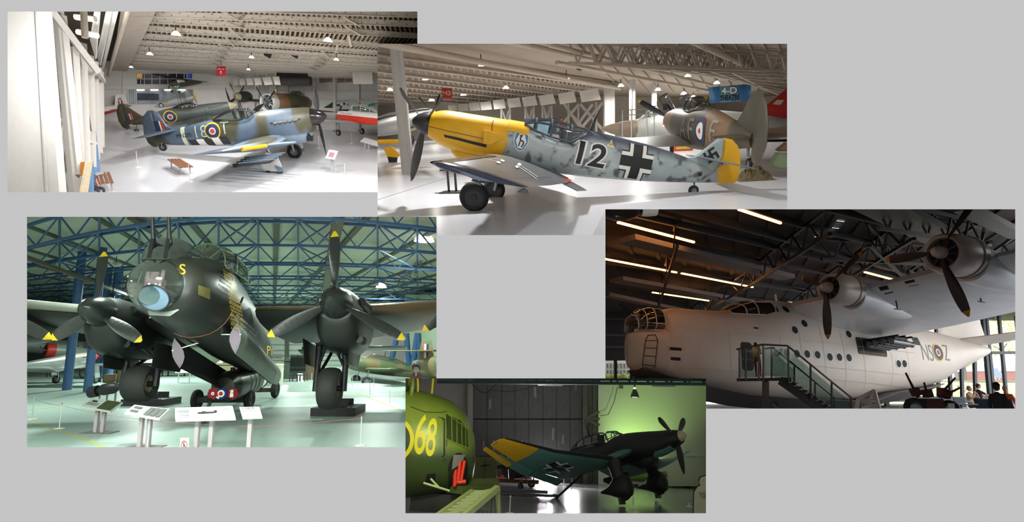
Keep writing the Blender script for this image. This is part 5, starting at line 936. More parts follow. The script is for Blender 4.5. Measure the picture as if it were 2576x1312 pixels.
slab_mb([(-.35, .75), (.1, .85), (.52, .35), (.3, .22), (-.2, .3)], .1, lambda a, b, o: Vector((a, o, b)), .92).build('upper_fin', ym, t); slab_mb([(-.2, .32), (.35, .24), (.3, -.0), (-.15, 0)], .12, lambda a, b, o: Vector((a, o, b)), .92).build('lower_fin', bk, t)
for p, q in (((-.75, -.1, 1.1), (.55, .1, 1.05)), ((.55, .1, 1.05), (1.0, .3, 1.15))): MB().tube([p, q], .12, 10).build('striped_boom', ym if p[0] < 0 else bk, t)
# ---- stand, tarpaulin, chock line, visitor
t = H.thing('black_stand', 'black two-post stand on a flat base beside the main wheel', 'stand', H.fl(1138, 484)); MB().box((0, 0, .02), (.62, .5, .03), M=Matrix.Rotation(R_(-15), 3, 'Z')).build('base', bk, t, smooth=False)
for x in (-.09, .11): MB().box((x, x*.4, .36), (.06, .06, .72)).build('post', bk, t, smooth=False)
MB().box((0, 0, .75), (.6, .06, .3), M=Matrix.Rotation(R_(-50), 3, 'X')).build('sloping_panel', bk, t, smooth=False)
t = H.thing('tarpaulin', 'crumpled khaki tarpaulin heap on the floor behind the yellow rudder', 'tarpaulin', H.fl(1897, 452)); g = np.random.RandomState(3); mb = MB(); n = 22; hh = [[max(0, .28*(1-(2*i/n-1)**2)*(1-(2*j/n-1)**2)*(1+g.uniform(-.6, .6))) for j in range(n+1)] for i in range(n+1)]
mb.add([(-.5+i/n*1.0, -.3+j/n*.6, hh[i][j]) for i in range(n+1) for j in range(n+1)], [(i*(n+1)+j, (i+1)*(n+1)+j, (i+1)*(n+1)+j+1, i*(n+1)+j+1) for i in range(n) for j in range(n)]); mb.build('cloth', mat('khaki_cloth', (92, 82, 52), .9, var=.2, scale=12), t, ang=80)
t = H.thing('tail_piece', 'pale green and tan tail end of another aircraft at the frame edge', 'aircraft part', H.at(1958, 405, 15.5)); slab_mb([(-.28, -.05), (-.1, .25), (.3, .2), (.7, .15), (.7, -.2), (0, -.22), (-.2, -.15)], .2, lambda a, b, o: Vector((a, o, b))).build('tip', mat('pale_green', (132, 148, 112), .5, var=.1), t)
slab_mb([(.0, .3), (.25, .5), (.9, .4), (.9, .22), (.1, .25)], .2, lambda a, b, o: Vector((a, o+.25, b))).build('panel', mat('tan_skin', (128, 98, 70), .5, var=.15), t)
person(H, 'person', 'visitor in a red top standing far behind the cockpit', H.fl(1413, 352), .5, (186, 34, 40), (40, 44, 60), h=1.7)
t = H.thing('info_kerb', 'low orange and yellow sign board on the floor under the brown fighter', 'sign', H.fl(1716, 379)); MB().box((0, 0, .12), (1.0, .1, .24)).build('panel', mat('orange_sign', (226, 90, 40), .5), t, smooth=False); MB().box((.05, -.06, .14), (.7, .02, .12)).build('yellow_plate', mat('sign_yellow', (230, 200, 90), .5), t, smooth=False)
o = MB().tube([H.fl(950, 502, .004), H.fl(1125, 447, .004), H.fl(1260, 405, .004)], .008, 4).build('floor_line', mat('line_grey', (120, 116, 112), .8), None, H.M); tag(o, 'thin dark guide line running across the pale floor', 'floor line')
# ================================================================== HALL 3: four-engined bomber
CUR = 3; H = HALLS[3]
k_ = mat('paint_black', (22, 22, 26), .5, var=.05); w_ = mat('paint_white', WHT, .5, var=.03); wt = mat('letter_white', (238, 238, 234), .5, var=0)
H.solid('floor', MB().quad((-75, 4, 0), (20, 4, 0), (20, 100, 0), (-75, 100, 0)), mat('floor_mint', (160, 178, 170), .42, var=.1, scale=.35))
blue = mat('truss_blue', (58, 92, 136), .5, var=.08); roofm = mat('roof_panel_pale', (206, 210, 190), .8, var=.08, scale=.6)
RP = H.at(100, 520, 24); RQ = H.at(1098, 520, 24); RR = H.at(650, 775, 80); RN = (RQ-RP).cross(RR-RP).normalized()
rp = lambda u, v, dz=0.: H.pl(u, v, RP+Vector((0, 0, dz)), RN)
H.solid('ceiling', MB().quad(*[rp(u, v) for u, v in ((-300, 380), (1250, 380), (1250, 778), (-300, 778))]), roofm)
for k in range(13):                                     # raised seams between the roof panels, running away from the camera
    a = 700+(k-6)*330; H.solid('trim_seam', MB().bar(rp(a, 430, -.05), rp(690+(k-6)*26, 776, -.05), .3, .1), mat('roof_seam', (96, 96, 84), .7))
vs3 = [470, 556, 616, 660, 694, 718, 738, 754]
arch = lambda u, v: v+(770-v)*.55*((u-650)/760)**2 if u < 650 else v+(770-v)*.35*((u-650)/760)**2
for k, v in enumerate(vs3):
    pts = [rp(u, arch(u, v), -.3) for u in range(-150, 1251, 100)]; dn = Vector((0, 0, 1.1))
    for p, q in zip(pts, pts[1:]):
        t = MB().bar(p, q, .13, .13).bar(p-dn, q-dn, .1, .1).bar(p, (p+q)/2-dn, .055, .055).bar((p+q)/2-dn, q, .055, .055); H.solid('beam', t, blue)
    if k < 7:
        mb = MB(); nx = [rp(u, arch(u, vs3[k+1]), -.3) for u in range(-150, 1251, 100)]
        for j in range(0, len(pts)-1):
            mb = MB().bar(pts[j]-dn, nx[j]-dn*.2, .06, .06); mb.bar(pts[j], nx[j], .1, .1)
            if j % 2: mb.bar(pts[j]-dn, nx[j+1]-dn, .06, .06).bar(pts[j+1]-dn, nx[j]-dn, .06, .06)
            H.solid('beam', mb, blue)
for a, b, d0, d1, w in (((852, 545), (808, 790), 22, 60, .9), ((-60, 600), (330, 745), 24, 42, .5), ((330, 545), (400, 590), 24, 30, .6)): H.solid('trim_duct', MB().bar(H.at(*a, d0), H.at(*b, d1), w*.5, w*.35), mat('duct_brown', (92, 82, 66), .6, var=.2))
# columns and end walls
for u, vb, r in ((168, 980, .24), (220, 985, .22), (242, 780, .3), (270, 760, .3), (593, 935, .3)):
    p = H.fl(u, vb if vb > 900 else 960); H.solid('column', MB().tube([p, p+Vector((0, 0, 9))], r, 12), blue, smooth=True)
for a, b in (((1032, 960), (1022, 838)), ((1032, 960), (1050, 838)), ((985, 905), (1000, 838)), ((1052, 838), (1058, 930))): p, q = H.at(*a, 46), H.at(*b, 46); H.solid('column', MB().tube([p, q], .24, 10), blue, smooth=True)
def w3(u0, u1, v0, v1, d0, d1, m, nm): H.solid(nm, MB().quad(H.at(u0, v1, d0), H.at(u1, v1, d1), H.at(u1, v0, d1), H.at(u0, v0, d0)), m)
dw = mat('rolling_door_white', (206, 212, 200), .6, var=.04)
w3(555, 905, 770, 918, 72, 72, dw, 'wall_back')
for v in (800, 822, 844, 866, 880, 893, 905): H.solid('trim_door', MB().bar(H.at(640, v, 71.8), H.at(905, v, 71.8), .05, .06), mat('door_seam', (150, 154, 146), .7))
for u in (722, 800): H.solid('trim_door', MB().bar(H.at(u, 770, 71.7), H.at(u, 916, 71.7), .45, .2), mat('door_track', (96, 98, 94), .6))
for u in (655, 668, 690, 703, 735, 748, 762, 775): H.solid('window_1', MB().prism([(math.cos(a)*.38, math.sin(a)*.22) for a in [2*math.pi*j/16 for j in range(16)]], .05, lambda a, b, t, p=H.at(u, 922, 71.6): p+Vector((a, t, b+1.4))), mat('door_light_frame', (160, 166, 158), .4))
w3(880, 1024, 760, 935, 62, 58, mat('wall_lilac', (172, 160, 160), .8, var=.05), 'wall_right'); w3(1018, 1330, 740, 960, 58, 40, mat('wall_pale_green', (184, 200, 178), .8, var=.05), 'wall_right')
w3(-300, 560, 700, 925, 78, 74, mat('wall_far_grey', (150, 160, 150), .8, var=.1), 'wall_left')
mb, P = board_px(H, [(350, 890), (560, 900), (560, 915), (350, 912)], 70, .1); H.solid('window_2', mb, emat('far_daylight', (226, 236, 222), 1.1))
# lamps
for u, v, r, d, nm in ((1067, 606, .55, 30, 'large lit dome lamp near the top right corner'), (959, 723, .5, 50, 'lit dome lamp above the right wing')): lamp_dome(H, H.at(u, v, d), r, nm, 1400, (.88, 1, .92), hang=1.0, glow=9, group='dome lamps over the bomber', size=.4)
for x, y, z, e in ((-13, 19, 6.9, 900), (-6, 24, 6.9, 1300), (-21, 24, 6.9, 1000), (-8, 13, 5.1, 360), (-14, 13, 5.1, 360), (-14, 42, 6.6, 2200), (-27, 42, 6.6, 2200), (-24, 62, 6.2, 2600), (-9, 38, 6.6, 1500), ):
    ld = bpy.data.lights.new('added_fill_light', 'AREA'); ld.energy = e*.75; ld.shape = 'DISK'; ld.size = .8; ld.color = (.84, 1, .9); lo = bpy.data.objects.new('added_fill_light', ld); COL.objects.link(lo); lo.matrix_world = H.M @ Matrix.Translation((x, y, z))  # unseen fill lights added below the roof
for p in ((-8.6, 9, 4.2), (-6, 9, 4.2), (-3.4, 9, 4.2)): area(H, p, 230, .8, (.9, 1, .92), (-10, 17, .6))  # unseen front fill added for the information boards
spl = mat('spot_silver', (150, 154, 150), .4, .4)
for k, (u, v, d, nm) in enumerate(((283, 742, 34, 'black round floodlight right of the far propeller'), (292, 658, 32, 'small silver spotlight under the roof beside the nose turret'), (310, 715, 40, 'silver spotlight left of the glass nose'), (626, 745, 60, 'silver spotlight, left one on the far lighting bar'), (649, 745, 60, 'silver spotlight, middle one on the far lighting bar'), (721, 743, 60, 'silver spotlight, right one on the far lighting bar'), (1032, 697, 40, 'square silver spotlight on the slanting gantry'), (1046, 686, 40, 'upper square spotlight on the slanting gantry'), (1003, 718, 42, 'lowest spotlight on the slanting gantry'))):
    t = H.thing('spotlight', nm, 'spotlight', H.at(u, v, d)); r = 9*d/FPX if k == 0 else 6*d/FPX; MB().tube([(0, 0, 0), (0, -r*.6, -r*.8)], [r*.6, r], 12).build('can', k_ if k == 0 else spl, t); MB().tube([(0, 0, r*.3), (0, 0, r*2.6)], r*.14, 6).build('bracket', k_, t)
t = H.thing('lighting_gantry', 'slanting lattice lighting gantry hung below the roof on the right', 'gantry'); p, q = H.at(1000, 705, 42), H.at(1062, 645, 38); dn = Vector((0, 0, .5)); bk = (q-p)/12
MB().tube([p, q], .04, 6).build('upper_tube', spl, t); MB().tube([p-dn, q-dn], .04, 6).build('lower_tube', spl, t)
mb = MB(); [mb.tube([p+bk*j, p+bk*(j+1)-dn], .02, 5).tube([p+bk*j-dn, p+bk*(j+1)], .02, 5) for j in range(12)]; o = mb.build('lacing', spl, t); o['kind'] = 'stuff'
t = H.thing('lighting_bar', 'horizontal lattice lighting bar far behind the bomber shoulder', 'gantry'); p, q = H.at(610, 728, 62), H.at(755, 722, 62); dn = Vector((0, 0, .6)); bk = (q-p)/16
MB().tube([p, q], .04, 6).build('upper_tube', spl, t); MB().tube([p-dn, q-dn], .04, 6).build('lower_tube', spl, t)
mb = MB(); [mb.tube([p+bk*j, p+bk*(j+1)-dn], .02, 5) for j in range(16)]; o = mb.build('lacing', spl, t); o['kind'] = 'stuff'

# ---- the bomber
ML = Matrix([[-0.0861, -0.9962, -0.0136, -9.15], [0.9507, -0.0862, 0.2979, 14.3], [-0.298, 0.0127, 0.9545, -0.07], [0.0, 0.0, 0.0, 1.0]])
dk = camo('bomber_dark', [(40, 43, 36), (46, 46, 39)], .5, 1., under=(28, 29, 27), zthr=-.3, zsoft=.15, rough=.38); blk = mat('bomber_black', (29, 30, 27), .4, var=.12); wtop = camo('wing_brown_over_black', [(112, 92, 66), (96, 88, 62)], .5, 3., rough=.5, under=(36, 37, 33), zthr=.0)
t = H.thing('bomber_aircraft', 'dark four-engined bomber with glass nose and open bomb doors', 'aircraft', M=ML)
RO = Matrix.Rotation(R_(-11), 4, 'X'); yc = lambda x: .12 if x < 3 else .12+.17*(x-3)
FB = [(.62, -.85, .3, .45), (.8, -1.05, .5, .72), (1.2, -1.26, .62, .92), (1.8, -1.36, .78, 1.02), (2.6, -1.42, 1.0, 1.08, 2.2, 2.2), (4, -1.42, 1.1, 1.06, 2.4, 2.2), (6.5, -1.42, 1.1, 1.02, 2.4, 2.2), (9, -1.38, 1.0, .94), (11.5, -1.25, .9, .8), (13.5, -1.0, .75, .55), (14.6, -.7, .6, .25)]
FB = [tuple(list(s)+[2., 2.][len(s)-4:]+[(s[1]+s[2])/2, yc(s[0])]) for s in FB]
fb = fus_mb(FB, 32).xf(RO); fb.build('fuselage', dk, t); BF = fb.bvh()
dome = MB().sphere((.55, .2, -.42), .665, 28, sc=(1, 1, 1.03)); dome.build('nose_dome', glassmat('dome_glass', (205, 215, 210), .22, .03), t)
MB().sphere((.95, .2, -.45), .56, 20, sc=(.6, 1, 1)).build('nose_interior', mat('interior_dark', (44, 38, 40), .6, var=.4, scale=5), t)
MB().box((.55, .2, -.38), (.3, .42, .2)).box((.5, .2, -.2), (.2, .2, .2)).tube([(.45, .02, -.3), (.45, .02, -.05)], .05, 8).tube([(.45, .38, -.3), (.45, .38, -.1)], .07, 8).build('bomb_sight', mat('sight_pinkish', (150, 118, 128), .5, var=.3, scale=9), t, smooth=False)
Mf = Matrix.Translation((.16, -.02, -.86)) @ Matrix.Rotation(R_(-38), 4, 'Y') @ Matrix.Rotation(R_(8), 4, 'Z'); MB().lathe([(.001, 0), (.35, 0)], 24, M=Mf).build('flat_pane', mat('aiming_pane', (92, 112, 130), .1, var=.1), t); MB().lathe([(.34, -.02), (.37, -.03), (.385, 0), (.37, .03), (.34, .02)], 24, M=Mf).build('pane_ring', k_, t)
slab_mb([(-.42, 0), (.42, .1), (.3, -.28), (-.25, -.34)], .04, lambda a, b, o: Vector((.72+.3*abs(a), .08+a, -1.02+b*.5+o)), .95).build('chin_plate', mat('chin_pale', (120, 124, 118), .4), t)
tg = fus_mb([tuple(s) for s in ((.62, .3, .62, .35, 2, 2, .35, .33), (.8, .3, .92, .5, 2, 2.4, .35, .34), (1.15, .3, 1.12, .6, 2, 2.6, .35, .36), (1.7, .5, 1.15, .6, 2, 2.6, .5, .36), (2.4, .7, 1.1, .5, 2, 2.2, .7, .36), (2.9, .8, 1.02, .3, 2, 2, .8, .36))], 24); tg.build('front_turret', glassmat('turret_glass', (150, 165, 158), .3, .05), t)
fus_mb([tuple(s) for s in ((1.05, .2, .75, .42, 2, 2, .3, .34), (1.4, .2, .95, .5, 2, 2, .3, .34), (2.3, .5, .98, .42, 2, 2, .6, .34))], 20).build('turret_interior', mat('interior_dark'), t)
for y in (.13, .55): MB().tube([(.9, y, .5), (.62, y, 1.0), (.3, y, 1.75)], [.075, .06, .028], 8).build('gun_barrel', k_, t); MB().box((.66, y, .62), (.1, .1, .55)).build('gun_slot', k_, t, smooth=False)
for x in (.8, 1.15, 1.7, 2.4): pass
cpy = MB(); cr_ = [[Vector((x, .42+w*math.cos(a)*1.0, zb+(zt-zb)*math.sin(a)**.8)) for a in [math.pi*j/12 for j in range(13)]] for x, zb, zt, w in ((3.0, 1.0, 1.15, .5), (3.5, 1.0, 1.75, .62), (4.4, 1.0, 1.95, .66), (5.6, 1.05, 1.85, .6), (6.6, 1.1, 1.3, .35))]
g = cpy.loft(cr_, 0, False, False).build('cockpit_canopy', glassmat('turret_glass'), t); f = MB(); fm = mat('canopy_green', (120, 150, 116), .5)
for r in cr_[:4]: f.tube(r, .018, 6)
for j in (0, 3, 6, 9, 12): f.tube([r[j] for r in cr_], .018, 6)
f.build('canopy_frame', fm, g)
MB().box((4.2, .42, 1.35), (.9, .9, .5)).build('cockpit_interior', mat('interior_dark'), t, smooth=False)
bd = lambda nm, sh, c=-1.1: decal(nm, sh, lambda a, b: (a, -6, b), t, BF, (0, 1, 0), .008, .2)
yl = mat('paint_yellow_code', (196, 164, 50), .5, var=0)
MB().tube([(2.4, -.85, .55), (1.9, -1.0, .5)], [.1, .08], 8).build('pitot_blister', blk, t); MB().tube([(3.0, -.75, .95), (2.4, -.95, 1.05)], .035, 6).build('aerial_arm', k_, t); MB().tube([(3.2, -.95, -.35), (2.6, -1.25, -.25)], .03, 6).build('probe', k_, t)
P_ = lambda pts, c: pxpoly(ML, pts, 'y', c)
dr = lambda nm, sh, u, v: decal_ray(nm, sh, ML, u, v, t, BF)
dr('code_letter', [txt('S', (0, 0), .28, .17, yl, .01)], 459, 677)
tl = [(*rect2(-.16+c*.037, .8-r*.1-.022*c, -.138+c*.037, .86-r*.1-.022*c), yl) for r in range(16) for c in range(9)]; dr('mission_tally', tl, 574, 750)['kind'] = 'stuff'
dr('lettering', [txt('NO ENEMY PLANE WILL FLY', (.02, .07), .07, .95, wt, 0, False, R_(-40)), txt('OVER THE REICH TERRITORY', (-.04, -.04), .07, .95, wt, 0, False, R_(-40))], 622, 822); dr('code_letter', [txt('P', (0, 0), .36, .16, yl)], 676, 880); dr('code_letter', [txt('O', (0, 0), .36, .16, yl)], 686, 887); dr('brass_patch', [(*poly2([(-.16, .2), (.17, .1), (.17, -.2), (-.16, -.06)]), mat('panel_brass', (112, 104, 62), .25, .5))], 513, 735)  # last decal is a small brassy metal patch
f = MB().tube([RO @ q for q in ringsec(2.62, -1.44, 1.0, 1.09, 2.2, 2.2, None, .12)[15:25]], .012, 5); f.build('red_bottom_line', mat('line_rust', (126, 84, 50), .6), t)
# bomb doors
for s, x0, m in ((-1, 2.9, blk), (1, 3.4, blk)):
    rg = []
    for x in (x0, 4, 6, 8, 10, 12): 
        c = yc(x); rg.append([RO @ Vector((x, c+s*(.98+.14*math.sin(math.pi*f_)-.12*f_), -1.15-.95*f_*(1 if x < 11 else .8))) for f_ in (0, .2, .4, .6, .8, 1)])
    d = MB().loft(rg, 0, False, False); d.loft([[p+Vector((0, -s*.05, 0)) for p in r] for r in rg], 1, False, False); d.build('bomb_door', [camo('door_green', [(74, 84, 72), (88, 96, 84)], .6, 2., soft=.1), mat('bay_black', (16, 16, 17), .8)], t)
    MB().add(rg[0]+[p+Vector((.02, -s*.35*math.sin(math.pi*i/5), 0)) for i, p in enumerate(rg[0])], [(i, i+1, 7+i, 6+i) for i in range(5)]).build('door_end_plate', mat('door_lilac', (126, 112, 124), .5), t)
    MB().tube([RO @ Vector((x0+.3, yc(3)+s*.4, -1.35)), rg[0][2]], .02, 6).build('door_strut', w_, t)
# wings
WP = [(.7, 5.2, 5.0, -.1, .17, .35), (3.6, 5.4, 4.6, .0, .16, .3), (7.5, 5.9, 3.6, .45, .14, .2), (12, 6.6, 2.3, 1.0, .12, .1)]
wing_mb(WP, -1).build('wing', wtop, t); wing_mb([(.4, 5.2, 4.6, -.35, .18, .35), (3.6, 5.3, 4.3, -.35, .17, .3), (7.5, 5.6, 3.4, .0, .14, .2), (12, 6.2, 2.3, .45, .12, .1)], 1).build('wing', wtop, t)
wing_mb([(.9, 10.0, .9, -.75, .1, .1), (2.9, 10.0, .9, -.62, .1, .1)], -1).build('flap', blk, t)
MB().tube([(5.55, 5.0, -.02), (5.7, 7.2, .2), (5.8, 8.5, .35)], .17, 10).build('leading_edge_tube', mat('wing_pale', (150, 154, 142), .35, .2), t)
tipy = mat('prop_tip_bright', (224, 190, 20), .5); bl1 = mat('prop_dark', (44, 46, 44), .35, var=.1)
def nacelle(y, z, k, chin=True, lab=None):
    st = [(.28, -.5, .48, .5, 2, 2), (.6, -1.05, .56, .62, 2.6, 2), (1.0, -1.25, .6, .7, 2.8, 2), (1.7, -1.32, .62, .72, 2.6, 2), (3.2, -1.2, .5, .68), (4.6, -.8, .3, .4)]
    n = fus_mb([tuple([3.8+s[0]*k, z+s[1]*k, z+s[2]*k, s[3]*k]+list(s[4:])+[2., 2.][len(s)-4:]+[z-.2*k, y]) for s in st], 28); n.build('engine_nacelle', blk, t)
    mo = MB().box((3.8+.66*k, y, z-.82*k), (.14*k, .62*k, .36*k)); mo.build('radiator_mouth', mat('mouth_black', (14, 12, 14), .7), t, smooth=False)
    for s in (-1, 1):
        MB().tube([(3.8+.85*k, y+s*.62*k, z+.18*k), (3.8+2.4*k, y+s*.74*k, z+.12*k)], [.15*k, .17*k], 10).build('exhaust_shroud', k_, t)
        MB().tube([(3.8+.9*k, y+s*.62*k, z-.95*k), (3.8+1.3*k, y+s*.66*k, z-.95*k)], [.12*k, .13*k], 10).build('side_intake', k_, t)
nacelle(-3.68, -.08, 1.12); nacelle(3.62, -.4, .98)
I3 = Matrix.Identity(3); spn = [(-.72, .001), (-.66, .14), (-.45, .34), (-.1, .48), (.3, .53), (.34, .48)]
for y, z, k, tips in ((-3.69, -.07, 1., [(842, 581), (673, 845), (1019, 853)]), (3.6, -.41, .9, [(262, 633), (129, 853), (356, 858)])):
    ph, ln = blades_px(ML, (3.8, y, z), I3, tips)
    prop(t, 3.8, z, 2.2, 3, 0, .42, y=y, sp=[(a*k, r*k) for a, r in spn], tilt=I3, phases=ph, lens=[x/2.2 for x in ln], blade=bl1, tipm=tipy, spm=mat('spinner_bomber', (40, 44, 42), .25, var=.05), wide=.55, base_pitch=18, tipfrac=.9)
for y, z, tip in ((-8.1, .45, (1064, 832)), (7.6, -.1, (130, 851))):
    ph, ln = blades_px(ML, (4.6, y, z), I3, [tip]); prop(t, 4.6, z, 2.0, 3, ph[0], .42, y=y, sp=[(a, r) for a, r in spn], tilt=I3, lens=[ln[0]/2.0]*3, blade=bl1, tipm=tipy, spm=MATS['spinner_bomber'], base_pitch=18, tipfrac=.9)
    fus_mb([(4.9, z-.5, z+.5, .5, 2, 2, z, y), (5.6, z-1.0, z+.55, .66, 2.4, 2, z-.2, y), (7.4, z-.8, z+.4, .6, 2, 2, z-.2, y), (8.8, z-.2, z+.2, .2, 2, 2, z, y)], 24).build('engine_nacelle', blk, t)
decal('nacelle_lettering', [txt('NO.3 PRC MACHINES  OUT', (0, 0), .06, .62, wt)], lambda a, b: (4.42, -3.68-a, -1.02+b), t, None, (1, 0, 0), .02)
# main gear: two fat tyres, twin black legs, struts, doors
for c, r, w, lg in (((6.0, -3.27, -2.68), .73, .72, -1.2), ((6.0, 3.08, -2.48), .62, .82, -1.3)):
    o = wheel(t, c, r, w, 'main_wheel', hubm=mat('hub_khaki', (112, 104, 82), .5, var=.1), hub=.45, tyre=mat('tyre_bomber', (46, 46, 44), .7, var=.15, scale=14, bump=.25))
    for i in range(10):                                  # tread blocks round the tyre
        for j in range(4): pass
    for s in (-1, 1):
        MB().tube([(c[0]-.05, c[1]+s*(w/2+.12), c[2]-.1), (c[0]-.05, c[1]+s*(w/2+.12), c[2]+.9), (5.7, c[1]+s*(w/2+.05), lg)], [.11, .1, .13], 10).build('gear_leg', k_, t)
        MB().tube([(c[0]-.1, c[1]+s*(w/2+.08), c[2]+.75), (5.5, c[1]+s*.12, lg-.05)], .05, 8).build('cross_strut', k_, t); MB().tube([(c[0]+.1, c[1]+s*(w/2+.12), c[2]+.4), (7.6, c[1]+s*(w/2-.1), lg+.3)], .06, 8).build('drag_strut', k_, t)
        slab_mb([(4.9, lg+.1), (7.2, lg+.1), (7.0, lg-.7), (5.1, lg-.75)], .05, lambda a, b, o, y0=c[1]+s*(w/2+.42), s=s, z0=lg: Vector((a, y0-s*.5*((z0-b)/1.0)**2*.3+o, b)), .96).build('gear_door', blk, t)
    MB().tube([(c[0], c[1]-w/2-.15, c[2]), (c[0], c[1]+w/2+.15, c[2])], .09, 10).build('axle', k_, t)
# twin tail glimpsed below the wing
wing_mb([(.2, 13.0, 1.6, -.2, .12), (5.0, 13.2, 1.3, -.1, .1)], -1).build('tailplane', blk, t)
# plinths under the wheels
for u, v, w, d, h, nm in ((836, 1046, 1.75, 1.5, .3, 'black steel plinth under the near main wheel'), (352, 1022, 1.9, 1.4, .3, 'black steel plinth under the far main wheel')):
    p = H.fl(u, v); q = H.thing('wheel_plinth', nm, 'plinth', p+Vector((0, .8, 0)), group='wheel plinths'); MB().box((0, 0, h/2), (w, d, h)).build('slab', mat('plinth_black', (36, 34, 38), .5, var=.1), q, smooth=False); MB().box((-.05, -.25, h+.12), (.95, .06, .24)).box((-.05, .55, h+.12), (.95, .06, .24)).build('chock', k_, q, smooth=False)
    for sx in (-1, 1): MB().tube([(sx*w*.36, -.5, h), (sx*w*.36, -.5, h+.03)], .05, 8).build('bolt', k_, q)
# ---- bomb trolley with the big drum bomb and three wreaths
p = H.fl(560, 1030); t = H.thing('bomb_trolley', 'four-wheeled dark steel bomb trolley under the bomber belly', 'trolley'); tk = mat('trolley_dark', (46, 42, 40), .6, var=.15)
a0, a1, b0, b1 = H.fl(487, 1031), H.fl(620, 1030), H.fl(560, 1004), H.fl(687, 1001)
for c, r in ((a0, .42), (a1, .42), (b1, .42), (b0, .4)): wheel(t, c+Vector((0, .2, r)), r, .26, 'wheel', axis=((a1-a0).normalized()), hub=.5, hubm=tk)
UPV = Vector((0, 0, 1)); MB().bar(a0+UPV*.42, a1+UPV*.42, .2, .22).build('front_axle', tk, t, smooth=False); MB().bar(b0+UPV*.42, b1+UPV*.42, .2, .2).build('rear_axle', tk, t, smooth=False)
for f in (.28, .72): MB().bar(a0.lerp(a1, f)+UPV*.5, b0.lerp(b1, f)+UPV*.5, .14, .16).build('chassis_rail', tk, t, smooth=False)
MB().box(a0.lerp(a1, .5)+Vector((0, -.25, .5)), (1.0, .4, .25)).build('tow_block', tk, t, smooth=False); MB().bar(a0.lerp(a1, .4)+Vector((0, -.4, .4)), H.fl(508, 1068)+UPV*.08, .12, .1).build('tow_bar', tk, t, smooth=False)
t = H.thing('drum_bomb', 'large dark green cylindrical bomb lying on the trolley', 'bomb'); q0, q1 = H.at(563, 974, 21.8), H.at(632, 953, 25.5); dv = (q1-q0).normalized(); gb = mat('bomb_green', (48, 52, 44), .4, var=.1)
MB().tube([q0, q0+dv*.06, q0+dv*.3, q0+dv*.5, q1-dv*.1, q1], [.1, .38, .56, .6, .6, .55], 28).build('casing', gb, t)
for f in (.45, .62, .78): c = q0.lerp(q1, f); MB().tube([c-dv*.02, c+dv*.02], .615, 28).build('band', k_, t)
t2 = H.at(643, 948, 26.); MB().lathe([(.56, -.03), (.6, -.03), (.6, .03), (.56, .03), (.56, -.03)], 24, M=Matrix.Translation(t2) @ Vector((1, 0, 0)).rotation_difference(dv).to_matrix().to_4x4()).build('tail_ring', k_, t)
MB().tube([q0+Vector((0, .6, .55)), q0+Vector((0, .6, .75))], .08, 8).build('lifting_lug', k_, t)
for k, (u, c1, nm) in enumerate(((537, (150, 30, 44), 'red poppy wreath with small white centre, leftmost on the trolley'), (558, (30, 44, 120), 'blue, white and red wreath in the middle of the trolley'), (585, (150, 30, 44), 'red wreath with a white card, rightmost on the trolley'))):
    c = H.at(u, 989, 19.6+k*.05); w = H.thing('wreath', nm, 'wreath', c, group='wreaths on the trolley'); mb = MB(); g = random.Random(k)
    for j in range(60):
        a = j*2.399; r = .19*math.sqrt((j+6)/66); mb.sphere((r*math.cos(a), g.uniform(-.03, .03), r*math.sin(a)), .034, 6)
    o = mb.build('petals', mat('petal_%d' % k, c1, .8, var=.2), w); o['kind'] = 'stuff'
    if k == 1: MB().lathe([(.06, 0), (.13, 0), (.12, .02), (.07, .02)], 20, M=Matrix.Translation((0, -.05, 0)) @ Matrix.Rotation(-math.pi/2, 4, 'Z')).build('white_ring', w_, w); MB().sphere((0, -.06, 0), .07, 10).build('red_heart', mat('petal_red', (196, 36, 40), .8), w); MB().box((-.08, -.1, -.13), (.1, .01, .07), M=Matrix.Rotation(.5, 3, 'Y')).build('card', w_, w, smooth=False)
    elif k == 0: MB().lathe([(.02, 0), (.06, 0)], 16, M=Matrix.Translation((0, -.05, 0)) @ Matrix.Rotation(-math.pi/2, 4, 'Z')).build('white_centre', w_, w)
    else: MB().box((0, -.06, .08), (.11, .01, .1), M=Matrix.Rotation(-.3, 3, 'Y')).box((.0, -.06, -.05), (.12, .01, .14)).build('card', w_, w, smooth=False)
# ---- small bomb on a rack
t = H.thing('display_bomb', 'black finned bomb on a low rack beside the far wheel', 'bomb'); q0, q1 = H.at(298, 972, 27.), H.at(243, 983, 27.); dv = (q1-q0).normalized()
MB().tube([q0, q0+dv*.06, q0+dv*.25, q0+dv*.75, q1-dv*.12, q1], [.06, .2, .28, .27, .15, .13], 20).build('casing', k_, t); MB().lathe([(.27, -.2), (.27, .2), (.25, .2), (.25, -.2), (.27, -.2)], 20, M=Matrix.Translation(q1+dv*.12) @ Vector((1, 0, 0)).rotation_difference(dv).to_matrix().to_4x4()).build('tail_ring', k_, t)
MB().box(q1+dv*.12, (.3, .01, .5)).box(q1+dv*.12, (.3, .5, .01)).build('fins', k_, t, smooth=False)
for u in (252, 271, 292): q = H.at(u, 980, 27.); MB().bar(q, Vector((q.x, q.y, 0)), .06, .06).build('rack_leg', GREYM(), t, smooth=False)
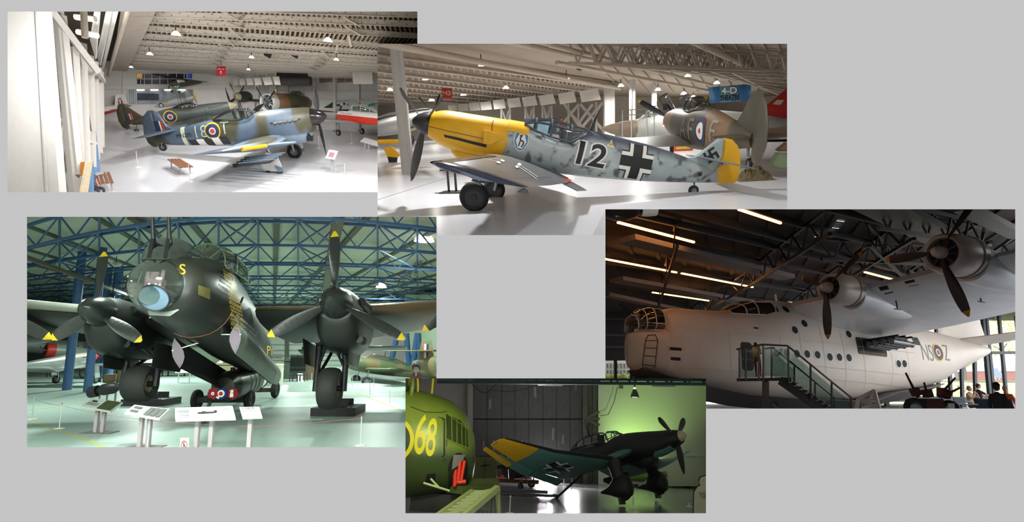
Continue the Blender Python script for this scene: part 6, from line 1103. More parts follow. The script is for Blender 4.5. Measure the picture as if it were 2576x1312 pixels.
# ---- information panels
pst = mat('stand_pink_grey', (186, 172, 176), .5, var=.03)
def infoboard(label, q, d, posts, shapes, pm=(206, 200, 200)):
    t = H.thing('info_board', label, 'info board', group='information boards'); mb, P = board_px(H, q, d, .05); mb.build('panel', mat('info_white_%d' % pm[0], pm, .5, var=.03), t, smooth=False); sign_text(H, P, shapes, t, 'print', .008)
    c = (P[0]+P[1]+P[2]+P[3])/4; 
    dm = sum(d)/4; g = None
    for u, v, dd in posts: top = H.at(u, q[2][1]-9, dm); g = Vector((top.x, top.y+.05, 0)); MB().bar(g, Vector((g.x, g.y, top.z)), .1, .1).build('post', pst, t, smooth=False)
    gm = g-Vector((.1, 0, 0)); MB().box(gm+UPV*.01, (.95 if len(posts) > 1 else .5, .5, .02)).build('base_plate', mat('stand_base', (120, 110, 112), .5), t, smooth=False)
tx = lambda x0, y0, x1, y1, n, m=None: [(*rect2(x0, y1-(y1-y0)*(i+.7)/n, x1-(.08 if i % 3 == 2 else 0)*(x1-x0), y1-(y1-y0)*(i+.25)/n), m or mat('print_grey', (140, 138, 140), .6, var=0)) for i in range(n)]
infoboard('information board with a dark green picture half', [(233, 1000), (309, 1011), (278, 1034), (204, 1021)], [18.1, 17.8, 17.2, 17.4], [(244, 1084, 0), (261, 1087, 0)], [(*rect2(.5, .04, .97, .96), mat('print_olive', (70, 78, 48), .6, var=.2, scale=9)), (*rect2(.12, .62, .28, .75), k_)]+tx(.06, .2, .42, .55, 6), (198, 204, 196))
infoboard('information board with five small black and white pictures', [(338, 1017), (427, 1028), (401, 1053), (313, 1037)], [15.7, 15.3, 14.7, 15.], [(355, 1113, 0), (376, 1118, 0)], [(*rect2(.08, .62, .3, .84), mat('print_photo', (70, 68, 70), .6, var=.6, scale=16)), (*rect2(.08, .2, .3, .42), mat('print_photo')), (*rect2(.5, .1, .64, .9), mat('print_photo')), (*rect2(.66, .1, .8, .9), mat('print_photo')), (*rect2(.82, .1, .96, .9), mat('print_photo'))]+tx(.33, .3, .47, .8, 7))
pl = [(.37, .5), (.4, .55), (.45, .56), (.47, .62), (.5, .62), (.52, .57), (.6, .56), (.66, .57), (.68, .68), (.71, .66), (.71, .5), (.66, .46), (.55, .44), (.45, .42), (.4, .44)]
infoboard('widest information board with a bomber side drawing and text', [(440, 1025), (585, 1020), (593, 1052), (441, 1056)], [14.2, 14.2, 13.6, 13.6], [(497, 1150, 0), (533, 1150, 0)], [(*rect2(0.005, .02, .28, .98), mat('print_tint', (184, 178, 182), .6, var=0)), (*poly2(pl), mat('print_dark', (50, 44, 50), .6, var=.3, scale=20)), utext('Avro Lancaster I', .07, .8, .2, .86, k_, .0)]+tx(.03, .42, .25, .72, 6)+tx(.03, .1, .25, .36, 5)+tx(.8, .3, .95, .85, 9, mat('print_faint', (176, 172, 176), .6, var=0)))
infoboard('small single-post information board headed Blockbuster', [(602, 1023), (652, 1022), (660, 1048), (610, 1050)], [14.1, 14.1, 13.6, 13.6], [(630, 1145, 0)], [utext("'BLOCKBUSTER'", .1, .8, .75, .92, k_, .01)]+tx(.12, .45, .85, .72, 4, mat('print_faint', (176, 172, 176), .6, var=0))+tx(.5, .12, .85, .38, 4, mat('print_faint')), (204, 208, 198))
t = H.thing('no_entry_sign', 'white card with a red no walking symbol at the lower edge', 'sign'); mb, P = board_px(H, [(453, 1101), (475, 1101), (475, 1130), (453, 1130)], 13.6, .02); mb.build('card', w_, t, smooth=False)
rr = mat('sign_red', (190, 44, 50), .5, var=0); sign_text(H, P, [(*ring2(.3, .37, (.5, .42), 24, .98), rr), (*line2([(.28, .64), (.72, .2)], .05), rr), (*ring2(.001, .05, (.5, .64), 10), k_), (*line2([(.5, .58), (.48, .4), (.38, .22)], .05), k_), (*line2([(.48, .4), (.6, .24)], .05), k_), (*line2([(.38, .5), (.6, .48)], .04), k_)], t)
# ---- barrier posts, rope, floor lines
for u, v, nm in ((80, 1054, 'white barrier post at the left edge'), (149, 1077, 'white barrier post left of the green-pictured board'), (370, 1128, 'white barrier post in front of the photograph board'), (907, 1120, 'white barrier post with a red knob at lower right'), (783, 970, 'thin white post left of the near wheel, far back'), (877, 970, 'thin white post right of the near wheel'), (940, 977, 'thin white post beyond the near tyre'), (886, 984, 'thin white post on the yellow line'), (980, 1016, 'thin white post near the right edge'), (930, 995, 'short thin white post between others on the right')): stanchion(H, H.fl(u, v), nm, .8, .014, group='barrier posts round the bomber')
A_ = [H.fl(*p)+Vector((0, 0, .74)) for p in ((80, 1054), (149, 1077), (370, 1128))]; rope(H, A_, 'thin red rope along the lower left barrier', col=(186, 120, 120)); rope(H, [H.fl(370, 1128)+UPV*.74, H.fl(640, 1150)+UPV*.74, H.fl(907, 1120)+UPV*.74], 'thin red rope along the front barrier', col=(196, 110, 110), sag=.02)
ylw = mat('floor_line_yellow', (176, 172, 84), .6, var=.1)
for pts, nm in (([(68, 1057), (200, 1100), (280, 1130)], 'yellow painted line at the lower left floor'), ([(68, 1032), (160, 1020), (300, 1000)], 'pale yellow line running towards the far wheel'), ([(870, 975), (925, 998), (1020, 1035)], 'yellow painted line on the right floor')):
    mb = MB(); [mb.bar(H.fl(*a, .003), H.fl(*b, .003), .09, .004) for a, b in zip(pts, pts[1:])]; tag(mb.build('floor_line', ylw, None, H.M, smooth=False), nm, 'floor line')
# ---- aircraft and things beyond
silv = mat('polished_silver', (176, 180, 178), .22, .6, var=.08); redn = mat('nose_red', (206, 46, 34), .4)
M5 = two(H, (247, 895, 40.), (10, 930, 33.), 9.)
t, B, W = aircraft(H, 'silver_fighter', 'polished silver fighter with red spinner at the left', M5, [(.75, -.42, .4, .42), (1.6, -.6, .5, .47), (3, -.75, .55, .48), (4.4, -.85, .5, .46), (6, -.6, .45, .38), (9, -.1, .3, .1)], silv, [(.4, 2.3, 2.6, -.6, .14), (5.4, 3.0, 1.5, -.15, .1)], silv, None, None, None, None, None, None,
    dict(x=.4, z=0, Rr=1.6, n=4, phase=5, chord=.3, sp=[(-.4, .001), (-.3, .12), (0, .3), (.35, .41)], spm=redn), None, dict(x=2.4, y=1.8, zc=-1.75, r=.36, w=.22, doorm=silv, door=(.1, -.6, -1.6, .3)))
MB().lathe([(.42, .75), (.47, 1.1)], 24).xf(Matrix.Translation((0, 0, -.02))).build('red_nose_band', redn, t); side(t, B, 'anti_glare_panel', [(*poly2([(1.2, .32), (4, .38), (4, .5), (1.2, .46)]), mat('olive_tan', (120, 104, 60), .6))], 1); side(t, B, 'exhaust_row', [(*line2([(1.2, .18), (2.3, .12)], .07), k_)], 1)
person(H, 'person', 'person in a blue top leaning over the silver fighter wing', H.fl(122, 948), R_(200), (40, 60, 190), (50, 50, 60), pose={'chs': (0, -.2, 1.28), 'nck': (0, -.32, 1.4), 'nk2': (0, -.36, 1.44), 'shol': (-.17, -.25, 1.36), 'shor': (.17, -.25, 1.36)}, arms='long')
M6 = two(H, (40, 868, 52.), (345, 884, 60.), 16.); gs = mat('bomber_grey_skin', (150, 158, 152), .4, .2, var=.06)
t, B, W = aircraft(H, 'radial_bomber', 'pale grey bomber fuselage with a red-cowled radial engine at the far left', M6, [(0, -.9, 1.0, .9), (4, -1.0, 1.2, 1.05), (10, -.9, 1.1, .95), (16, -.5, .7, .5)], gs); side(t, B, 'windows', [(*rect2(5+i*1.5, .0, 5.8+i*1.5, .45), k_) for i in range(4)], -1)
c = Matrix(M6).inverted() @ (ray(113, 880)*46.); T_ = Matrix.Translation(c); MB().lathe([(.62, .2), (.72, .0), (.86, .1), (.92, .5), (.9, 1.0)], 28, M=T_).build('cowl_ring', mat('cowl_red', (200, 52, 36), .45), t); MB().lathe([(.001, .35), (.75, .35)], 20, M=T_).build('engine_face', mat('engine_dark', (34, 34, 36), .6, var=.3), t); MB().lathe([(.9, 1.0), (.85, 2.6), (.5, 4.5)], 24, M=T_).build('nacelle', gs, t)
prop(t, c.x-.1, c.z, 2.1, 3, 75, .36, y=c.y, sp=[(-.2, .02), (0, .14), (.3, .16)], spm=STEEL())
slab_mb([(245, 0)]*0 or [(-1.4, -.15), (-.9, .45), (.6, .5), (1.4, .1), (1.4, -.1)], .12, lambda a, b, o, p=H.at(282, 888, 50.): p+Vector((a, o, b))).build('x', redn, None, H.M).name = 'red_wing_panel'; tag(bpy.data.objects['red_wing_panel'], 'red wing panel propped behind the silver fighter nose', 'wing panel')
# green truck
p = H.fl(248, 950); t = H.thing('army_truck', 'dark green army truck behind the blue columns', 'truck', p, R_(25)); tg_ = mat('truck_green', (48, 56, 44), .55, var=.12); L = 3.0
MB().box((0, 0, .85), (2.2, 1.5, .6)).build('body', tg_, t, smooth=False); MB().box((-.3, 0, 1.55), (.9, 1.4, .85)).build('cab', tg_, t, smooth=False); MB().box((-.3, -.72, 1.65), (.6, .04, .45)).build('side_window', mat('poster_pale', (150, 180, 196), .6), t, smooth=False); MB().box((.95, 0, .95), (.5, 1.0, .7)).build('bonnet', tg_, t, smooth=False)
for x in (-.75, .85):
    for y in (-.75, .75): wheel(t, (x, y, .42), .42, .26, 'wheel', hubm=tg_)
for x in (-.2, .75): MB().box((x, -.8, .95), (.2, .03, .18)).build('yellow_reflector', mat('reflector_yellow', (226, 200, 30), .5), t, smooth=False)
# dressed dummy, crates
p = H.fl(303, 962); t = H.thing('clothed_dummy', 'khaki-clothed display dummy left of the far wheel', 'dummy', p); MB().loft([[Vector((r*math.cos(a), r*.7*math.sin(a), z)) for a in [2*math.pi*j/12 for j in range(12)]] for z, r in ((0, .3), (.5, .26), (1.0, .28), (1.3, .3), (1.5, .15), (1.55, .1), (1.65, .14), (1.8, .12), (1.88, .03))]).build('figure', mat('dummy_khaki', (120, 104, 80), .8, var=.3), t); MB().box((-.7, 0, .3), (.7, .5, .6)).build('crate', mat('crate_tan', (120, 100, 70), .7), t, smooth=False)
p = H.fl(690, 968); t = H.thing('pedestal', 'cream waisted pedestal under the tail', 'pedestal', p); MB().loft([[Vector((r*math.cos(a), r*math.sin(a), z)) for a in [2*math.pi*j/16 for j in range(16)]] for z, r in ((0, .5), (.1, .52), (.9, .48), (1.2, .5), (1.35, .55), (1.4, .5))]).build('body', mat('pedestal_cream', (206, 200, 180), .6), t)
cg = mat('chair_dark', (58, 62, 58), .6)
for k, u in enumerate((742, 760)):
    for j in range(6):
        p = H.fl(u, 958)+Vector((0, 0, j*.16)); t = H.thing('stacking_chair', 'dark stacking chair, %s in the %s stack by the rolling door' % (['bottom one', 'second up', 'third up', 'fourth up', 'fifth up', 'top one'][j], ['left', 'right'][k]), 'chair', p, R_(180), group='stacked chairs by the rolling door'); MB().box((0, 0, .45), (.62, .6, .05)).build('seat', cg, t, smooth=False); MB().box((0, .32, .85), (.6, .05, .5)).build('backrest', cg, t, smooth=False)
        if j == 0: [MB().box((x, y, .22), (.05, .05, .45)).build('leg', cg, t, smooth=False) for x in (-.28, .28) for y in (-.25, .28)]
for u, v, w, h, nm, c in ((730, 952, .8, 1.6, 'green-grey locker left of the chair stacks', (72, 86, 74)), (784, 954, 1.1, 1.5, 'brown crate right of the chair stacks', (112, 92, 72)), (560, 942, 2.2, 1.0, 'cream box standing behind the drum bomb', (170, 160, 120))): t = H.thing('storage_box', nm, 'box', H.fl(u, v)); MB().box((0, 0, h/2), (w, .8, h)).build('body', mat('box_%d' % c[0], c, .7, var=.1), t, smooth=False); MB().box((0, -.42, h*.85), (w*.98, .03, .05)).build('lid_edge', k_, t, smooth=False)
for u, c, nm in ((603, (190, 44, 50), 'red and white striped box behind the bomb'), (622, (50, 70, 150), 'first blue box behind the bomb'), (634, (50, 70, 150), 'second blue box behind the bomb, nearer the pedestal')): p = H.fl(u, 945); t = H.thing('striped_box', nm, 'box', p); MB().box((0, 0, .75), (.55, .5, 1.5)).build('body', mat('box_c%d' % c[0], c, .6), t, smooth=False); MB().box((0, -.26, 1.25), (.3, .02, .2)).build('white_patch', w_, t, smooth=False)
# engine on a stand with a label table, grey tail parts behind
p = H.fl(436, 946); t = H.thing('display_engine', 'dark engine on a stand with a yellow tag in the distance', 'engine', p); MB().box((0, 0, .9), (1.9, 1.0, .9)).tube([(-.9, 0, 1.2), (.9, 0, 1.25)], .4, 10).build('block', mat('engine_dark'), t, smooth=False); MB().box((.1, -.5, 1.55), (.4, .03, .35)).build('yellow_tag', mat('reflector_yellow'), t, smooth=False); [MB().box((x, y, .25), (.08, .08, .5)).build('leg', k_, t, smooth=False) for x in (-.7, .7) for y in (-.4, .4)]
p = H.fl(462, 962); t = H.thing('label_table', 'white sloping label table in front of the display engine', 'table', p); MB().box((0, 0, .8), (1.1, .5, .05), M=Matrix.Rotation(.4, 3, 'X')).build('top', w_, t, smooth=False); [MB().box((x, 0, .4), (.06, .06, .8)).build('leg', w_, t, smooth=False) for x in (-.4, .4)]
t = H.thing('aircraft_section', 'pale green aircraft wing root section behind the far wheel', 'aircraft part'); slab_mb([(-2.5, .1), (-1.5, .8), (1.5, 1.0), (3.4, .1), (2.6, -.5), (-1.5, -.4)], .5, lambda a, b, o, p=H.at(470, 900, 50.): p+Vector((a, o, b))).build('wing_root', mat('pale_green_skin', (120, 140, 122), .5, var=.12), t, M=None).matrix_world = H.M; 
MB().sphere(H.at(520, 942, 48.), .6, 14).build('wheel', TYRE(), t).matrix_world = H.M
# green bomber at the right with wing roundel
gb1 = camo('camo_green_tan', [(82, 94, 64), (110, 100, 66)], .4, 2., rough=.5)
M7 = two(H, (855, 905, 40.), (1120, 948, 44.), 12.)
t, B, W = aircraft(H, 'light_bomber', 'green and tan light bomber with long canopy frames at the right', M7, [(.3, -.5, .5, .5), (1.5, -.8, .7, .75), (4, -.85, .8, .8), (7, -.7, .65, .65), (11, -.3, .35, .25)], gb1, [(.5, 2.5, 3.2, -.5, .15), (4, 3.0, 2.6, -.3, .13), (7.2, 3.6, 1.7, -.05, .1)], gb1, None, None, None, None, None, None, None, dict(st=[(2.6, .7, .75, .4), (3.2, .65, 1.2, .42), (6, .6, 1.1, .4), (7.5, .55, .65, .25)], fr=[1, 2], frm=gb1), dict(x=2.6, y=1.9, zc=-1.7, r=.5, w=.3))
decal('wing_roundel', [(*ring2(.001, .25, (4.2, -5.6)), mat('paint_red', RED)), (*ring2(.25, .8, (4.2, -5.6)), w_)], lambda a, b: (a, b, 4), t, W[-1], (0, 0, -1), .012); MB().tube([(4.6, 0, 1.1), (4.6, 0, 2.2)], .04, 6).build('aerial_mast', k_, t)
M8 = two(H, (1150, 925, 36.), (1040, 920, 40.), 6.)
t, B, W = aircraft(H, 'camouflaged_aircraft', 'tail of a green and brown aircraft with red, white and blue flash', M8, [(0, -.9, .9, .8), (3, -.7, .8, .6), (6, -.2, .4, .15)], gb1, None, None, [(3.0, .6), (3.4, 2.1), (4.8, 2.2), (5.4, .4)], None, None, None, [(.1, 3.2, 2.0, 1.2, .08), (3.5, 3.6, 1.2, 1.25, .06)], None)
for i, c in enumerate((BLU, WHT, RED)): decal('fin_flash', [(*rect2(3.75+i*.28, .45, 4.03+i*.28, 1.75), mat('paint_f%d' % c[0], c))], lambda a, b: (a, .07, b), t, None, (0, -1, 0), .01)
t = H.thing('portrait_cutout', 'cut-out portrait of a smiling woman in a maroon uniform and cap', 'cutout', H.at(1047, 938, 24.)); mm = mat('uniform_maroon', (104, 62, 70), .8, var=.1); sk = mat('portrait_skin', (206, 176, 166), .6, var=.05)
flat = lambda P, m, nm, o=0.: MB().prism(P, .02, lambda a, b, c: Vector((a, c-o, b))).build(nm, m, t, smooth=False)
flat([(-.27, -.45), (.28, -.45), (.27, -.12), (.16, -.02), (.06, .03), (-.06, .03), (-.17, -.03), (-.26, -.12)], mm, 'uniform'); flat([(.11*math.cos(a), .17+.15*math.sin(a)) for a in [2*math.pi*j/20 for j in range(20)]], sk, 'face', .012); flat([(-.16, .1), (-.17, .3), (-.06, .38), (.1, .36), (.17, .26), (.16, .1), (.1, .25), (-.09, .27)], mat('hair_60', (50, 36, 38), .7), 'hair', .02); flat([(-.19, .3), (-.1, .42), (.0, .36), (-.12, .26)], mm, 'cap', .03)
flat([(-.045, .02), (.045, .02), (.03, -.12), (-.03, -.12)], sk, 'collar', .015); flat([(-.04, .1), (.04, .1), (.0, .075)], w_, 'smile', .03); [flat([(x-.02, .19), (x+.02, .19), (x+.02, .205), (x-.02, .205)], k_, 'eye', .03) for x in (-.045, .045)]
# ================================================================== HALL 4: white flying boat beside a glass wall
CUR = 4; H = HALLS[4]
k_ = mat('paint_black', (22, 22, 26), .5, var=.05); w_ = mat('paint_white', WHT, .5, var=.03); wt = mat('letter_white', (238, 238, 234), .5, var=0)
H.solid('floor', MB().quad((-12, 5, 0), (75, 5, 0), (75, 60, 0), (-12, 60, 0)), mat('floor_pale_gloss', (196, 200, 206), .2, var=.03))
dkc = mat('ceiling_charcoal', (64, 61, 61), .75, var=.2, scale=.6, stretch=(1, 6, 1)); stl = mat('roof_steel_black', (38, 37, 39), .5, var=.1); dgr = mat('duct_grey', (92, 90, 90), .5, var=.08)
RP = H.at(1523, 505, 22); RQ = H.at(2554, 505, 22); RR = H.at(1700, 800, 62); RN = (RQ-RP).cross(RR-RP).normalized()
c4 = lambda u, v, dz=0.: H.pl(u, v, RP+Vector((0, 0, dz)), RN)
cq = [c4(u, v) for u, v in ((1250, 300), (3000, 300), (3000, 806), (1250, 806))]; H.solid('ceiling', MB().quad(*cq), dkc)
nb = [Vector((p.x, 5, p.z+3)) for p in (cq[0], cq[1])]; H.solid('ceiling', MB().quad(nb[0], nb[1], cq[1], cq[0]), dkc)
for k in range(16):                                     # profiled roof sheets
    u0 = 1350+k*110; H.solid('trim_sheet', MB().bar(c4(u0, 340, -.05), c4(1620+k*40, 803, -.05), .22, .1), dkc)
for k, (a, b, c, d) in enumerate(((1400, 560, 2700, 1000), (1400, 490, 2700, 905), (1500, 470, 2700, 820), (1700, 480, 2700, 745), (1400, 640, 2500, 960), (1400, 700, 2300, 880), (1950, 490, 2700, 680), (2150, 490, 2700, 620))):
    p, q = c4(a, b, -.25), c4(c, d if d < 800 else 800, -.25); H.solid('beam', MB().bar(p, q, .14, .3), stl)
for k, (a, b, c, d) in enumerate(((2080, 526, 1880, 680), (1880, 680, 1700, 800), (2290, 540, 2060, 705), (2060, 705, 1950, 790), (2480, 550, 2260, 700), (2600, 560, 2420, 690), (2200, 510, 2480, 560), (2060, 600, 2400, 620), (1700, 560, 1640, 800), (2180, 560, 2300, 690))):
    p, q = c4(a, b, -.3), c4(c, d, -.3); dn = Vector((0, 0, 1.0)); mb = MB().bar(p, q, .13, .13).bar(p-dn, q-dn, .13, .13); n = 6
    for j in range(n): x0, x1 = p.lerp(q, j/n), p.lerp(q, (j+1)/n); mb.bar(x0, (x0+x1)/2-dn, .07, .07).bar((x0+x1)/2-dn, x1, .07, .07)
    H.solid('beam', mb, stl)
for a, b, c, d, w in ((1577, 600, 1980, 697, .95), (1550, 702, 1880, 760, 1.1), (2180, 500, 2390, 610, 1.3), (2420, 520, 2560, 590, .6), (1523, 740, 1760, 790, .7)):
    p, q = c4(a, b, -.8), c4(c, d, -.8); H.solid('trim_duct', MB().bar(p, q, w, .25), dgr)
led = emat('led_warm', (255, 158, 78), 17.)
for a, b, c, d, nm in ((1554, 559, 1746, 609, 'long warm light strip at the upper left'), (1500, 647, 1702, 685, 'warm light strip reaching the left edge'), (1714, 687, 1894, 722, 'warm light strip in line with its left neighbour'), (1641, 735, 1783, 756, 'warm light strip just above the nose turret'), (1858, 526, 1964, 561, 'warm light strip cut by the top edge'), (2175, 684, 2266, 708, 'warm light strip between the two engines'), (2195, 717, 2230, 727, 'shortest warm light strip between the engines'), (2528, 577, 2580, 608, 'warm light strip at the right edge')):
    t = H.thing('light_strip', nm, 'lamp', group='warm ceiling light strips'); p, q = c4(a, b, -.55), c4(c, d, -.55); MB().bar(p, q, .09, .07).build('tube', led, t, smooth=False); MB().bar(p+Vector((0, 0, .08)), q+Vector((0, 0, .08)), .16, .07).build('housing', stl, t, smooth=False)
for q in ([(2097, 553), (2125, 556), (2110, 575), (2082, 572)], [(2070, 578), (2098, 581), (2092, 600), (2048, 596)]):
    H.solid('window_1', MB().add([c4(u, v, -.06) for u, v in q], [(0, 1, 2, 3)]), emat('skylight', (235, 236, 236), .95))
    for f in (.2, .4, .6, .8): H.solid('trim_louvre', MB().bar(c4(*q[0], -.1).lerp(c4(*q[3], -.1), f), c4(*q[1], -.1).lerp(c4(*q[2], -.1), f), .1, .05), dgr)
# dark far wall on the left, glass wall on the right
wd = mat('wall_dark', (52, 50, 52), .8, var=.1)
H.solid('wall_back', MB().quad(H.at(1250, 908, 56), H.at(1640, 906, 58), H.at(1640, 700, 58), H.at(1250, 690, 56)), wd); H.solid('wall_back', MB().quad(H.at(1640, 1010, 58), H.at(2290, 1010, 62), H.at(2290, 780, 62), H.at(1640, 700, 58)), wd)
for v in (760, 800, 840, 870): H.solid('trim_wall', MB().bar(H.at(1400, v, 55.5), H.at(1640, v+4, 57.5), .2, .25), stl)
for u in (1548, 1588, 1597): H.solid('column', MB().bar(H.at(u, 906, 55), H.at(u, 1000, 55), .3, .3), stl)
fr = mat('frame_steel_grey', (70, 76, 82), .4, .3)
GW = lambda u, v: H.pl(u, v, H.at(2300, 950, 55), Vector((-.25, 1, 0)))
H.solid('window_2', MB().quad(GW(2280, 1004), GW(2900, 1030), GW(2900, 640), GW(2280, 700)), glassmat('wall_glass', (248, 250, 250), .06))
for a, b, c, d, w in ((2378, 700, 2392, 1003, .22), (2412, 700, 2421, 1003, .22), (2446, 690, 2454, 1003, .24), (2462, 690, 2490, 1003, .3), (2470, 690, 2500, 1003, .3), (2503, 690, 2532, 1003, .24), (2546, 680, 2575, 1010, .24), (2350, 700, 2362, 1003, .22), (2310, 700, 2330, 1003, .22), (2600, 670, 2630, 1010, .24)): H.solid('trim_mullion', MB().bar(GW(a, b), GW(c, d), w, .3), fr)
for a, b, c, d in ((2280, 890, 2700, 884), (2280, 1003, 2900, 1014), (2280, 780, 2700, 760)): H.solid('trim_mullion', MB().bar(GW(a, b), GW(c, d), .3, .3 if b < 1000 else .6), fr)
H.solid('wall_right', MB().quad(H.at(2760, 1100, 7), H.at(2760, 1080, 20), H.at(2760, -60, 20), H.at(2760, -900, 7)), wd)  # unseen wall added to keep daylight off the bow
# outdoors
grass = mat('lawn', (206, 208, 132), .9, var=.12, scale=.6)
a, b, c, d = H.at(2100, 1002, 58), H.at(2900, 1010, 58), H.at(3100, 953, 125), H.at(2000, 953, 125); H.solid('ground', MB().quad(a, b, c, d), grass)
H.solid('ground', MB().quad(H.at(1350, 990, 58), H.at(1700, 990, 58), H.at(1700, 940, 100), H.at(1350, 940, 100)), grass)
t = H.thing('brick_building', 'red brick building with grey roof seen through the glass wall', 'building'); A0, A1 = H.at(2452, 956, 105), H.at(2640, 958, 105); hh = 2.2; brk = mat('brick_red', (160, 88, 84), .9, var=.2, scale=3)
bx = lambda p, q, z0, z1, y0, m, nm, y1=6.: MB().add([(p.x, p.y+y0, z0), (q.x, q.y+y0, z0), (q.x, q.y+y0, z1), (p.x, p.y+y0, z1), (p.x, p.y+y1, z0), (q.x, q.y+y1, z0), (q.x, q.y+y1, z1), (p.x, p.y+y1, z1)], [(0, 1, 2, 3), (7, 6, 5, 4), (0, 4, 5, 1), (1, 5, 6, 2), (2, 6, 7, 3), (3, 7, 4, 0)]).build(nm, m, t, smooth=False)
bx(A0, A1, A0.z, A0.z+1.7, 0, brk, 'wall'); rm = mat('roof_grey', (150, 150, 156), .8, var=.1)
MB().add([(A0.x-.3, A0.y-.4, A0.z+1.7), (A1.x, A1.y-.4, A0.z+1.7), (A1.x, A1.y+3, A0.z+3.2), (A0.x+1, A0.y+3, A0.z+3.2)], [(0, 1, 2, 3)]).build('roof', rm, t, smooth=False)
for i in range(7): p = H.at(2508+i*14, 920, 104.); MB().box(p, (.75, .2, .7)).build('clerestory_pane', w_, t, smooth=False)
t = H.thing('glass_pavilion', 'low glazed grey pavilion left of the brick building outdoors', 'building'); A0, A1 = H.at(2355, 953, 108), H.at(2412, 954, 108); bx(A0, A1, A0.z, A0.z+2.3, 0, mat('pavilion_grey', (120, 132, 138), .5), 'wall'); [MB().box(H.at(2384+i*7, 945, 107.7), (.4, .1, 1.1)).build('door_pane', w_, t, smooth=False) for i in range(3)]
lf = mat('leaf_yellow_green', (176, 186, 96), .8, var=.25, scale=2); tr = mat('bark', (90, 78, 60), .9)
def tree(p, h, r, label, n=420, seed=1):
    t = H.thing('tree', label, 'tree', p, group='trees outside the glass wall'); g = random.Random(seed); mb = MB()
    MB().tube([(0, 0, 0), (.1, 0, h*.4), (0, .1, h*.75)], [.28, .2, .1], 8).build('trunk', tr, t)
    for j in range(5): a = j*1.3; MB().tube([(.05, 0, h*.45), (r*.6*math.cos(a), r*.6*math.sin(a), h*.75)], [.1, .03], 6).build('branch', tr, t)
    for i in range(n):
        a, q, z = g.uniform(0, 6.283), g.random()**.5, g.uniform(-1, 1); rr = r*q*math.sqrt(1-z*z*.8); c = Vector((rr*math.cos(a), rr*math.sin(a), h*.68+z*r*.75)); s = g.uniform(.14, .34); u = Vector((g.uniform(-1, 1), g.uniform(-1, 1), g.uniform(-1, 1))).normalized(); w = u.orthogonal().normalized()
        mb.add([c+u*s, c+w*s, c-u*s, c-w*s], [(0, 1, 2, 3)])
    o = mb.build('foliage', lf, t, smooth=False); o['kind'] = 'stuff'
for k, (u, v, d, h, r, nm) in enumerate(((2430, 952, 95, 7.5, 4.0, 'yellow-green tree left of the brick building'), (2530, 945, 112, 11, 5, 'large pale tree behind the brick building'), (2590, 950, 98, 12, 4.5, 'tall tree at the right edge outdoors'), (2395, 950, 112, 6, 3, 'small tree behind the glazed pavilion'))): tree(H.at(u, v, d), h, r, nm, seed=k)
t = H.thing('white_office', 'white office building with dark panes seen under the nose', 'building'); q = H.at(1540, 948, 80); mb, P = board_px(H, [(1480, 905), (1590, 905), (1590, 955), (1480, 955)], 80, .3); mb.build('wall', w_, t, smooth=False)
for i in range(8):
    for j in range(2): MB().box(H.at(1528+i*8.5, 920+j*17, 79.7), (.26, .05, .7)).build('window', mat('pane_grey', (110, 120, 130), .3), t, smooth=False)
t = H.thing('hedge', 'pale shrubs outside below the nose', 'shrub'); g = random.Random(4); mb = MB(); [mb.sphere(H.at(1520+i*5, 948+g.uniform(-3, 3), 70+g.uniform(-2, 2)), g.uniform(.25, .5), 7) for i in range(20)]; o = mb.build('leaves', lf, t); o.matrix_world = H.M; o['kind'] = 'stuff'
t = H.thing('picnic_table', 'wooden picnic table on the lawn', 'table', H.at(2425, 985, 70)); wm = mat('picnic_wood', (150, 140, 110), .8); MB().box((0, 0, .75), (1.8, .8, .05)).build('top', wm, t, smooth=False); [MB().box((0, y, .45), (1.8, .25, .05)).build('bench', wm, t, smooth=False) for y in (-.7, .7)]; [MB().bar((x, y, 0), (x, -y*.2, .75), .08, .06).build('leg', wm, t, smooth=False) for x in (-.6, .6) for y in (-.7, .7)]
t = H.thing('deck_chair', 'giant blue and white deck chair on the lawn by the brick wall', 'chair', H.at(2510, 954, 98)); wf_ = mat('deck_frame', (206, 200, 190), .7); [MB().bar((x, -.6, 0), (x, .6, 2.0), .09, .09).build('frame', wf_, t, smooth=False) for x in (-.8, .8)]; [MB().bar((x, .7, 0), (x, -.4, 1.2), .09, .09).build('leg', wf_, t, smooth=False) for x in (-.8, .8)]; MB().add([(-.75, -.5, .3), (.75, -.5, .3), (.75, .55, 1.95), (-.75, .55, 1.95)], [(0, 1, 2, 3)]).build('canvas', mat('canvas_blue', (110, 130, 170), .8), t, smooth=False)

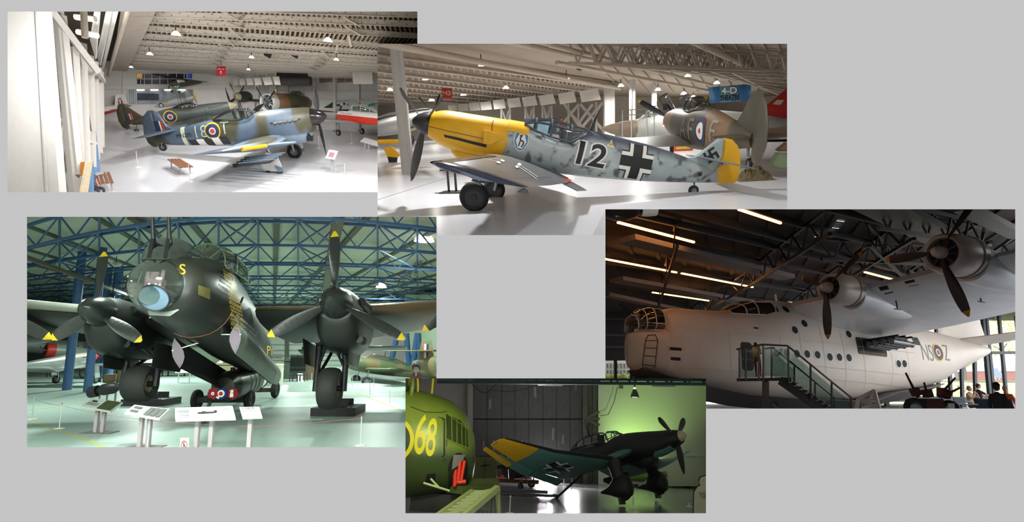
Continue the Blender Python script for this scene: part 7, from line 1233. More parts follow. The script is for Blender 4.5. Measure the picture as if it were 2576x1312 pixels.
# ---- the flying boat
MU = Matrix([[0.9345, -0.3544, 0.033, 5.7129], [0.328, 0.8936, 0.3065, 26.1202], [-0.1381, -0.2756, 0.9513, -3.7913], [0, 0, 0, 1.]])
wm_ = mat('hull_white', (212, 202, 192), .42, var=.05, scale=1.2, bump=.15); gb = mat('hull_grey', (92, 90, 92), .5, var=.08); t = H.thing('flying_boat', 'large white four-engined flying boat with grey keel', 'aircraft', M=MU)
HS = [(-.35, -1.0, .3, .12, 2.5, 2.5), (-.2, -1.15, .42, .5, 2.5, 3), (.15, -1.3, .48, .85, 3, 4), (.7, -1.45, .52, 1.12, 3, 4), (1.15, -1.55, .6, 1.24, 3, 4), (1.3, -1.6, 1.5, 1.28, 3, 2.6), (2.2, -1.75, 1.8, 1.38, 3, 2.6), (3.2, -1.95, 1.86, 1.44, 3, 2.6), (4.7, -2.15, 1.95, 1.5, 3, 2.6), (6.0, -2.25, 2.1, 1.52, 3, 2.6), (6.6, -2.28, 2.2, 1.52, 3, 2.6), (7.6, -2.25, 2.85, 1.52, 3, 2.2), (9, -2.2, 2.98, 1.52, 3, 2.2), (12, -2.1, 3.0, 1.52, 3, 2.2), (15.2, -1.5, 2.9, 1.5, 3, 2.2), (18, -1.1, 2.7, 1.4, 2.6, 2.2), (20.3, -.6, 2.5, 1.2, 2.2, 2.2), (22.5, .3, 2.35, .9), (24.5, 1.0, 2.2, .55), (26, 1.6, 2.0, .2)]
hu = fus_mb(HS, 36); hu.build('hull', wm_, t); BH = hu.bvh()
kb = [(.1, -1.27, -1.3, .72), (.4, -1.38, -1.55, .95), (1.1, -1.6, -1.95, 1.2), (3.0, -1.95, -2.4, 1.42), (5.2, -2.2, -2.65, 1.52), (9.4, -2.2, -2.75, 1.56), (13.2, -2.08, -2.55, 1.56), (13.3, -2.05, -2.25, 1.55), (15.2, -1.48, -2.1, 1.5), (18, -1.08, -1.6, 1.25), (20, -.7, -1.0, .8)]
MB().loft([[Vector((x, w, zc+.02)), Vector((x, w*1.02, zc-.03)), Vector((x, w*.55, zc*.55+zk*.45-.0)), Vector((x, 0, zk)), Vector((x, -w*.55, zc*.55+zk*.45)), Vector((x, -w*1.02, zc-.03)), Vector((x, -w, zc+.02))] for x, zc, zk, w in kb], 0, True, True).build('planing_bottom', gb, t)
# nose turret
tg = fus_mb([(-.28, .42, .9, .35, 2, 2.2, .6, 0), (-.1, .4, 1.25, .62, 2, 2.4, .65, 0), (.25, .4, 1.55, .82, 2, 2.6, .7, 0), (.7, .4, 1.68, .9, 2, 2.8, .75, 0), (1.22, .4, 1.66, .9, 2, 2.8, .75, 0)], 28); tu = tg.build('nose_turret', glassmat('turret_clear', (190, 190, 186), .2, .05), t)
f = MB()
for st in ((-.1, .4, 1.25, .62, 2, 2.4, .65, 0), (.25, .4, 1.55, .82, 2, 2.6, .7, 0), (.7, .4, 1.68, .9, 2, 2.8, .75, 0), (1.2, .4, 1.66, .9, 2, 2.8, .75, 0)): r = ringsec(*st, n=28); f.tube(r+[r[0]], .03, 6)
for st0 in (13, 17): pass
for z, in ((.8,), (1.2,)):
    f.tube([(-.2, -.35 if z < 1 else -.2, z), (.25, -.8 if z < 1 else -.66, z), (.7, -.9 if z < 1 else -.8, z), (1.2, -.9 if z < 1 else -.8, z)], .028, 6)
f.build('turret_frame', wm_, tu); MB().box((.5, 0, .75), (.7, .9, .6)).box((.8, 0, 1.1), (.2, .5, .5)).build('turret_interior', mat('interior_brown', (56, 44, 42), .6, var=.3), t, smooth=False); MB().lathe([(.001, 0), (.001, 0)], 4)
for y in (-.12, .12): MB().tube([(.1, y, 1.2), (-.75, y-.1, 1.75)], .035, 8).build('gun_barrel', k_, t)
MB().add([(-.22, -.4, .42), (1.2, -.92, .42), (1.2, -.92, .55), (.3, -.86, .48), (-.2, -.42, .56)], [(0, 1, 2, 3, 4)]).build('turret_skirt', wm_, t, smooth=False)
# cockpit glazing
cg = [[Vector((x, w*math.cos(a), zb+(zt-zb)*math.sin(a)**.7)) for a in [math.pi*j/12 for j in range(13)]] for x, zb, zt, w in ((5.1, 1.75, 1.98, .9), (5.9, 1.75, 2.45, 1.1), (6.6, 1.8, 2.72, 1.16), (7.7, 1.85, 2.86, 1.2))]
g = MB().loft(cg, 0, False, False).build('cockpit_glazing', mat('cockpit_dark_glass', (48, 42, 42), .12, var=.2), t); f = MB(); [f.tube(r, .035, 6) for r in cg]; [f.tube([r[j] for r in cg], .035, 6) for j in (0, 3, 6, 9, 12)]; [f.tube([cg[2][12].lerp(cg[3][12], q), cg[2][9].lerp(cg[3][9], q)], .03, 6) for q in (.3, .55, .8)]; f.build('window_frame', wm_, g)
MB().sphere((9.6, 0, 3.0), .4, 14, sc=(1.2, 1, .8)).build('astrodome', glassmat('canopy_glass'), t); MB().tube([(9.0, 0, 2.9), (9.0, 0, 3.4)], .05, 8).build('aerial_stub', wm_, t); MB().tube([(4.3, 0, 1.9), (4.3, 0, 2.15)], .03, 6).build('aerial_stub', wm_, t)
# openings, portholes, ladder, letters on the port side
sd = lambda nm, sh, off=.01, ml=.2: decal(nm, sh, lambda a, b: (a, -6, b), t, BH, (0, 1, 0), off, ml)
ph = mat('porthole_glass', (30, 31, 36), .55, var=0, spec=.2); rim = mat('rim_white', (206, 206, 204), .4, var=0); gr = mat('seam_grey', (190, 186, 180), .6, var=0)
for x, z in ((7.05, -.12), (7.71, -.06), (8.38, -.05), (9.05, -.01), (9.74, .01), (10.56, -.03), (11.22, .01), (11.89, .04), (7.75, 2.24), (8.46, 2.28), (9.27, 1.58), (8.49, 1.16), (15.57, .02), (16.04, .06), (12.2, 1.3)): sd('porthole', [(*ring2(.19, .26, (x, z), 20), rim), (*ring2(.001, .19, (x, z), 20), ph)])
def rrect(x0, z0, x1, z1, r): return poly2([(cx+r*math.cos(a), cz+r*math.sin(a)) for cx, cz, a0 in ((x1-r, z1-r, 0), (x0+r, z1-r, 90), (x0+r, z0+r, 180), (x1-r, z0+r, 270)) for a in [R_(a0+i*30) for i in range(4)]])
sd('entry_door', [(*rrect(4.82, -1.18, 5.68, .32, .22), rim), (*rrect(4.9, -1.1, 5.6, .24, .18), mat('door_dark', (26, 22, 21), .7))]); sd('bow_slot', [(*rect2(.98, -.46, 1.66, -.32), k_), (*rect2(.92, -.44, 1.1, -.34), rim)]); sd('bow_slot', [(*rect2(1.12, -.9, 1.62, -.76), k_), (*rect2(.95, -.88, 1.12, -.78), rim)])
sd('beam_hatch', [(*poly2([(17.12, 1.62), (17.7, 1.66), (17.76, 1.2), (17.2, 1.2)]), k_)]); sd('small_slot', [(*rect2(5.9, .98, 6.2, 1.06), k_)])
sd('bomb_hatch', [(*rrect(12.6, .3, 14.75, 1.2, .12), mat('hatch_black', (24, 22, 22), .7)), (*rect2(12.7, .3, 14.7, .48), mat('hatch_tan', (96, 82, 62), .7))])
for i in range(4): y = -1.75-i*.42; MB().tube([(13.0, y, .78), (13.1, y, .78), (14.3, y, .74), (14.35, y, .74), (14.6, y, .73), (14.62, y, .73)], [.06, .17, .17, .12, .15, .02], 14).build('hung_bomb', mat('bomb_steel', (110, 112, 116), .25, .7), t)
for x in (13.3, 13.8, 14.3): MB().tube([(x, -1.3, 1.08), (x, -3.3, 1.06)], .05, 6).build('bomb_rack', k_, t)
for i in range(4): MB().box((13.8, -1.75-i*.42, .98), (.9, .12, .12)).build('bomb_crutch', k_, t, smooth=False)
for q in ((-.32, 1), (.25, 1)): pass
lad = mat('ladder_brown', (84, 58, 50), .5); mb = MB(); a0, a1, b0, b1 = Vector((-.09, -1.12, .05)), Vector((.44, -1.28, .08)), Vector((-.32, -1.12, -1.37)), Vector((.22, -1.3, -1.42))
lp = [MB().tube([a0+Vector((0, 0, -.15)), a0+Vector((.12, -.02, .08)), a1+Vector((-.12, 0, .08)), a1+Vector((0, 0, -.15)), b1+Vector((0, 0, .15)), b1+Vector((-.12, 0, -.05)), b0+Vector((.12, 0, -.05)), b0+Vector((0, 0, .15)), a0+Vector((0, 0, -.15))], .028, 6).build('ladder_rail', lad, t)]; [MB().tube([a0.lerp(b0, q), a1.lerp(b1, q)], .022, 6).build('ladder_rung', lad, t) for q in (.12, .35, .6, .88)]
grn = mat('code_grey_green', (112, 128, 112), .5, var=.05); sd('code_letters', [txt('NS', (18.18, .86), .92, 1.0, grn, -.005), txt('Z', (20.05, 1.02), .9, .5, grn, -.005)]); sd('roundel', roundel((19.2, .95), .5), .014)
sd('plating_seam', [(*line2([(x, 1.6), (x, -1.5)], .018), gr) for x in (1.75, 2.6, 3.4, 4.3, 6.3, 7.4, 8.7, 10.2, 11.6, 13, 15.1, 16.4)]+[(*line2([(1.4, z), (17, z+.1)], .016), gr) for z in (.62, -.62, -1.2)], .004, .6)
# wings and engines
WU = [(.8, 8.9, 6.4, 2.5, .19, 1.15), (5, 8.9, 6.0, 2.42, .19, 1.0), (10, 8.9, 5.2, 2.4, .18, .85), (17, 9.5, 3.4, 2.5, .15, .5)]
wgm = mat('wing_silver_white', (218, 221, 224), .3, .1, var=.1, scale=1.5); wing_mb(WU, -1).build('wing', wgm, t); wing_mb(WU[:2]+[(9, 8.9, 5.2, 2.4, .18, .85)], 1).build('wing', wgm, t); BWU = wing_mb(WU, -1).bvh()
decal('landing_light', [(*rect2(-7.35, 2.15, -6.95, 2.42), k_)], lambda a, b: (4, a, b), t, BWU, (1, 0, 0)); decal('landing_light', [(*rect2(-6.2, 2.1, -5.8, 2.38), k_)], lambda a, b: (4, a, b), t, BWU, (1, 0, 0))
for x, y in ((9.9, -5.8), (11.5, -8.2)): MB().tube([(x, y, 1.9), (x, y, 1.5)], .03, 6).tube([(x-.2, y, 1.5), (x+.2, y, 1.5)], .025, 6).build('pitot_probe', k_, t)
cw = mat('cowl_greige', (186, 176, 166), .4, .2, var=.06); tp = mat('prop_tip_ochre', (176, 120, 40), .5)
for y, z, r, tips in ((-4.85, 2.36, .68, [(2168, 633), (2016, 697), (2083, 852)]), (-9.7, 2.53, .76, [(2456, 500), (2228, 655), (2437, 796)])):
    T_ = Matrix.Translation((7.1, y, z)); c = MB().lathe([(r*.72, .25), (r*.74, .02), (r*.86, -.06), (r*.96, .06), (r*1.03, .35), (r*1.05, .8), (r*1.02, 1.1)], 32, M=T_); c.build('cowl', cw, t)
    MB().lathe([(r*1.04, 1.1), (r*1.07, 1.12), (r*1.07, 1.38), (r*1.0, 1.4)], 32, M=T_).build('cowl_gill', mat('gill_grey', (150, 142, 134), .35, .3), t); MB().loft([[T_ @ Vector((x, r*q*math.cos(a), -.12*x+r*q*math.sin(a))) for a in [2*math.pi*j/28 for j in range(28)]] for x, q in ((1.35, 1.0), (2.2, .98), (3.4, .85), (4.6, .55), (5.4, .15))]).build('nacelle', wgm, t)
    MB().lathe([(.001, .2), (r*.76, .2)], 24, M=T_).build('engine_face', mat('engine_dark', (34, 34, 36), .6, var=.3), t)
    for i in range(9): a = i*2*math.pi/9; MB().tube([T_ @ Vector((.1, r*.25*math.cos(a), r*.25*math.sin(a))), T_ @ Vector((.14, r*.66*math.cos(a), r*.66*math.sin(a)))], r*.1, 8).build('cylinder', mat('engine_dark'), t)
    p_, l_ = blades_px(MU, (6.9, y, z), Matrix.Identity(3), tips); prop(t, 6.9, z, 2.3, 3, 0, .36, y=y, sp=[(-.3, .001), (-.27, .1), (-.1, .2), (.1, .24), (.2, .24)], tilt=Matrix.Identity(3), phases=p_, lens=[x/2.3 for x in l_], blade=mat('prop_brown_black', (48, 42, 40), .45), tipm=tp, spm=cw, base_pitch=22, tipfrac=.9, wide=.6)
for y in (4.85,): fus_mb([(7.1, 1.7, 3.0, .66, 2, 2, 2.35, y), (9, 1.7, 3.0, .7, 2, 2, 2.3, y), (12, 2.0, 2.6, .3, 2, 2, 2.3, y)], 20).build('nacelle', wgm, t)
for s in (-1, 1): wing_mb([(.3, 22.8, 2.6, 2.15, .12, .1), (5.0, 23.4, 1.6, 2.2, .1)], s).build('tailplane', wm_, t)
slab_mb([(21.5, 2.3), (23.2, 5.2), (25.6, 5.6), (26.2, 2.0)], .25, vert(), .85).build('fin', wm_, t)
# ---- hanging aircraft nose at the upper left
t = H.thing('hanging_nose', 'polished dark nose of an aircraft hung at the upper left', 'aircraft part', H.at(1562, 522, 13.)); MB().sphere((0, 0, 0), .42, 24, sc=(1.25, 1, .72)).build('nose_cone', mat('chrome_dark', (70, 64, 62), .12, .9, var=0), t); MB().lathe([(.3, 0), (.34, .15), (.36, .35)], 24, M=Matrix.Translation((.42, 0, .1)) @ Matrix.Rotation(-.2, 4, 'Y')).build('white_collar', w_, t); MB().tube([(0, 0, .2), (0, 0, 1.2)], .01, 5).build('wire', k_, t)
# ---- boarding steps
st = mat('rail_steel', (116, 112, 108), .35, .6, var=.05); dks = mat('step_dark', (46, 44, 44), .5); gp = glassmat('rail_glass', (214, 228, 222), .1)
t = H.thing('boarding_steps', 'steel boarding steps with glass sides leading to the hull door', 'steps'); D0 = 22.6; D1 = 24.2; at = lambda u, v, d=D0: H.at(u, v, d)
pl_ = [at(1853, 951), at(1990, 949), at(1995, 949, D1), at(1862, 951, D1)]; MB().add(pl_+[p-Vector((0, 0, .12)) for p in pl_], [(0, 1, 2, 3), (7, 6, 5, 4), (0, 4, 5, 1), (1, 5, 6, 2), (2, 6, 7, 3), (3, 7, 4, 0)]).build('platform', dks, t, smooth=False)
MB().bar(at(1926, 958, 23.2), at(1926, 1100, 23.2), .2, .2).build('support_column', st, t, smooth=False)
for dd in (D0, D1): MB().bar(at(1962+(dd-D0)*6, 956, dd), at(2150+(dd-D0)*6, 1085, dd), .06, .34).build('stringer', dks, t, smooth=False)
for i in range(13): u, v = 1985+i*13.2, 962+i*9.2; a, b = at(u, v), at(u+6, v, D1); MB().add([a, a+Vector((.32, 0, 0)), b+Vector((.32, 0, 0)), b]+[p-Vector((0, 0, .05)) for p in (a, a+Vector((.32, 0, 0)), b+Vector((.32, 0, 0)), b)], [(0, 1, 2, 3), (7, 6, 5, 4), (0, 4, 5, 1), (1, 5, 6, 2), (2, 6, 7, 3), (3, 7, 4, 0)]).build('tread', dks, t, smooth=False); MB().bar(a+Vector((0, -.01, .02)), b+Vector((0, -.01, .02)), .03, .02).build('nosing', rim, t, smooth=False)
for pts, dd in (([(1853, 878), (1918, 866), (1981, 869), (2145, 1002), (2168, 1000)], D0), ([(1924, 877), (1945, 874), (2100, 1000), (2125, 1003)], D1)): MB().tube([at(u, v, dd) for u, v in pts], .04, 8).build('handrail', st, t)
for u, v0, v1, dd in ((1860, 878, 955, D0), (1876, 874, 955, D0), (1909, 868, 955, D0), (1920, 867, 958, D0), (1983, 869, 965, D0), (2039, 917, 1010, D0), (2092, 960, 1040, D0), (2141, 1000, 1060, D0), (2163, 1000, 1060, D0), (1941, 876, 950, D1), (1998, 920, 985, D1), (2050, 962, 1020, D1), (2098, 1000, 1060, D1)): MB().bar(at(u, v0, dd), at(u, v1, dd), .05, .07).build('rail_post', st, t, smooth=False)
for q, dd in (([(1862, 884), (1907, 876), (1907, 948), (1862, 948)], D0), ([(1922, 876), (1980, 876), (1980, 945), (1922, 945)], D0), ([(1986, 884), (2037, 926), (2037, 990), (1986, 950)], D0), ([(2042, 930), (2090, 970), (2090, 1035), (2042, 995)], D0), ([(2095, 974), (2139, 1008), (2139, 1060), (2095, 1040)], D0), ([(1944, 884), (1996, 928), (1996, 980), (1944, 945)], D1)): mb, P = board_px(H, q, dd, .015); o = mb.build('glass_panel', gp, t, smooth=False); o.matrix_world = H.M
for o in list(t.children):
    o.matrix_world = H.M
t.matrix_world = Matrix(); 
for o in list(t.children): o.matrix_local = H.M
person(H, 'person', 'child in yellow shirt and red shorts on the boarding platform', H.at(1909, 948, 23.5), R_(165), (214, 186, 40), (170, 34, 44), h=1.42, hair=(30, 24, 24), arms='shorts', pose={'elbl': (-.26, -.3, 1.22), 'wril': (-.2, -.52, 1.3), 'hanl': (-.16, -.6, 1.3), 'elbr': (.22, -.28, 1.22), 'wrir': (.05, -.5, 1.3), 'hanr': (0, -.58, 1.31), 'nk2': (0, -.06, 1.54)})
# ---- café end: people, tables, chairs, gun mount, frames
dk_z = .28; H.solid('floor_deck', MB().box((0, 0, 0), (.01, .01, .01)), w_) if False else None
def at_floor(u, d, z=0.): p = H.at(u, 975, d); return Vector((p.x, p.y, z))
H.solid('floor', MB().add([at_floor(2380, 22, .27), at_floor(2680, 22, .27), at_floor(2680, 34, .27), at_floor(2400, 34, .27)], [(0, 1, 2, 3)]), mat('floor_pale_gloss'))
person(H, 'person', 'standing man in a dark cap and dark jacket at the lower right', at_floor(2506, 16.2), R_(110), (34, 36, 46), (40, 40, 50), skin=(110, 78, 66), h=1.68, cap=(26, 26, 30), arms='long')
person(H, 'person', 'seated man in a beige shirt raising his hands to his face', at_floor(2437, 26., .3), R_(20), (176, 156, 130), (60, 60, 66), sit=True, hair=(120, 110, 104), pose={'elbl': (-.26, -.2, 1.22), 'wril': (-.1, -.26, 1.44), 'hanl': (-.05, -.24, 1.52), 'elbr': (.26, -.2, 1.22), 'wrir': (.1, -.26, 1.44), 'hanr': (.05, -.24, 1.52)})
person(H, 'person', 'seated man in a dark T-shirt reaching forward to the right', at_floor(2461, 27., .42), R_(75), (40, 44, 54), (50, 50, 56), sit=True, hair=(40, 32, 30), pose={'elbl': (-.24, -.3, 1.2), 'wril': (-.18, -.55, 1.2), 'hanl': (-.16, -.65, 1.2), 'elbr': (.24, -.3, 1.2), 'wrir': (.18, -.55, 1.2), 'hanr': (.16, -.65, 1.2)})
person(H, 'person', 'seated person in an orange top behind the man in the cap', at_floor(2528, 22., .3), R_(-60), (222, 110, 70), (60, 60, 70), sit=True, hair=(120, 80, 50), arms='long')
person(H, 'person', 'dark-haired head of a visitor at the lower edge under the steps', at_floor(1948, 15.), R_(180), (60, 60, 66), (50, 50, 56), hair=(40, 26, 24), h=1.22)
nv = mat('chair_navy', (42, 56, 84), .5)
for k, (u, d, nm) in enumerate(((2448, 25, 'round white café table in front of the man in beige'), (2410, 21, 'round white café table nearer the gun mount'))):
    t = H.thing('cafe_table', nm, 'table', at_floor(u, d, .27), group='round café tables'); MB().lathe([(.001, .03), (.5, .03), (.52, .015), (.5, 0), (.001, 0)], 24, M=Matrix.Translation((0, 0, .72)) @ Matrix.Rotation(-math.pi/2, 4, 'Y')).build('top', wt, t); MB().tube([(0, 0, .02), (0, 0, .72)], .035, 8).build('pedestal', st, t); MB().lathe([(.001, .02), (.25, .02), (.25, 0)], 16, M=Matrix.Rotation(-math.pi/2, 4, 'Y')).build('foot', st, t)
for u, d, rz, nm in ((2418, 24, 0, 'navy café chair left of the tables'), (2470, 23, 90, 'navy café chair between the table and the capped man'), (2540, 21, 90, 'navy café chair at the right edge'), (2455, 21.5, 180, 'navy café chair with its back to the camera')):
    t = H.thing('cafe_chair', nm, 'chair', at_floor(u, d, .27), R_(rz), group='navy café chairs'); MB().box((0, 0, .45), (.46, .44, .04)).build('seat', nv, t, smooth=False); MB().box((0, .22, .72), (.46, .04, .4), M=Matrix.Rotation(-.15, 3, 'X')).build('backrest', nv, t, smooth=False); [MB().tube([(x, y, 0), (x*.9, y*.9, .45)], .013, 6).build('leg', STEEL(), t) for x in (-.21, .21) for y in (-.2, .2)]
t = H.thing('gun_mount', 'dark red four-barrelled gun mount on wheels', 'gun mount', at_floor(2330, 19.)); dr = mat('gun_maroon', (78, 26, 30), .5, var=.12); MB().box((0, 0, 1.05), (.6, .6, .4)).build('base', dr, t, smooth=False); MB().box((0, 0, .6), (1.0, .7, .16)).build('chassis', k_, t, smooth=False)
wheel(t, (-.62, -.2, .95), .34, .24, 'wheel', axis=(.3, 1, 0)); wheel(t, (.75, .1, .9), .3, .24, 'wheel', axis=(.3, 1, 0)); MB().bar((-.75, 0, .6), (.9, .3, .55), .1, .1).build('axle', k_, t, smooth=False)
for x, a, b in ((-.32, -.35, 1), (.02, -.15, .6), (.36, .5, .8), (.44, .55, .4)): MB().tube([(x, 0, 1.3), (x+a*.8, -.1, 1.3+b*.55), (x+a*1.15, -.15, 1.3+b*.8)], [.06, .035, .03], 8).build('gun_barrel', k_, t); MB().box((x+a*.3, -.05, 1.35+b*.12), (.2, .26, .26), M=Matrix.Rotation(a, 3, 'Y')).build('gun_shield', dr, t, smooth=False)
sign_p = [(.4, -.32, .65), (.62, -.32, .65), (.62, -.32, 1.1), (.4, -.32, 1.1)]; MB().add(sign_p, [(0, 1, 2, 3)]).build('label', w_, t, smooth=False)
t = H.thing('exhibit_stand', 'white tubular frame structure beside the foot of the steps', 'frame'); ws = mat('frame_white', (206, 200, 192), .5)
for a, b in (((2160, 1003), (2200, 982)), ((2200, 982), (2218, 1050)), ((2195, 985), (2178, 1050)), ((2160, 1003), (2150, 1050)), ((2165, 1010), (2200, 1000)), ((2160, 1000), (2225, 1040))): MB().bar(H.at(*a, 20.5), H.at(*b, 20.5), .1, .12).build('tube', ws, t, smooth=False).matrix_world = H.M
for o in list(t.children): pass
t.matrix_world = Matrix(); [setattr(o, 'matrix_local', H.M) for o in t.children]
t = H.thing('cradle', 'black steel cradle post under the hull', 'cradle', at_floor(2225, 48)); MB().box((0, 0, .9), (.3, .3, 1.8)).build('post', k_, t, smooth=False); MB().box((0, 0, .04), (1.2, 1.2, .08)).build('base', k_, t, smooth=False)
# ================================================================== HALL 5: dive bomber in front of a green-lit wall
CUR = 5; H = HALLS[5]
k_ = mat('paint_black', (22, 22, 26), .5, var=.05); w_ = mat('paint_white', WHT, .5, var=.03); wt = mat('letter_white', (238, 238, 234), .5, var=0)
H.solid('floor', MB().quad((-12, 4, 0), (20, 4, 0), (20, 60, 0), (-12, 60, 0)), mat('floor_dark_gloss', (120, 122, 124), .22, var=.15, scale=.6))
at = lambda u, v, d: H.at(u, v, d)
def wl(u0, u1, v0, v1, d0, d1, m, nm='wall_back'): return H.solid(nm, MB().quad(at(u0, v1, d0), at(u1, v1, d1), at(u1, v0, d1), at(u0, v0, d0)), m)
pale = mat('wall_pale', (214, 216, 206), .85, var=.03); door = mat('hangar_door_grey', (86, 86, 84), .6, var=.2, scale=1., stretch=(6, 6, .6))
wl(1505, 1900, 930, 1222, 38, 39, pale, 'wall_right'); wl(1168, 1508, 930, 1222, 38.2, 38.2, mat('door_backing', (40, 40, 40), .8)); wl(940, 1190, 930, 1230, 37, 38, mat('wall_side_panel', (150, 148, 144), .7, var=.05), 'wall_left')
H.solid('ceiling', MB().quad(at(900, 935, 38.4), at(1900, 935, 38.4), Vector((14, 5, 11)), Vector((-12, 5, 11))), mat('ceiling_dark', (40, 40, 38), .9))
# hangar door leaves: each sheet a panel of its own, with worn pale streaks
wear = mat('door_worn', (128, 128, 138), .5, var=.35, scale=2., stretch=(9, 9, .5)); us = [1170, 1190, 1225, 1262, 1295, 1330, 1366, 1400, 1434, 1465, 1490, 1507]; g = random.Random(2)
for r, (v0, v1) in enumerate(((932, 1052), (1055, 1146), (1148, 1216))):
    for a, b in zip(us, us[1:]):
        mb, P = board_px(H, [(a+.6, v0), (b-.6, v0), (b-.6, v1), (a+.6, v1)], 38.1, .03); H.solid('door_panel', mb, door)
        if g.random() < .55 and r < 2: x = g.uniform(a+3, b-10); y = g.uniform(v0+10, v1-35); mb, P = board_px(H, [(x, y), (x+g.uniform(2, 7), y-2), (x+g.uniform(3, 7), y+g.uniform(15, 32)), (x, y+g.uniform(15, 30))], 38.06, .01); H.solid('trim_wear', mb, wear)
for a, b in ((1467, 1478), (1170, 1176)): mb, P = board_px(H, [(a, 930), (b, 930), (b, 1216), (a, 1216)], 37.6, .3); H.solid('column', mb, mat('post_olive', (92, 92, 76), .7, var=.2))
for p, q in (((1478, 1050), (1508, 1035)), ((1478, 1056), (1508, 1068)), ((1478, 1052), (1508, 1053))): H.solid('beam', MB().bar(at(*p, 37.6), at(*q, 37.6), .18, .15), mat('post_olive'))
mb, P = board_px(H, [(1338, 1178), (1402, 1178), (1402, 1216), (1338, 1216)], 37.9, .03); H.solid('door_1', mb, emat('door_glow', (255, 244, 250), 2.2)); mb, P = board_px(H, [(1365, 1178), (1366, 1178), (1366, 1216), (1365, 1216)], 37.85, .03); H.solid('trim_1', mb, door)  # white surface at the door set glowing in place of light on it
bt = mat('truss_teal', (44, 70, 78), .5, var=.1)
for v, w in ((956, .14), (966, .16)): H.solid('beam', MB().bar(at(1100, v-6, 30), at(1860, v, 30), .2, w), bt)
for k in range(14): a = 1200+k*46; H.solid('beam', MB().bar(at(a, 947, 30), at(a+23, 964, 30), .07, .07), bt); H.solid('beam', MB().bar(at(a+23, 964, 30), at(a+46, 947, 30), .07, .07), bt)
for a, b in (((1353, 967), (1415, 968)), ((1640, 970), (1698, 971))): t = H.thing('tube_fitting', 'dim fluorescent fitting on the truss %s' % ('left of the lamp' if a[0] < 1500 else 'right of the lamp'), 'lamp'); MB().bar(at(*a, 31), at(*b, 31), .12, .08).build('body', mat('fitting_pale', (190, 192, 180), .5), t, smooth=False); MB().bar(at(a[0], a[1]-2, 31), at(b[0], b[1]-2, 31), .18, .03).build('reflector', GREYM(), t, smooth=False)
for t in [o for o in bpy.data.objects if o.name.startswith('tube_fitting')]:
    t.matrix_world = Matrix(); [setattr(o, 'matrix_local', H.M) for o in t.children]
p = at(1597, 999, 33.); t = H.thing('dome_lamp', 'lit dark dome lamp hanging against the green wall', 'lamp', p); r = .26; gm = mat('lamp_green', (54, 66, 44), .4)
MB().lathe([(.03, .62), (.06, .5), (.12, .42), (r*.8, .22), (r, 0)], 20, M=Matrix.Rotation(-math.pi/2, 4, 'Y')).build('shade', gm, t); MB().lathe([(.001, .04), (r*.92, .03)], 18, M=Matrix.Rotation(-math.pi/2, 4, 'Y')).build('diffuser', emat('lamp_pale_green', (226, 250, 200), 4.), t); MB().sphere((0, 0, .52), .08, 10).build('glowing_neck', emat('lamp_neck', (250, 250, 200), 2.), t); MB().tube([(0, 0, .6), (0, 0, 1.0)], .05, 8).build('stem', k_, t)
def spot(p, tgt, e, col, size=60, soft=.3, typ='SPOT'):
    ld = bpy.data.lights.new('spot_light', typ); ld.energy = e; ld.color = col; lo = bpy.data.objects.new('spot_light', ld); COL.objects.link(lo)
    if typ == 'SPOT': ld.spot_size = R_(size); ld.spot_blend = .9; ld.shadow_soft_size = soft
    else: ld.size = soft
    d = (Vector(tgt)-Vector(p)).normalized(); lo.matrix_world = H.M @ Matrix.Translation(p) @ d.to_track_quat('-Z', 'Y').to_matrix().to_4x4()
GRN = (.56, 1., .22)
spot(at(1597, 1003, 33.), at(1597, 1200, 35), 130, (.8, 1, .5), 150)
def floodlight(p, tgt, e, col, label, size=100):
    t = H.thing('floodlight', label, 'floodlight', p, group='floor floodlights'); MB().box((0, 0, .12), (.3, .18, .2)).build('housing', k_, t, smooth=False); MB().box((0, 0, .01), (.3, .2, .02)).build('foot', k_, t, smooth=False); spot(Vector(p)+Vector((0, 0, .3)), tgt, e, col, size, .15)
floodlight(H.fl(1600, 1226), at(1600, 1085, 38.5), 900, GRN, 'small black floodlight on the floor lighting the wall behind the dive bomber'); floodlight(H.fl(1700, 1226), at(1690, 1110, 38.8), 900, GRN, 'small black floodlight lighting the wall right of the propeller')
area(H, at(1372, 1192, 37.2), 520, 1.0, (1, .94, 1), H.fl(1368, 1245)); area(H, at(1440, 1160, 34.), 160, .6, (1, .96, .98), H.fl(1390, 1245)); spot(at(1330, 960, 30), at(1340, 1120, 38), 450, (.95, .95, 1), 100); area(H, at(1090, 965, 7.6), 55, .5, (.92, 1, .5), at(1090, 1110, 10)); area(H, (2.0, 14, 3.5), 110, 1.5, (.9, 1, .8), (0, 27, 1)); area(H, (-1.5, 20, .25), 60, 1.2, (.95, 1, .95), (-1, 24, 4))  # unseen fill lights added for floor, hangar door, green fuselage and wing underside
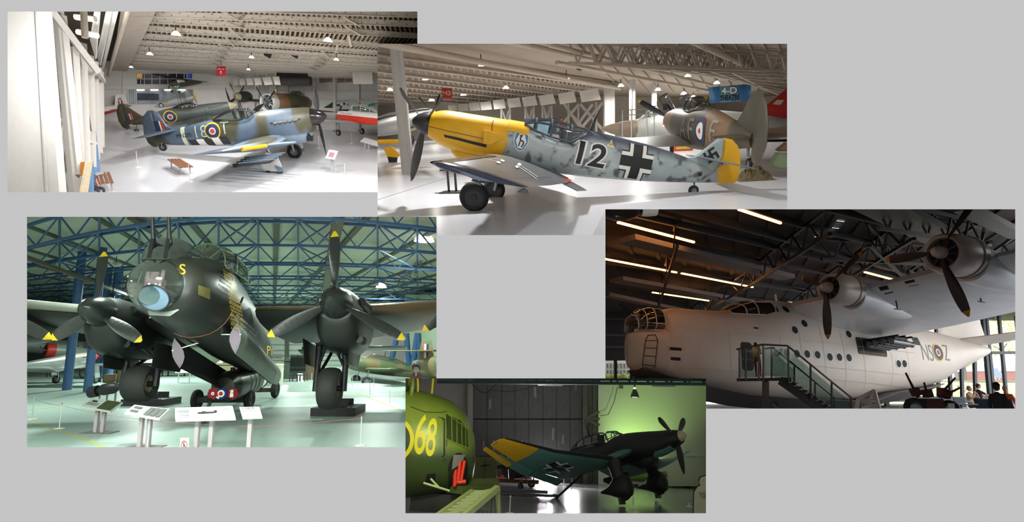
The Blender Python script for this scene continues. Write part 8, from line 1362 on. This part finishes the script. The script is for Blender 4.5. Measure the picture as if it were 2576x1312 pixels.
# ---- the dive bomber
MZ = Matrix([[-0.6099, -0.7489, -0.0875, 6.8094], [0.6345, -0.5706, 0.4609, 23.4813], [-0.4074, 0.2326, 0.8488, -7.2238], [0.0, 0.0, 0.0, 1.0]])
db = mat('diver_black_green', (26, 28, 24), .6, var=.15); ub = mat('diver_under_teal', (86, 128, 122), .55, var=.08, scale=2); yl = mat('diver_yellow', (206, 158, 26), .5, var=.06)
t, B, W = aircraft(H, 'dive_bomber', 'dark dive bomber with yellow wing tip and spatted wheels', MZ, [(-.32, -.52, .02, .27), (0, -.62, .11, .4), (.7, -.8, .22, .48), (1.6, -.86, .37, .5), (2.9, -.86, .52, .52), (3.4, -.84, .45, .52), (3.7, -.82, .34, .5), (6.0, -.62, .42, .44), (8, -.4, .34, .3), (10.8, -.2, .2, .1)], db,
    None, None, [(10.0, .2), (10.6, 1.3), (11.4, 1.35), (11.4, -.2), (10.4, -.2)], [(11.4, 1.35), (11.9, 1.2), (12.0, .2), (11.5, -.2)], db, db, [(.1, 10.0, 1.3, .35, .1), (2.6, 10.2, 1.0, .35, .08)], mat('tail_teal_dark', (40, 62, 60), .6),
    dict(x=-.1, z=-.22, Rr=1.6, n=3, phase=0, chord=.36, sp=[(-.52, .001), (-.48, .08), (-.3, .2), (-.05, .29), (.0, .27)], spm=mat('spinner_bone', (196, 190, 150), .45), phases=blades_px(MZ, (-.1, 0, -.22), Matrix.Identity(3), [(1721, 1193), (1655, 1050), (1722, 1052)])[0], lens=[x/1.6 for x in blades_px(MZ, (-.1, 0, -.22), Matrix.Identity(3), [(1721, 1193), (1655, 1050), (1722, 1052)])[1]], wide=.5, hand=-1, base_pitch=4),
    dict(st=[(2.9, .5, .54, .3), (3.2, .42, .74, .34), (3.55, .38, .8, .36)], fr=[0, 1, 2], frm=k_), None, dict(x=10.5, zc=-.66, r=.2, ztop=-.15))
canopy(t, [(4.05, .36, .84, .36), (4.45, .36, .9, .38), (5.0, .38, .86, .38), (5.55, .4, .72, .36), (6.1, .4, .46, .2)], [0, 1, 2, 3], k_, name='rear_canopy', rr=.028); MB().box((4.3, 0, .4), (.3, .5, .7)).build('seat', k_, t, smooth=False); MB().tube([(4.9, 0, .8), (5.05, 0, 1.75)], [.04, .015], 6).build('aerial_mast', k_, t)
WZ = [(.3, 2.0, 3.1, -.35, .15, .3), (1.8, 2.14, 3.0, -.78, .15, .38), (4.3, 3.05, 1.8, -.4, .13, .4), (6.5, 3.62, .95, .14, .1, .1)]
for s in (1, -1): wing_mb(WZ, s).build('wing', [ub], t)
BWZ = wing_mb(WZ, 1).bvh(); dwn = lambda nm, sh, m=.15: decal(nm, sh, lambda a, b: (a, b, -5), t, BWZ, (0, 0, 1), .01, m)
zz = lambda pts, z: pxpoly(MZ, pts, 'z', z)
# yellow tip, black cross, dark leading edge, lowered trailing flaps
tp = MB(); rgs = []
for y, xl, c, z, th, dr in ((5.05, 3.22, 1.6, -.22, .13, .3), (5.8, 3.42, 1.28, -.03, .12, .2), (6.5, 3.6, .98, .14, .1, .1), (6.62, 3.75, .7, .16, .06, .08)): rgs.append([Vector((xl+a*c, y, z+b*th*c*1.06-dr*a)) for a, b in AF])
tp.loft(rgs).build('wing_tip', yl, t); le = MB().tube([(2.12, 1.8, -.75), (3.05, 4.3, -.37), (3.6, 6.5, .16)], [.09, .07, .03], 8); le.build('leading_edge', db, t)
dwn('cross_marking', [(v, f, m) for v, f, m in cross((3.95, 3.35), .62, R_(20))], .12)
for y0, y1, a0, a1, z0, z1, m in ((1.9, 3.9, 5.18, 4.82, -1.22, -.92, ub), (4.0, 5.9, 4.86, 4.75, -.9, -.3, ub), (5.2, 6.7, 4.92, 4.66, -.62, -.02, yl)):
    fl_ = MB(); p, q = Vector((a0, y0, z0)), Vector((a1, y1, z1)); d = Vector((.5, 0, -.14)) if m is ub else Vector((.3, 0, -.06)); fl_.add([p, q, q+d*.8, p+d, p+Vector((0, 0, .05)), q+Vector((0, 0, .05)), q+d*.8+Vector((0, 0, .02)), p+d+Vector((0, 0, .02))], [(0, 1, 2, 3), (7, 6, 5, 4), (0, 4, 5, 1), (1, 5, 6, 2), (2, 6, 7, 3), (3, 7, 4, 0)]).build('trailing_flap', m, t, smooth=False)
for c, tpz in (((1.92, 1.7, -1.98), -.85), ((2.6, -1.7, -1.68), -.75)):
    sgn = 1 if c[1] > 0 else -1; fus_mb([(c[0]-.5, c[2]-.12, c[2]+.12, .1, 2, 2, c[2], c[1]), (c[0]-.38, c[2]-.38, c[2]+.36, .26, 2, 2, c[2], c[1]), (c[0]-.1, c[2]-.42, c[2]+.52, .34, 2, 2, c[2], c[1]), (c[0]+.3, c[2]-.36, c[2]+.46, .32, 2, 2, c[2], c[1]), (c[0]+.75, c[2]-.2, c[2]+.16, .16, 2, 2, c[2], c[1]), (c[0]+1.25, c[2]-.06, c[2]+.02, .03, 2, 2, c[2], c[1])], 20).build('wheel_spat', db, t)
    wheel(t, (c[0], c[1], c[2]-.08), .44, .24, hubm=k_); MB().loft([[Vector((x+rx*math.cos(a), c[1]+.2*math.sin(a), z)) for a in [2*math.pi*j/14 for j in range(14)]] for x, z, rx in ((c[0]+.12, c[2]+.3, .3), (c[0]+.2, c[2]+.75, .32), (c[0]+.32, tpz+.1, .42))]).build('gear_trouser', db, t)
    MB().box((c[0]+.15, c[1]+sgn*.02, c[2]-.42), (.12, .3, .42)).build('wheel_block', mat('block_grey', (70, 72, 66), .6), t, smooth=False)
fus_mb([(1.2, -1.0, -.7, .2, 2, 2, -.85, 0), (1.35, -1.18, -.7, .34, 2, 2, -.9, 0), (2.0, -1.2, -.7, .34, 2, 2, -.9, 0), (2.6, -.95, -.7, .2, 2, 2, -.8, 0)], 20).build('radiator_bath', db, t); MB().lathe([(.001, 0), (.2, 0)], 16).xf(Matrix.Translation((1.22, 0, -.92))).build('radiator_mouth', k_, t)
MB().tube([(2.6, .4, -1.3), (3.4, .4, -1.5), (4.0, .4, -1.35)], [.1, .26, .1], 12).build('belly_bomb', db, t); fus_mb([(.1, -.72, -.4, .3, 2, 2, -.5, 0), (.9, -.86, -.4, .4, 2, 2, -.5, 0), (1.4, -.86, -.4, .3, 2, 2, -.5, 0)], 20).build('cowl_underside', ub, t)
MB().tube([(3.6, 2.3, -1.2), (5.6, 2.3, -2.0)], .05, 8).build('gun_barrel', k_, t)
# ---- green fuselage 68 at the left edge
d0 = 9.4; PXM = d0/FPX; c0 = at(1100, 1115, d0)+Vector((0, .9, 0)); t = H.thing('green_fuselage', 'green rounded fuselage numbered 68 with yellow ring at the left edge', 'aircraft', c0)
gm1 = camo('fuselage_green_lit_top', [(112, 128, 52), (120, 134, 58)], .8, 2., under=(58, 72, 38), zthr=-.12, zsoft=.1, soft=.1, rough=.35)  # light painted in: upper green lightened as lit, darker green below
SB = [(930, 985, 1240, 1.0), (1000, 985, 1244, 1.0), (1040, 990, 1240, 1.0), (1075, 998, 1234, .98), (1105, 1008, 1228, .93), (1135, 1025, 1222, .82), (1158, 1048, 1215, .66), (1172, 1075, 1205, .5), (1181, 1110, 1190, .3), (1184, 1140, 1165, .12)]
bm = fus_mb([((u-1100)*PXM*1.09, -(v1-1115)*PXM*1.1, -(v0-1115)*PXM*1.1, w*.9, 2.4, 2.4) for u, v0, v1, w in SB], 36); bm.build('body', gm1, t); BB = bm.bvh()
F5 = lambda u, v: ((u-1100)*PXM*1.0, -(v-1115)*PXM*1.0)
sd = lambda nm, sh, off=.006, ml=.08: decal(nm, sh, lambda a, b: (a, -4, b), t, BB, (0, 1, 0), off, ml)
yb = mat('code_bright_yellow', (206, 190, 20), .5, var=.05); x0, z0 = F5(985, 1112)
sd('roundel_ring', [(*ring2(.31, .375, (x0, z0), 40), yb), (*ring2(.17, .31, (x0, z0), 40), mat('ring_dark', (36, 50, 44), .5)), (*ring2(.001, .17, (x0, z0), 24), mat('ring_pale', (150, 190, 110), .5))])
a6, a8 = F5(1056, 1094), F5(1083, 1100); sd('number', [txt('6', a6, .66, .19, yb, .01), txt('8', a8, .62, .16, yb, .01)])
gl = mat('glazing_dark_green', (50, 60, 30), .2, var=.15); gf = mat('glazing_frame', (112, 128, 48), .5)
gz = lambda pts: poly2([F5(*p) for p in pts]); sd('nose_glazing', [(*gz([(1112, 1040), (1150, 1055), (1168, 1078), (1174, 1120), (1122, 1102)]), gl)]+[(*line2([F5(a, b), F5(c, d)], .014), gf) for a, b, c, d in ((1126, 1044, 1134, 1106), (1140, 1050, 1146, 1111), (1152, 1058, 1158, 1116), (1162, 1070, 1167, 1119), (1112, 1040, 1174, 1080), (1120, 1103, 1176, 1124))], .01)
sd('bay_opening', [(*poly2([F5(1131, 1180)]+[F5(1153+24*math.cos(R_(a)), 1180-46*math.sin(R_(a))) for a in range(180, -1, -15)]+[F5(1178, 1222), F5(1131, 1222)]), mat('bay_black', (16, 16, 17), .8)), (*gz([(1140, 1140), (1168, 1138), (1160, 1160), (1138, 1175)]), mat('bay_grey', (120, 116, 122), .5))], .012)
sd('dark_slot', [(*gz([(1079, 1188), (1100, 1186), (1100, 1212), (1074, 1212)]), k_)], .01); sd('cowl_seam', [(*line2([F5(1020, 1028), F5(1060, 1040), F5(1100, 1038), F5(1112, 1034)], .01), k_), (*line2([F5(1094, 1050), F5(1118, 1056), F5(1122, 1120)], .01), k_)], .008)
rd = mat('hydraulic_red', (206, 44, 20), .4, var=.05)
for a, b, w in (((1150, 1168), (1152, 1222), .035), ((1162, 1158), (1160, 1214), .035), ((1174, 1155), (1168, 1214), .03), ((1160, 1212), (1182, 1209), .04), ((1150, 1222), (1160, 1205), .03)):
    p, q = [Vector(((u-1100)*PXM*.93, -.62, -(v-1115)*PXM*.93)) for u, v in (a, b)]; MB().tube([p, q], w, 10).build('red_strut', rd, t)
MB().tube([Vector((.05, -.95, .42)), Vector((.09, -.98, .38)), Vector((.14, -.98, -.18)), Vector((.1, -.95, -.2))], .012, 6).build('grab_bar', k_, t)
for a, b in (((-.16, -.98, -.62), (.28, -.98, -.72)), ((-.05, -.98, -.55), (.1, -.98, -.68))): MB().tube([a, b], .018, 6).build('step_bar', mat('bar_pale', (170, 180, 140), .5), t)
t2 = H.thing('cockpit_hood', 'tall green hood and yellow hoop above the green fuselage', 'canopy', at(1040, 985, 10.2)); MB().lathe([(.26, 0), (.3, .02), (.3, .06), (.26, .08)], 24, M=Matrix.Translation((-.12, 0, .05)) @ Matrix.Rotation(R_(20), 4, 'Z')).build('hood_ring', gf, t2); MB().tube([(-.02+.1*math.cos(a), 0, .0+.34*math.sin(a)) for a in [math.pi*j/10 for j in range(-1, 11)]], .018, 6).build('hoop', yb, t2); MB().box((-.18, .0, .0), (.16, .3, .5)).build('headrest', mat('glazing_dark_green'), t2, smooth=False); MB().tube([(.3, .3, -.1), (.3, .3, .4)], .02, 6).build('rod', yb, t2)
# wooden side wall panel edge and trolley under the fuselage
t = H.thing('green_trolley', 'green steel trolley beam with lattice bridge at lower left', 'trolley'); gt = mat('trolley_green', (74, 86, 44), .6, var=.1); lt = mat('lattice_pale', (150, 160, 112), .5, var=.08); parts = []
parts.append(MB().bar(at(1148, 1230, 9.5), at(1240, 1226, 10.2), .3, .13).build('beam', gt, t, smooth=False)); parts.append(MB().bar(at(1150, 1212, 9.8), at(1250, 1210, 10.4), .12, .1).build('beam', gt, t, smooth=False))
for a, b, w in (((1095, 1300), (1188, 1235), .07), ((1165, 1300), (1252, 1226), .09), ((1252, 1224), (1256, 1300), .07), ((1190, 1236), (1238, 1236), .05)): parts.append(MB().bar(at(*a, 8.6 if a[1] > 1250 else 9.4), at(*b, 9.4), w, w).build('chord', lt, t, smooth=False))
for i in range(8):
    f, f2 = i/8, (i+1)/8; p, q = at(1095, 1300, 8.6).lerp(at(1188, 1235, 9.4), f), at(1165, 1300, 8.6).lerp(at(1252, 1226, 9.4), f); q2 = at(1165, 1300, 8.6).lerp(at(1252, 1226, 9.4), f2); parts.append(MB().bar(p, q2, .025, .025).build('lacing', lt, t, smooth=False)); parts.append(MB().bar(p, q, .025, .025).build('lacing', lt, t, smooth=False))
    parts.append(MB().bar(q, Vector((q.x+.02, q.y, q.z-.55)), .02, .02).build('upright', gt, t, smooth=False))
parts.append(MB().box(at(1100, 1262, 9.9), (.9, .4, .3)).build('black_box', k_, t, smooth=False)); t.matrix_world = Matrix(); [setattr(o, 'matrix_local', H.M) for o in t.children]  # the box is plain black
# ---- things along the back wall
stf = lambda u, v, nm, label, cat, build: build(H.thing(nm, label, cat, H.fl(u, v)))
olv = mat('olive_cloth', (70, 84, 44), .8, var=.25, scale=6); ygr = mat('yellow_green', (150, 160, 40), .6, var=.1)
def wing_rack(t): slab_mb([(-1.2, .7), (-.2, 1.05), (1.5, 1.2), (1.6, 1.05), (-.1, .8), (-1.2, .55)], .5, lambda a, b, o: Vector((a, o, b))).build('wing_section', olv, t); MB().sphere((.2, 0, .5), .4, 10, sc=(1.2, .8, .7)).build('green_bundle', mat('green_sheet', (60, 110, 60), .5), t); [wheel(t, (x, 0, .14), .14, .1, 'castor') for x in (-.9, .8)]; MB().box((0, 0, .2), (2.4, .6, .08)).build('cart', k_, t, smooth=False); MB().box((-.5, -.32, .36), (1.0, .04, .2)).build('striped_plate', w_, t, smooth=False)
stf(1700, 1224, 'wing_rack', 'olive wing section and green bundle on a low cart by the wall', 'cart', wing_rack)
def pod(t): MB().tube([(-2.2, 0, .5), (-1.6, 0, .6), (.8, 0, .72), (2.0, 0, .85)], [.1, .3, .4, .12], 16).build('pod_body', mat('pod_green', (92, 120, 50), .5), t); slab_mb([(1.2, .8), (1.6, 1.7), (2.1, 1.75), (2.0, .7)], .12, lambda a, b, o: Vector((a, o, b))).build('tail_fin', ygr, t); [MB().box((x, 0, .2), (.1, .5, .4)).build('trestle', k_, t, smooth=False) for x in (-1, .8)]
stf(1605, 1222, 'flying_bomb', 'small green winged flying bomb on trestles behind the dive bomber', 'flying bomb', pod)
def crate(t): MB().box((0, 0, .7), (1.2, .8, 1.4)).build('body', mat('crate_ochre', (140, 112, 40), .6, var=.15), t, smooth=False); MB().box((0, -.42, 1.1), (1.1, .04, .08)).build('batten', k_, t, smooth=False)
stf(1752, 1222, 'ochre_crate', 'ochre crate beside the cut-out board at the right', 'crate', crate)
def trolley(t): MB().box((0, 0, .3), (3.2, .9, .2)).build('deck', mat('wood_brown', (120, 80, 56), .7), t, smooth=False); [wheel(t, (x, -.4, .2), .2, .12, 'wheel') for x in (-1.3, 1.2)]; MB().tube([(.9, -.4, .4), (.9, -.4, 1.2), (1.3, -.4, 1.2), (1.3, -.4, .4)], .04, 6).build('red_handle', mat('ladder_red', (200, 50, 40), .5), t)
stf(1282, 1222, 'flat_trolley', 'brown flat trolley with a red handle by the dark door', 'trolley', trolley)
def grn_box(t): MB().box((0, 0, .75), (1.3, .7, 1.5)).build('body', mat('cabinet_olive', (96, 100, 52), .7), t, smooth=False); MB().box((0, -.36, .75), (.04, .03, 1.4)).build('door_seam', k_, t, smooth=False)
stf(1216, 1226, 'olive_cabinet', 'olive cabinet behind the green trolley beam', 'cabinet', grn_box)
t = H.thing('red_barrier', 'row of red lamps on a slanting rack by the dark door', 'barrier'); [MB().box(at(1246+i*9, 1208-i*5, 36.5), (.22, .1, .2)).build('red_lamp', mat('lamp_red', (210, 40, 26), .5), t, smooth=False) for i in range(3)]; MB().bar(at(1238, 1212, 36.6), at(1275, 1192, 36.6), .06, .06).build('rail', mat('ladder_red', (200, 50, 40), .5), t, smooth=False); t.matrix_world = Matrix(); [setattr(o, 'matrix_local', H.M) for o in t.children]
t = H.thing('dark_planks', 'pile of dark beams lying on the floor by the dark door', 'beams', H.fl(1300, 1246)); [MB().box((x, y, .08+z), (3.2, .2, .12), M=Matrix.Rotation(a, 3, 'Z')).build('beam', k_, t, smooth=False) for x, y, z, a in ((0, 0, 0, -.12), (.3, .3, 0, -.08), (-.2, .15, .14, -.1))]
for u, v, h, nm in ((1593, 1281, .42, 'short white barrier post in front of the dive bomber'), (1438, 1231, .9, 'thin white post by the bright floor'), (1418, 1222, .8, 'thin white post beside the white door'), (1282, 1290, .5, 'brass-topped post at the lower edge'), (1734, 1273, .1, 'low white barrier foot at right')): stanchion(H, H.fl(u, v), nm, h, .02, group='barrier posts round the dive bomber')
t = H.thing('no_entry_sign', 'small white card with a no walking symbol on the floor', 'sign', H.fl(1651, 1272)); mb, P = board_px(H, [(1646, 1259), (1656, 1259), (1656, 1272), (1646, 1272)], (H.M @ H.fl(1651, 1272)).y, .01); t.matrix_world = Matrix(); o = mb.build('card', w_, t, smooth=False); sign_text(H, P, [(*ring2(.28, .36, (.5, .5), 20), k_), (*line2([(.28, .7), (.72, .3)], .08), k_)], t); [setattr(o, 'matrix_local', H.M) for o in t.children]
t = H.thing('cutout_board', 'pale cut-out information board with a black edge at the right', 'info board'); t.matrix_world = Matrix(); oc = [(1742, 1300), (1744, 1235), (1752, 1222), (1760, 1218), (1756, 1208), (1760, 1198), (1775, 1193), (1800, 1196), (1800, 1300)]; D5 = 15.
MB().prism(oc, .04, lambda a, b, c: at(a, b, D5+c)).build('edge', k_, t, smooth=False); MB().prism([(a+(2.5 if a < 1790 else 0), b+(2 if b < 1290 else 0)) for a, b in oc], .03, lambda a, b, c: at(a, b, D5-.03+c)).build('face', mat('board_cream', (196, 192, 168), .7), t, smooth=False)
for i in range(4): mb, P = board_px(H, [(1757+i*2, 1238+i*4), (1800, 1238+i*4), (1800, 1239.5+i*4), (1757+i*2, 1239.5+i*4)], D5-.06, .005); mb.build('text_line', mat('print_grey', (140, 138, 140), .6, var=0), t, smooth=False)
[setattr(o, 'matrix_local', H.M) for o in t.children]
for pts, nm in (([at(1186, 965, 37.8), at(1210, 985, 37.8), at(1225, 988, 37.8), at(1250, 965, 37.8)], 'loose cable looping over the left dark door'), ([at(1230, 980, 37.8), at(1290, 985, 37.8), at(1370, 965, 37.8)], 'loose cable hanging across the dark door top'), ([at(1553, 972, 37.9), at(1545, 1010, 37.9), at(1530, 1042, 37.9), at(1510, 1045, 37.9)], 'thin cable curving down the green wall')):
    tag(MB().tube(pts, .02, 5).build('cable', k_, None, H.M), nm, 'cable')
t = H.thing('junction_box', 'grey junction box at the top of the green wall', 'box', at(1562, 972, 37.6)); MB().box((0, 0, 0), (.28, .14, .24)).build('body', GREYM(), t, smooth=False); MB().box((0, 0, .18), (.06, .06, .14)).build('conduit', k_, t, smooth=False)
for v in (1144, 1176): H.solid('trim_2', MB().bar(at(1720 if v < 1150 else 1628, v, 38.4), at(1850 if v < 1150 else 1680, v, 38.6), .05, .05), pale)
# ------------------------------------------------------------------ trim every hall's things at its own dividing walls
def trim(o, cells):
    me = o.data; n = len(me.vertices)
    if n == 0: return
    co = np.empty(n*3); me.vertices.foreach_get('co', co); M = o.matrix_world; A = np.array(M)
    w = co.reshape(-1, 3) @ A[:3, :3].T+A[:3, 3]; y = w[:, 1]; yb = BOARD+.03
    if y.min() > yb:
        u = CXP+FPX*w[:, 0]/y; v = CYP-FPX*w[:, 2]/y
        for c in cells:
            if u.min() >= c[0] and u.max() <= c[1] and v.min() >= c[2] and v.max() <= c[3]: return
    src = bmesh.new(); src.from_mesh(me); src.transform(M)
    def cut(bm, n_, p=(0, 0, 0)):
        g = bm.verts[:]+bm.edges[:]+bm.faces[:]
        if g: bmesh.ops.bisect_plane(bm, geom=g, plane_co=p, plane_no=n_, clear_outer=True)
    cut(src, (0, -1, 0), (0, yb, 0)); out = None
    for c in cells:
        bm = src.copy(); e = 0.
        cut(bm, (-1, (c[0]+e-CXP)/FPX, 0)); cut(bm, (1, -(c[1]-e-CXP)/FPX, 0)); cut(bm, (0, -(CYP-c[2]-e)/FPX, 1)); cut(bm, (0, (CYP-c[3]+e)/FPX, -1))
        if len(bm.faces):
            tmp = bpy.data.meshes.new('t'); bm.to_mesh(tmp)
            if out is None: out = bmesh.new()
            out.from_mesh(tmp); bpy.data.meshes.remove(tmp)
        bm.free()
    src.free()
    new = me.copy() if me.users > 1 else me
    if out is None:
        bpy.data.objects.remove(o); return
    out.transform(M.inverted()); out.to_mesh(new); out.free(); o.data = new
bpy.context.view_layer.update()
for o, h in HOBJ:
    if h and o.type == 'MESH': trim(o, CELLS[h])
for o in list(bpy.data.objects):
    if o.type == 'EMPTY' and not o.children: bpy.data.objects.remove(o)
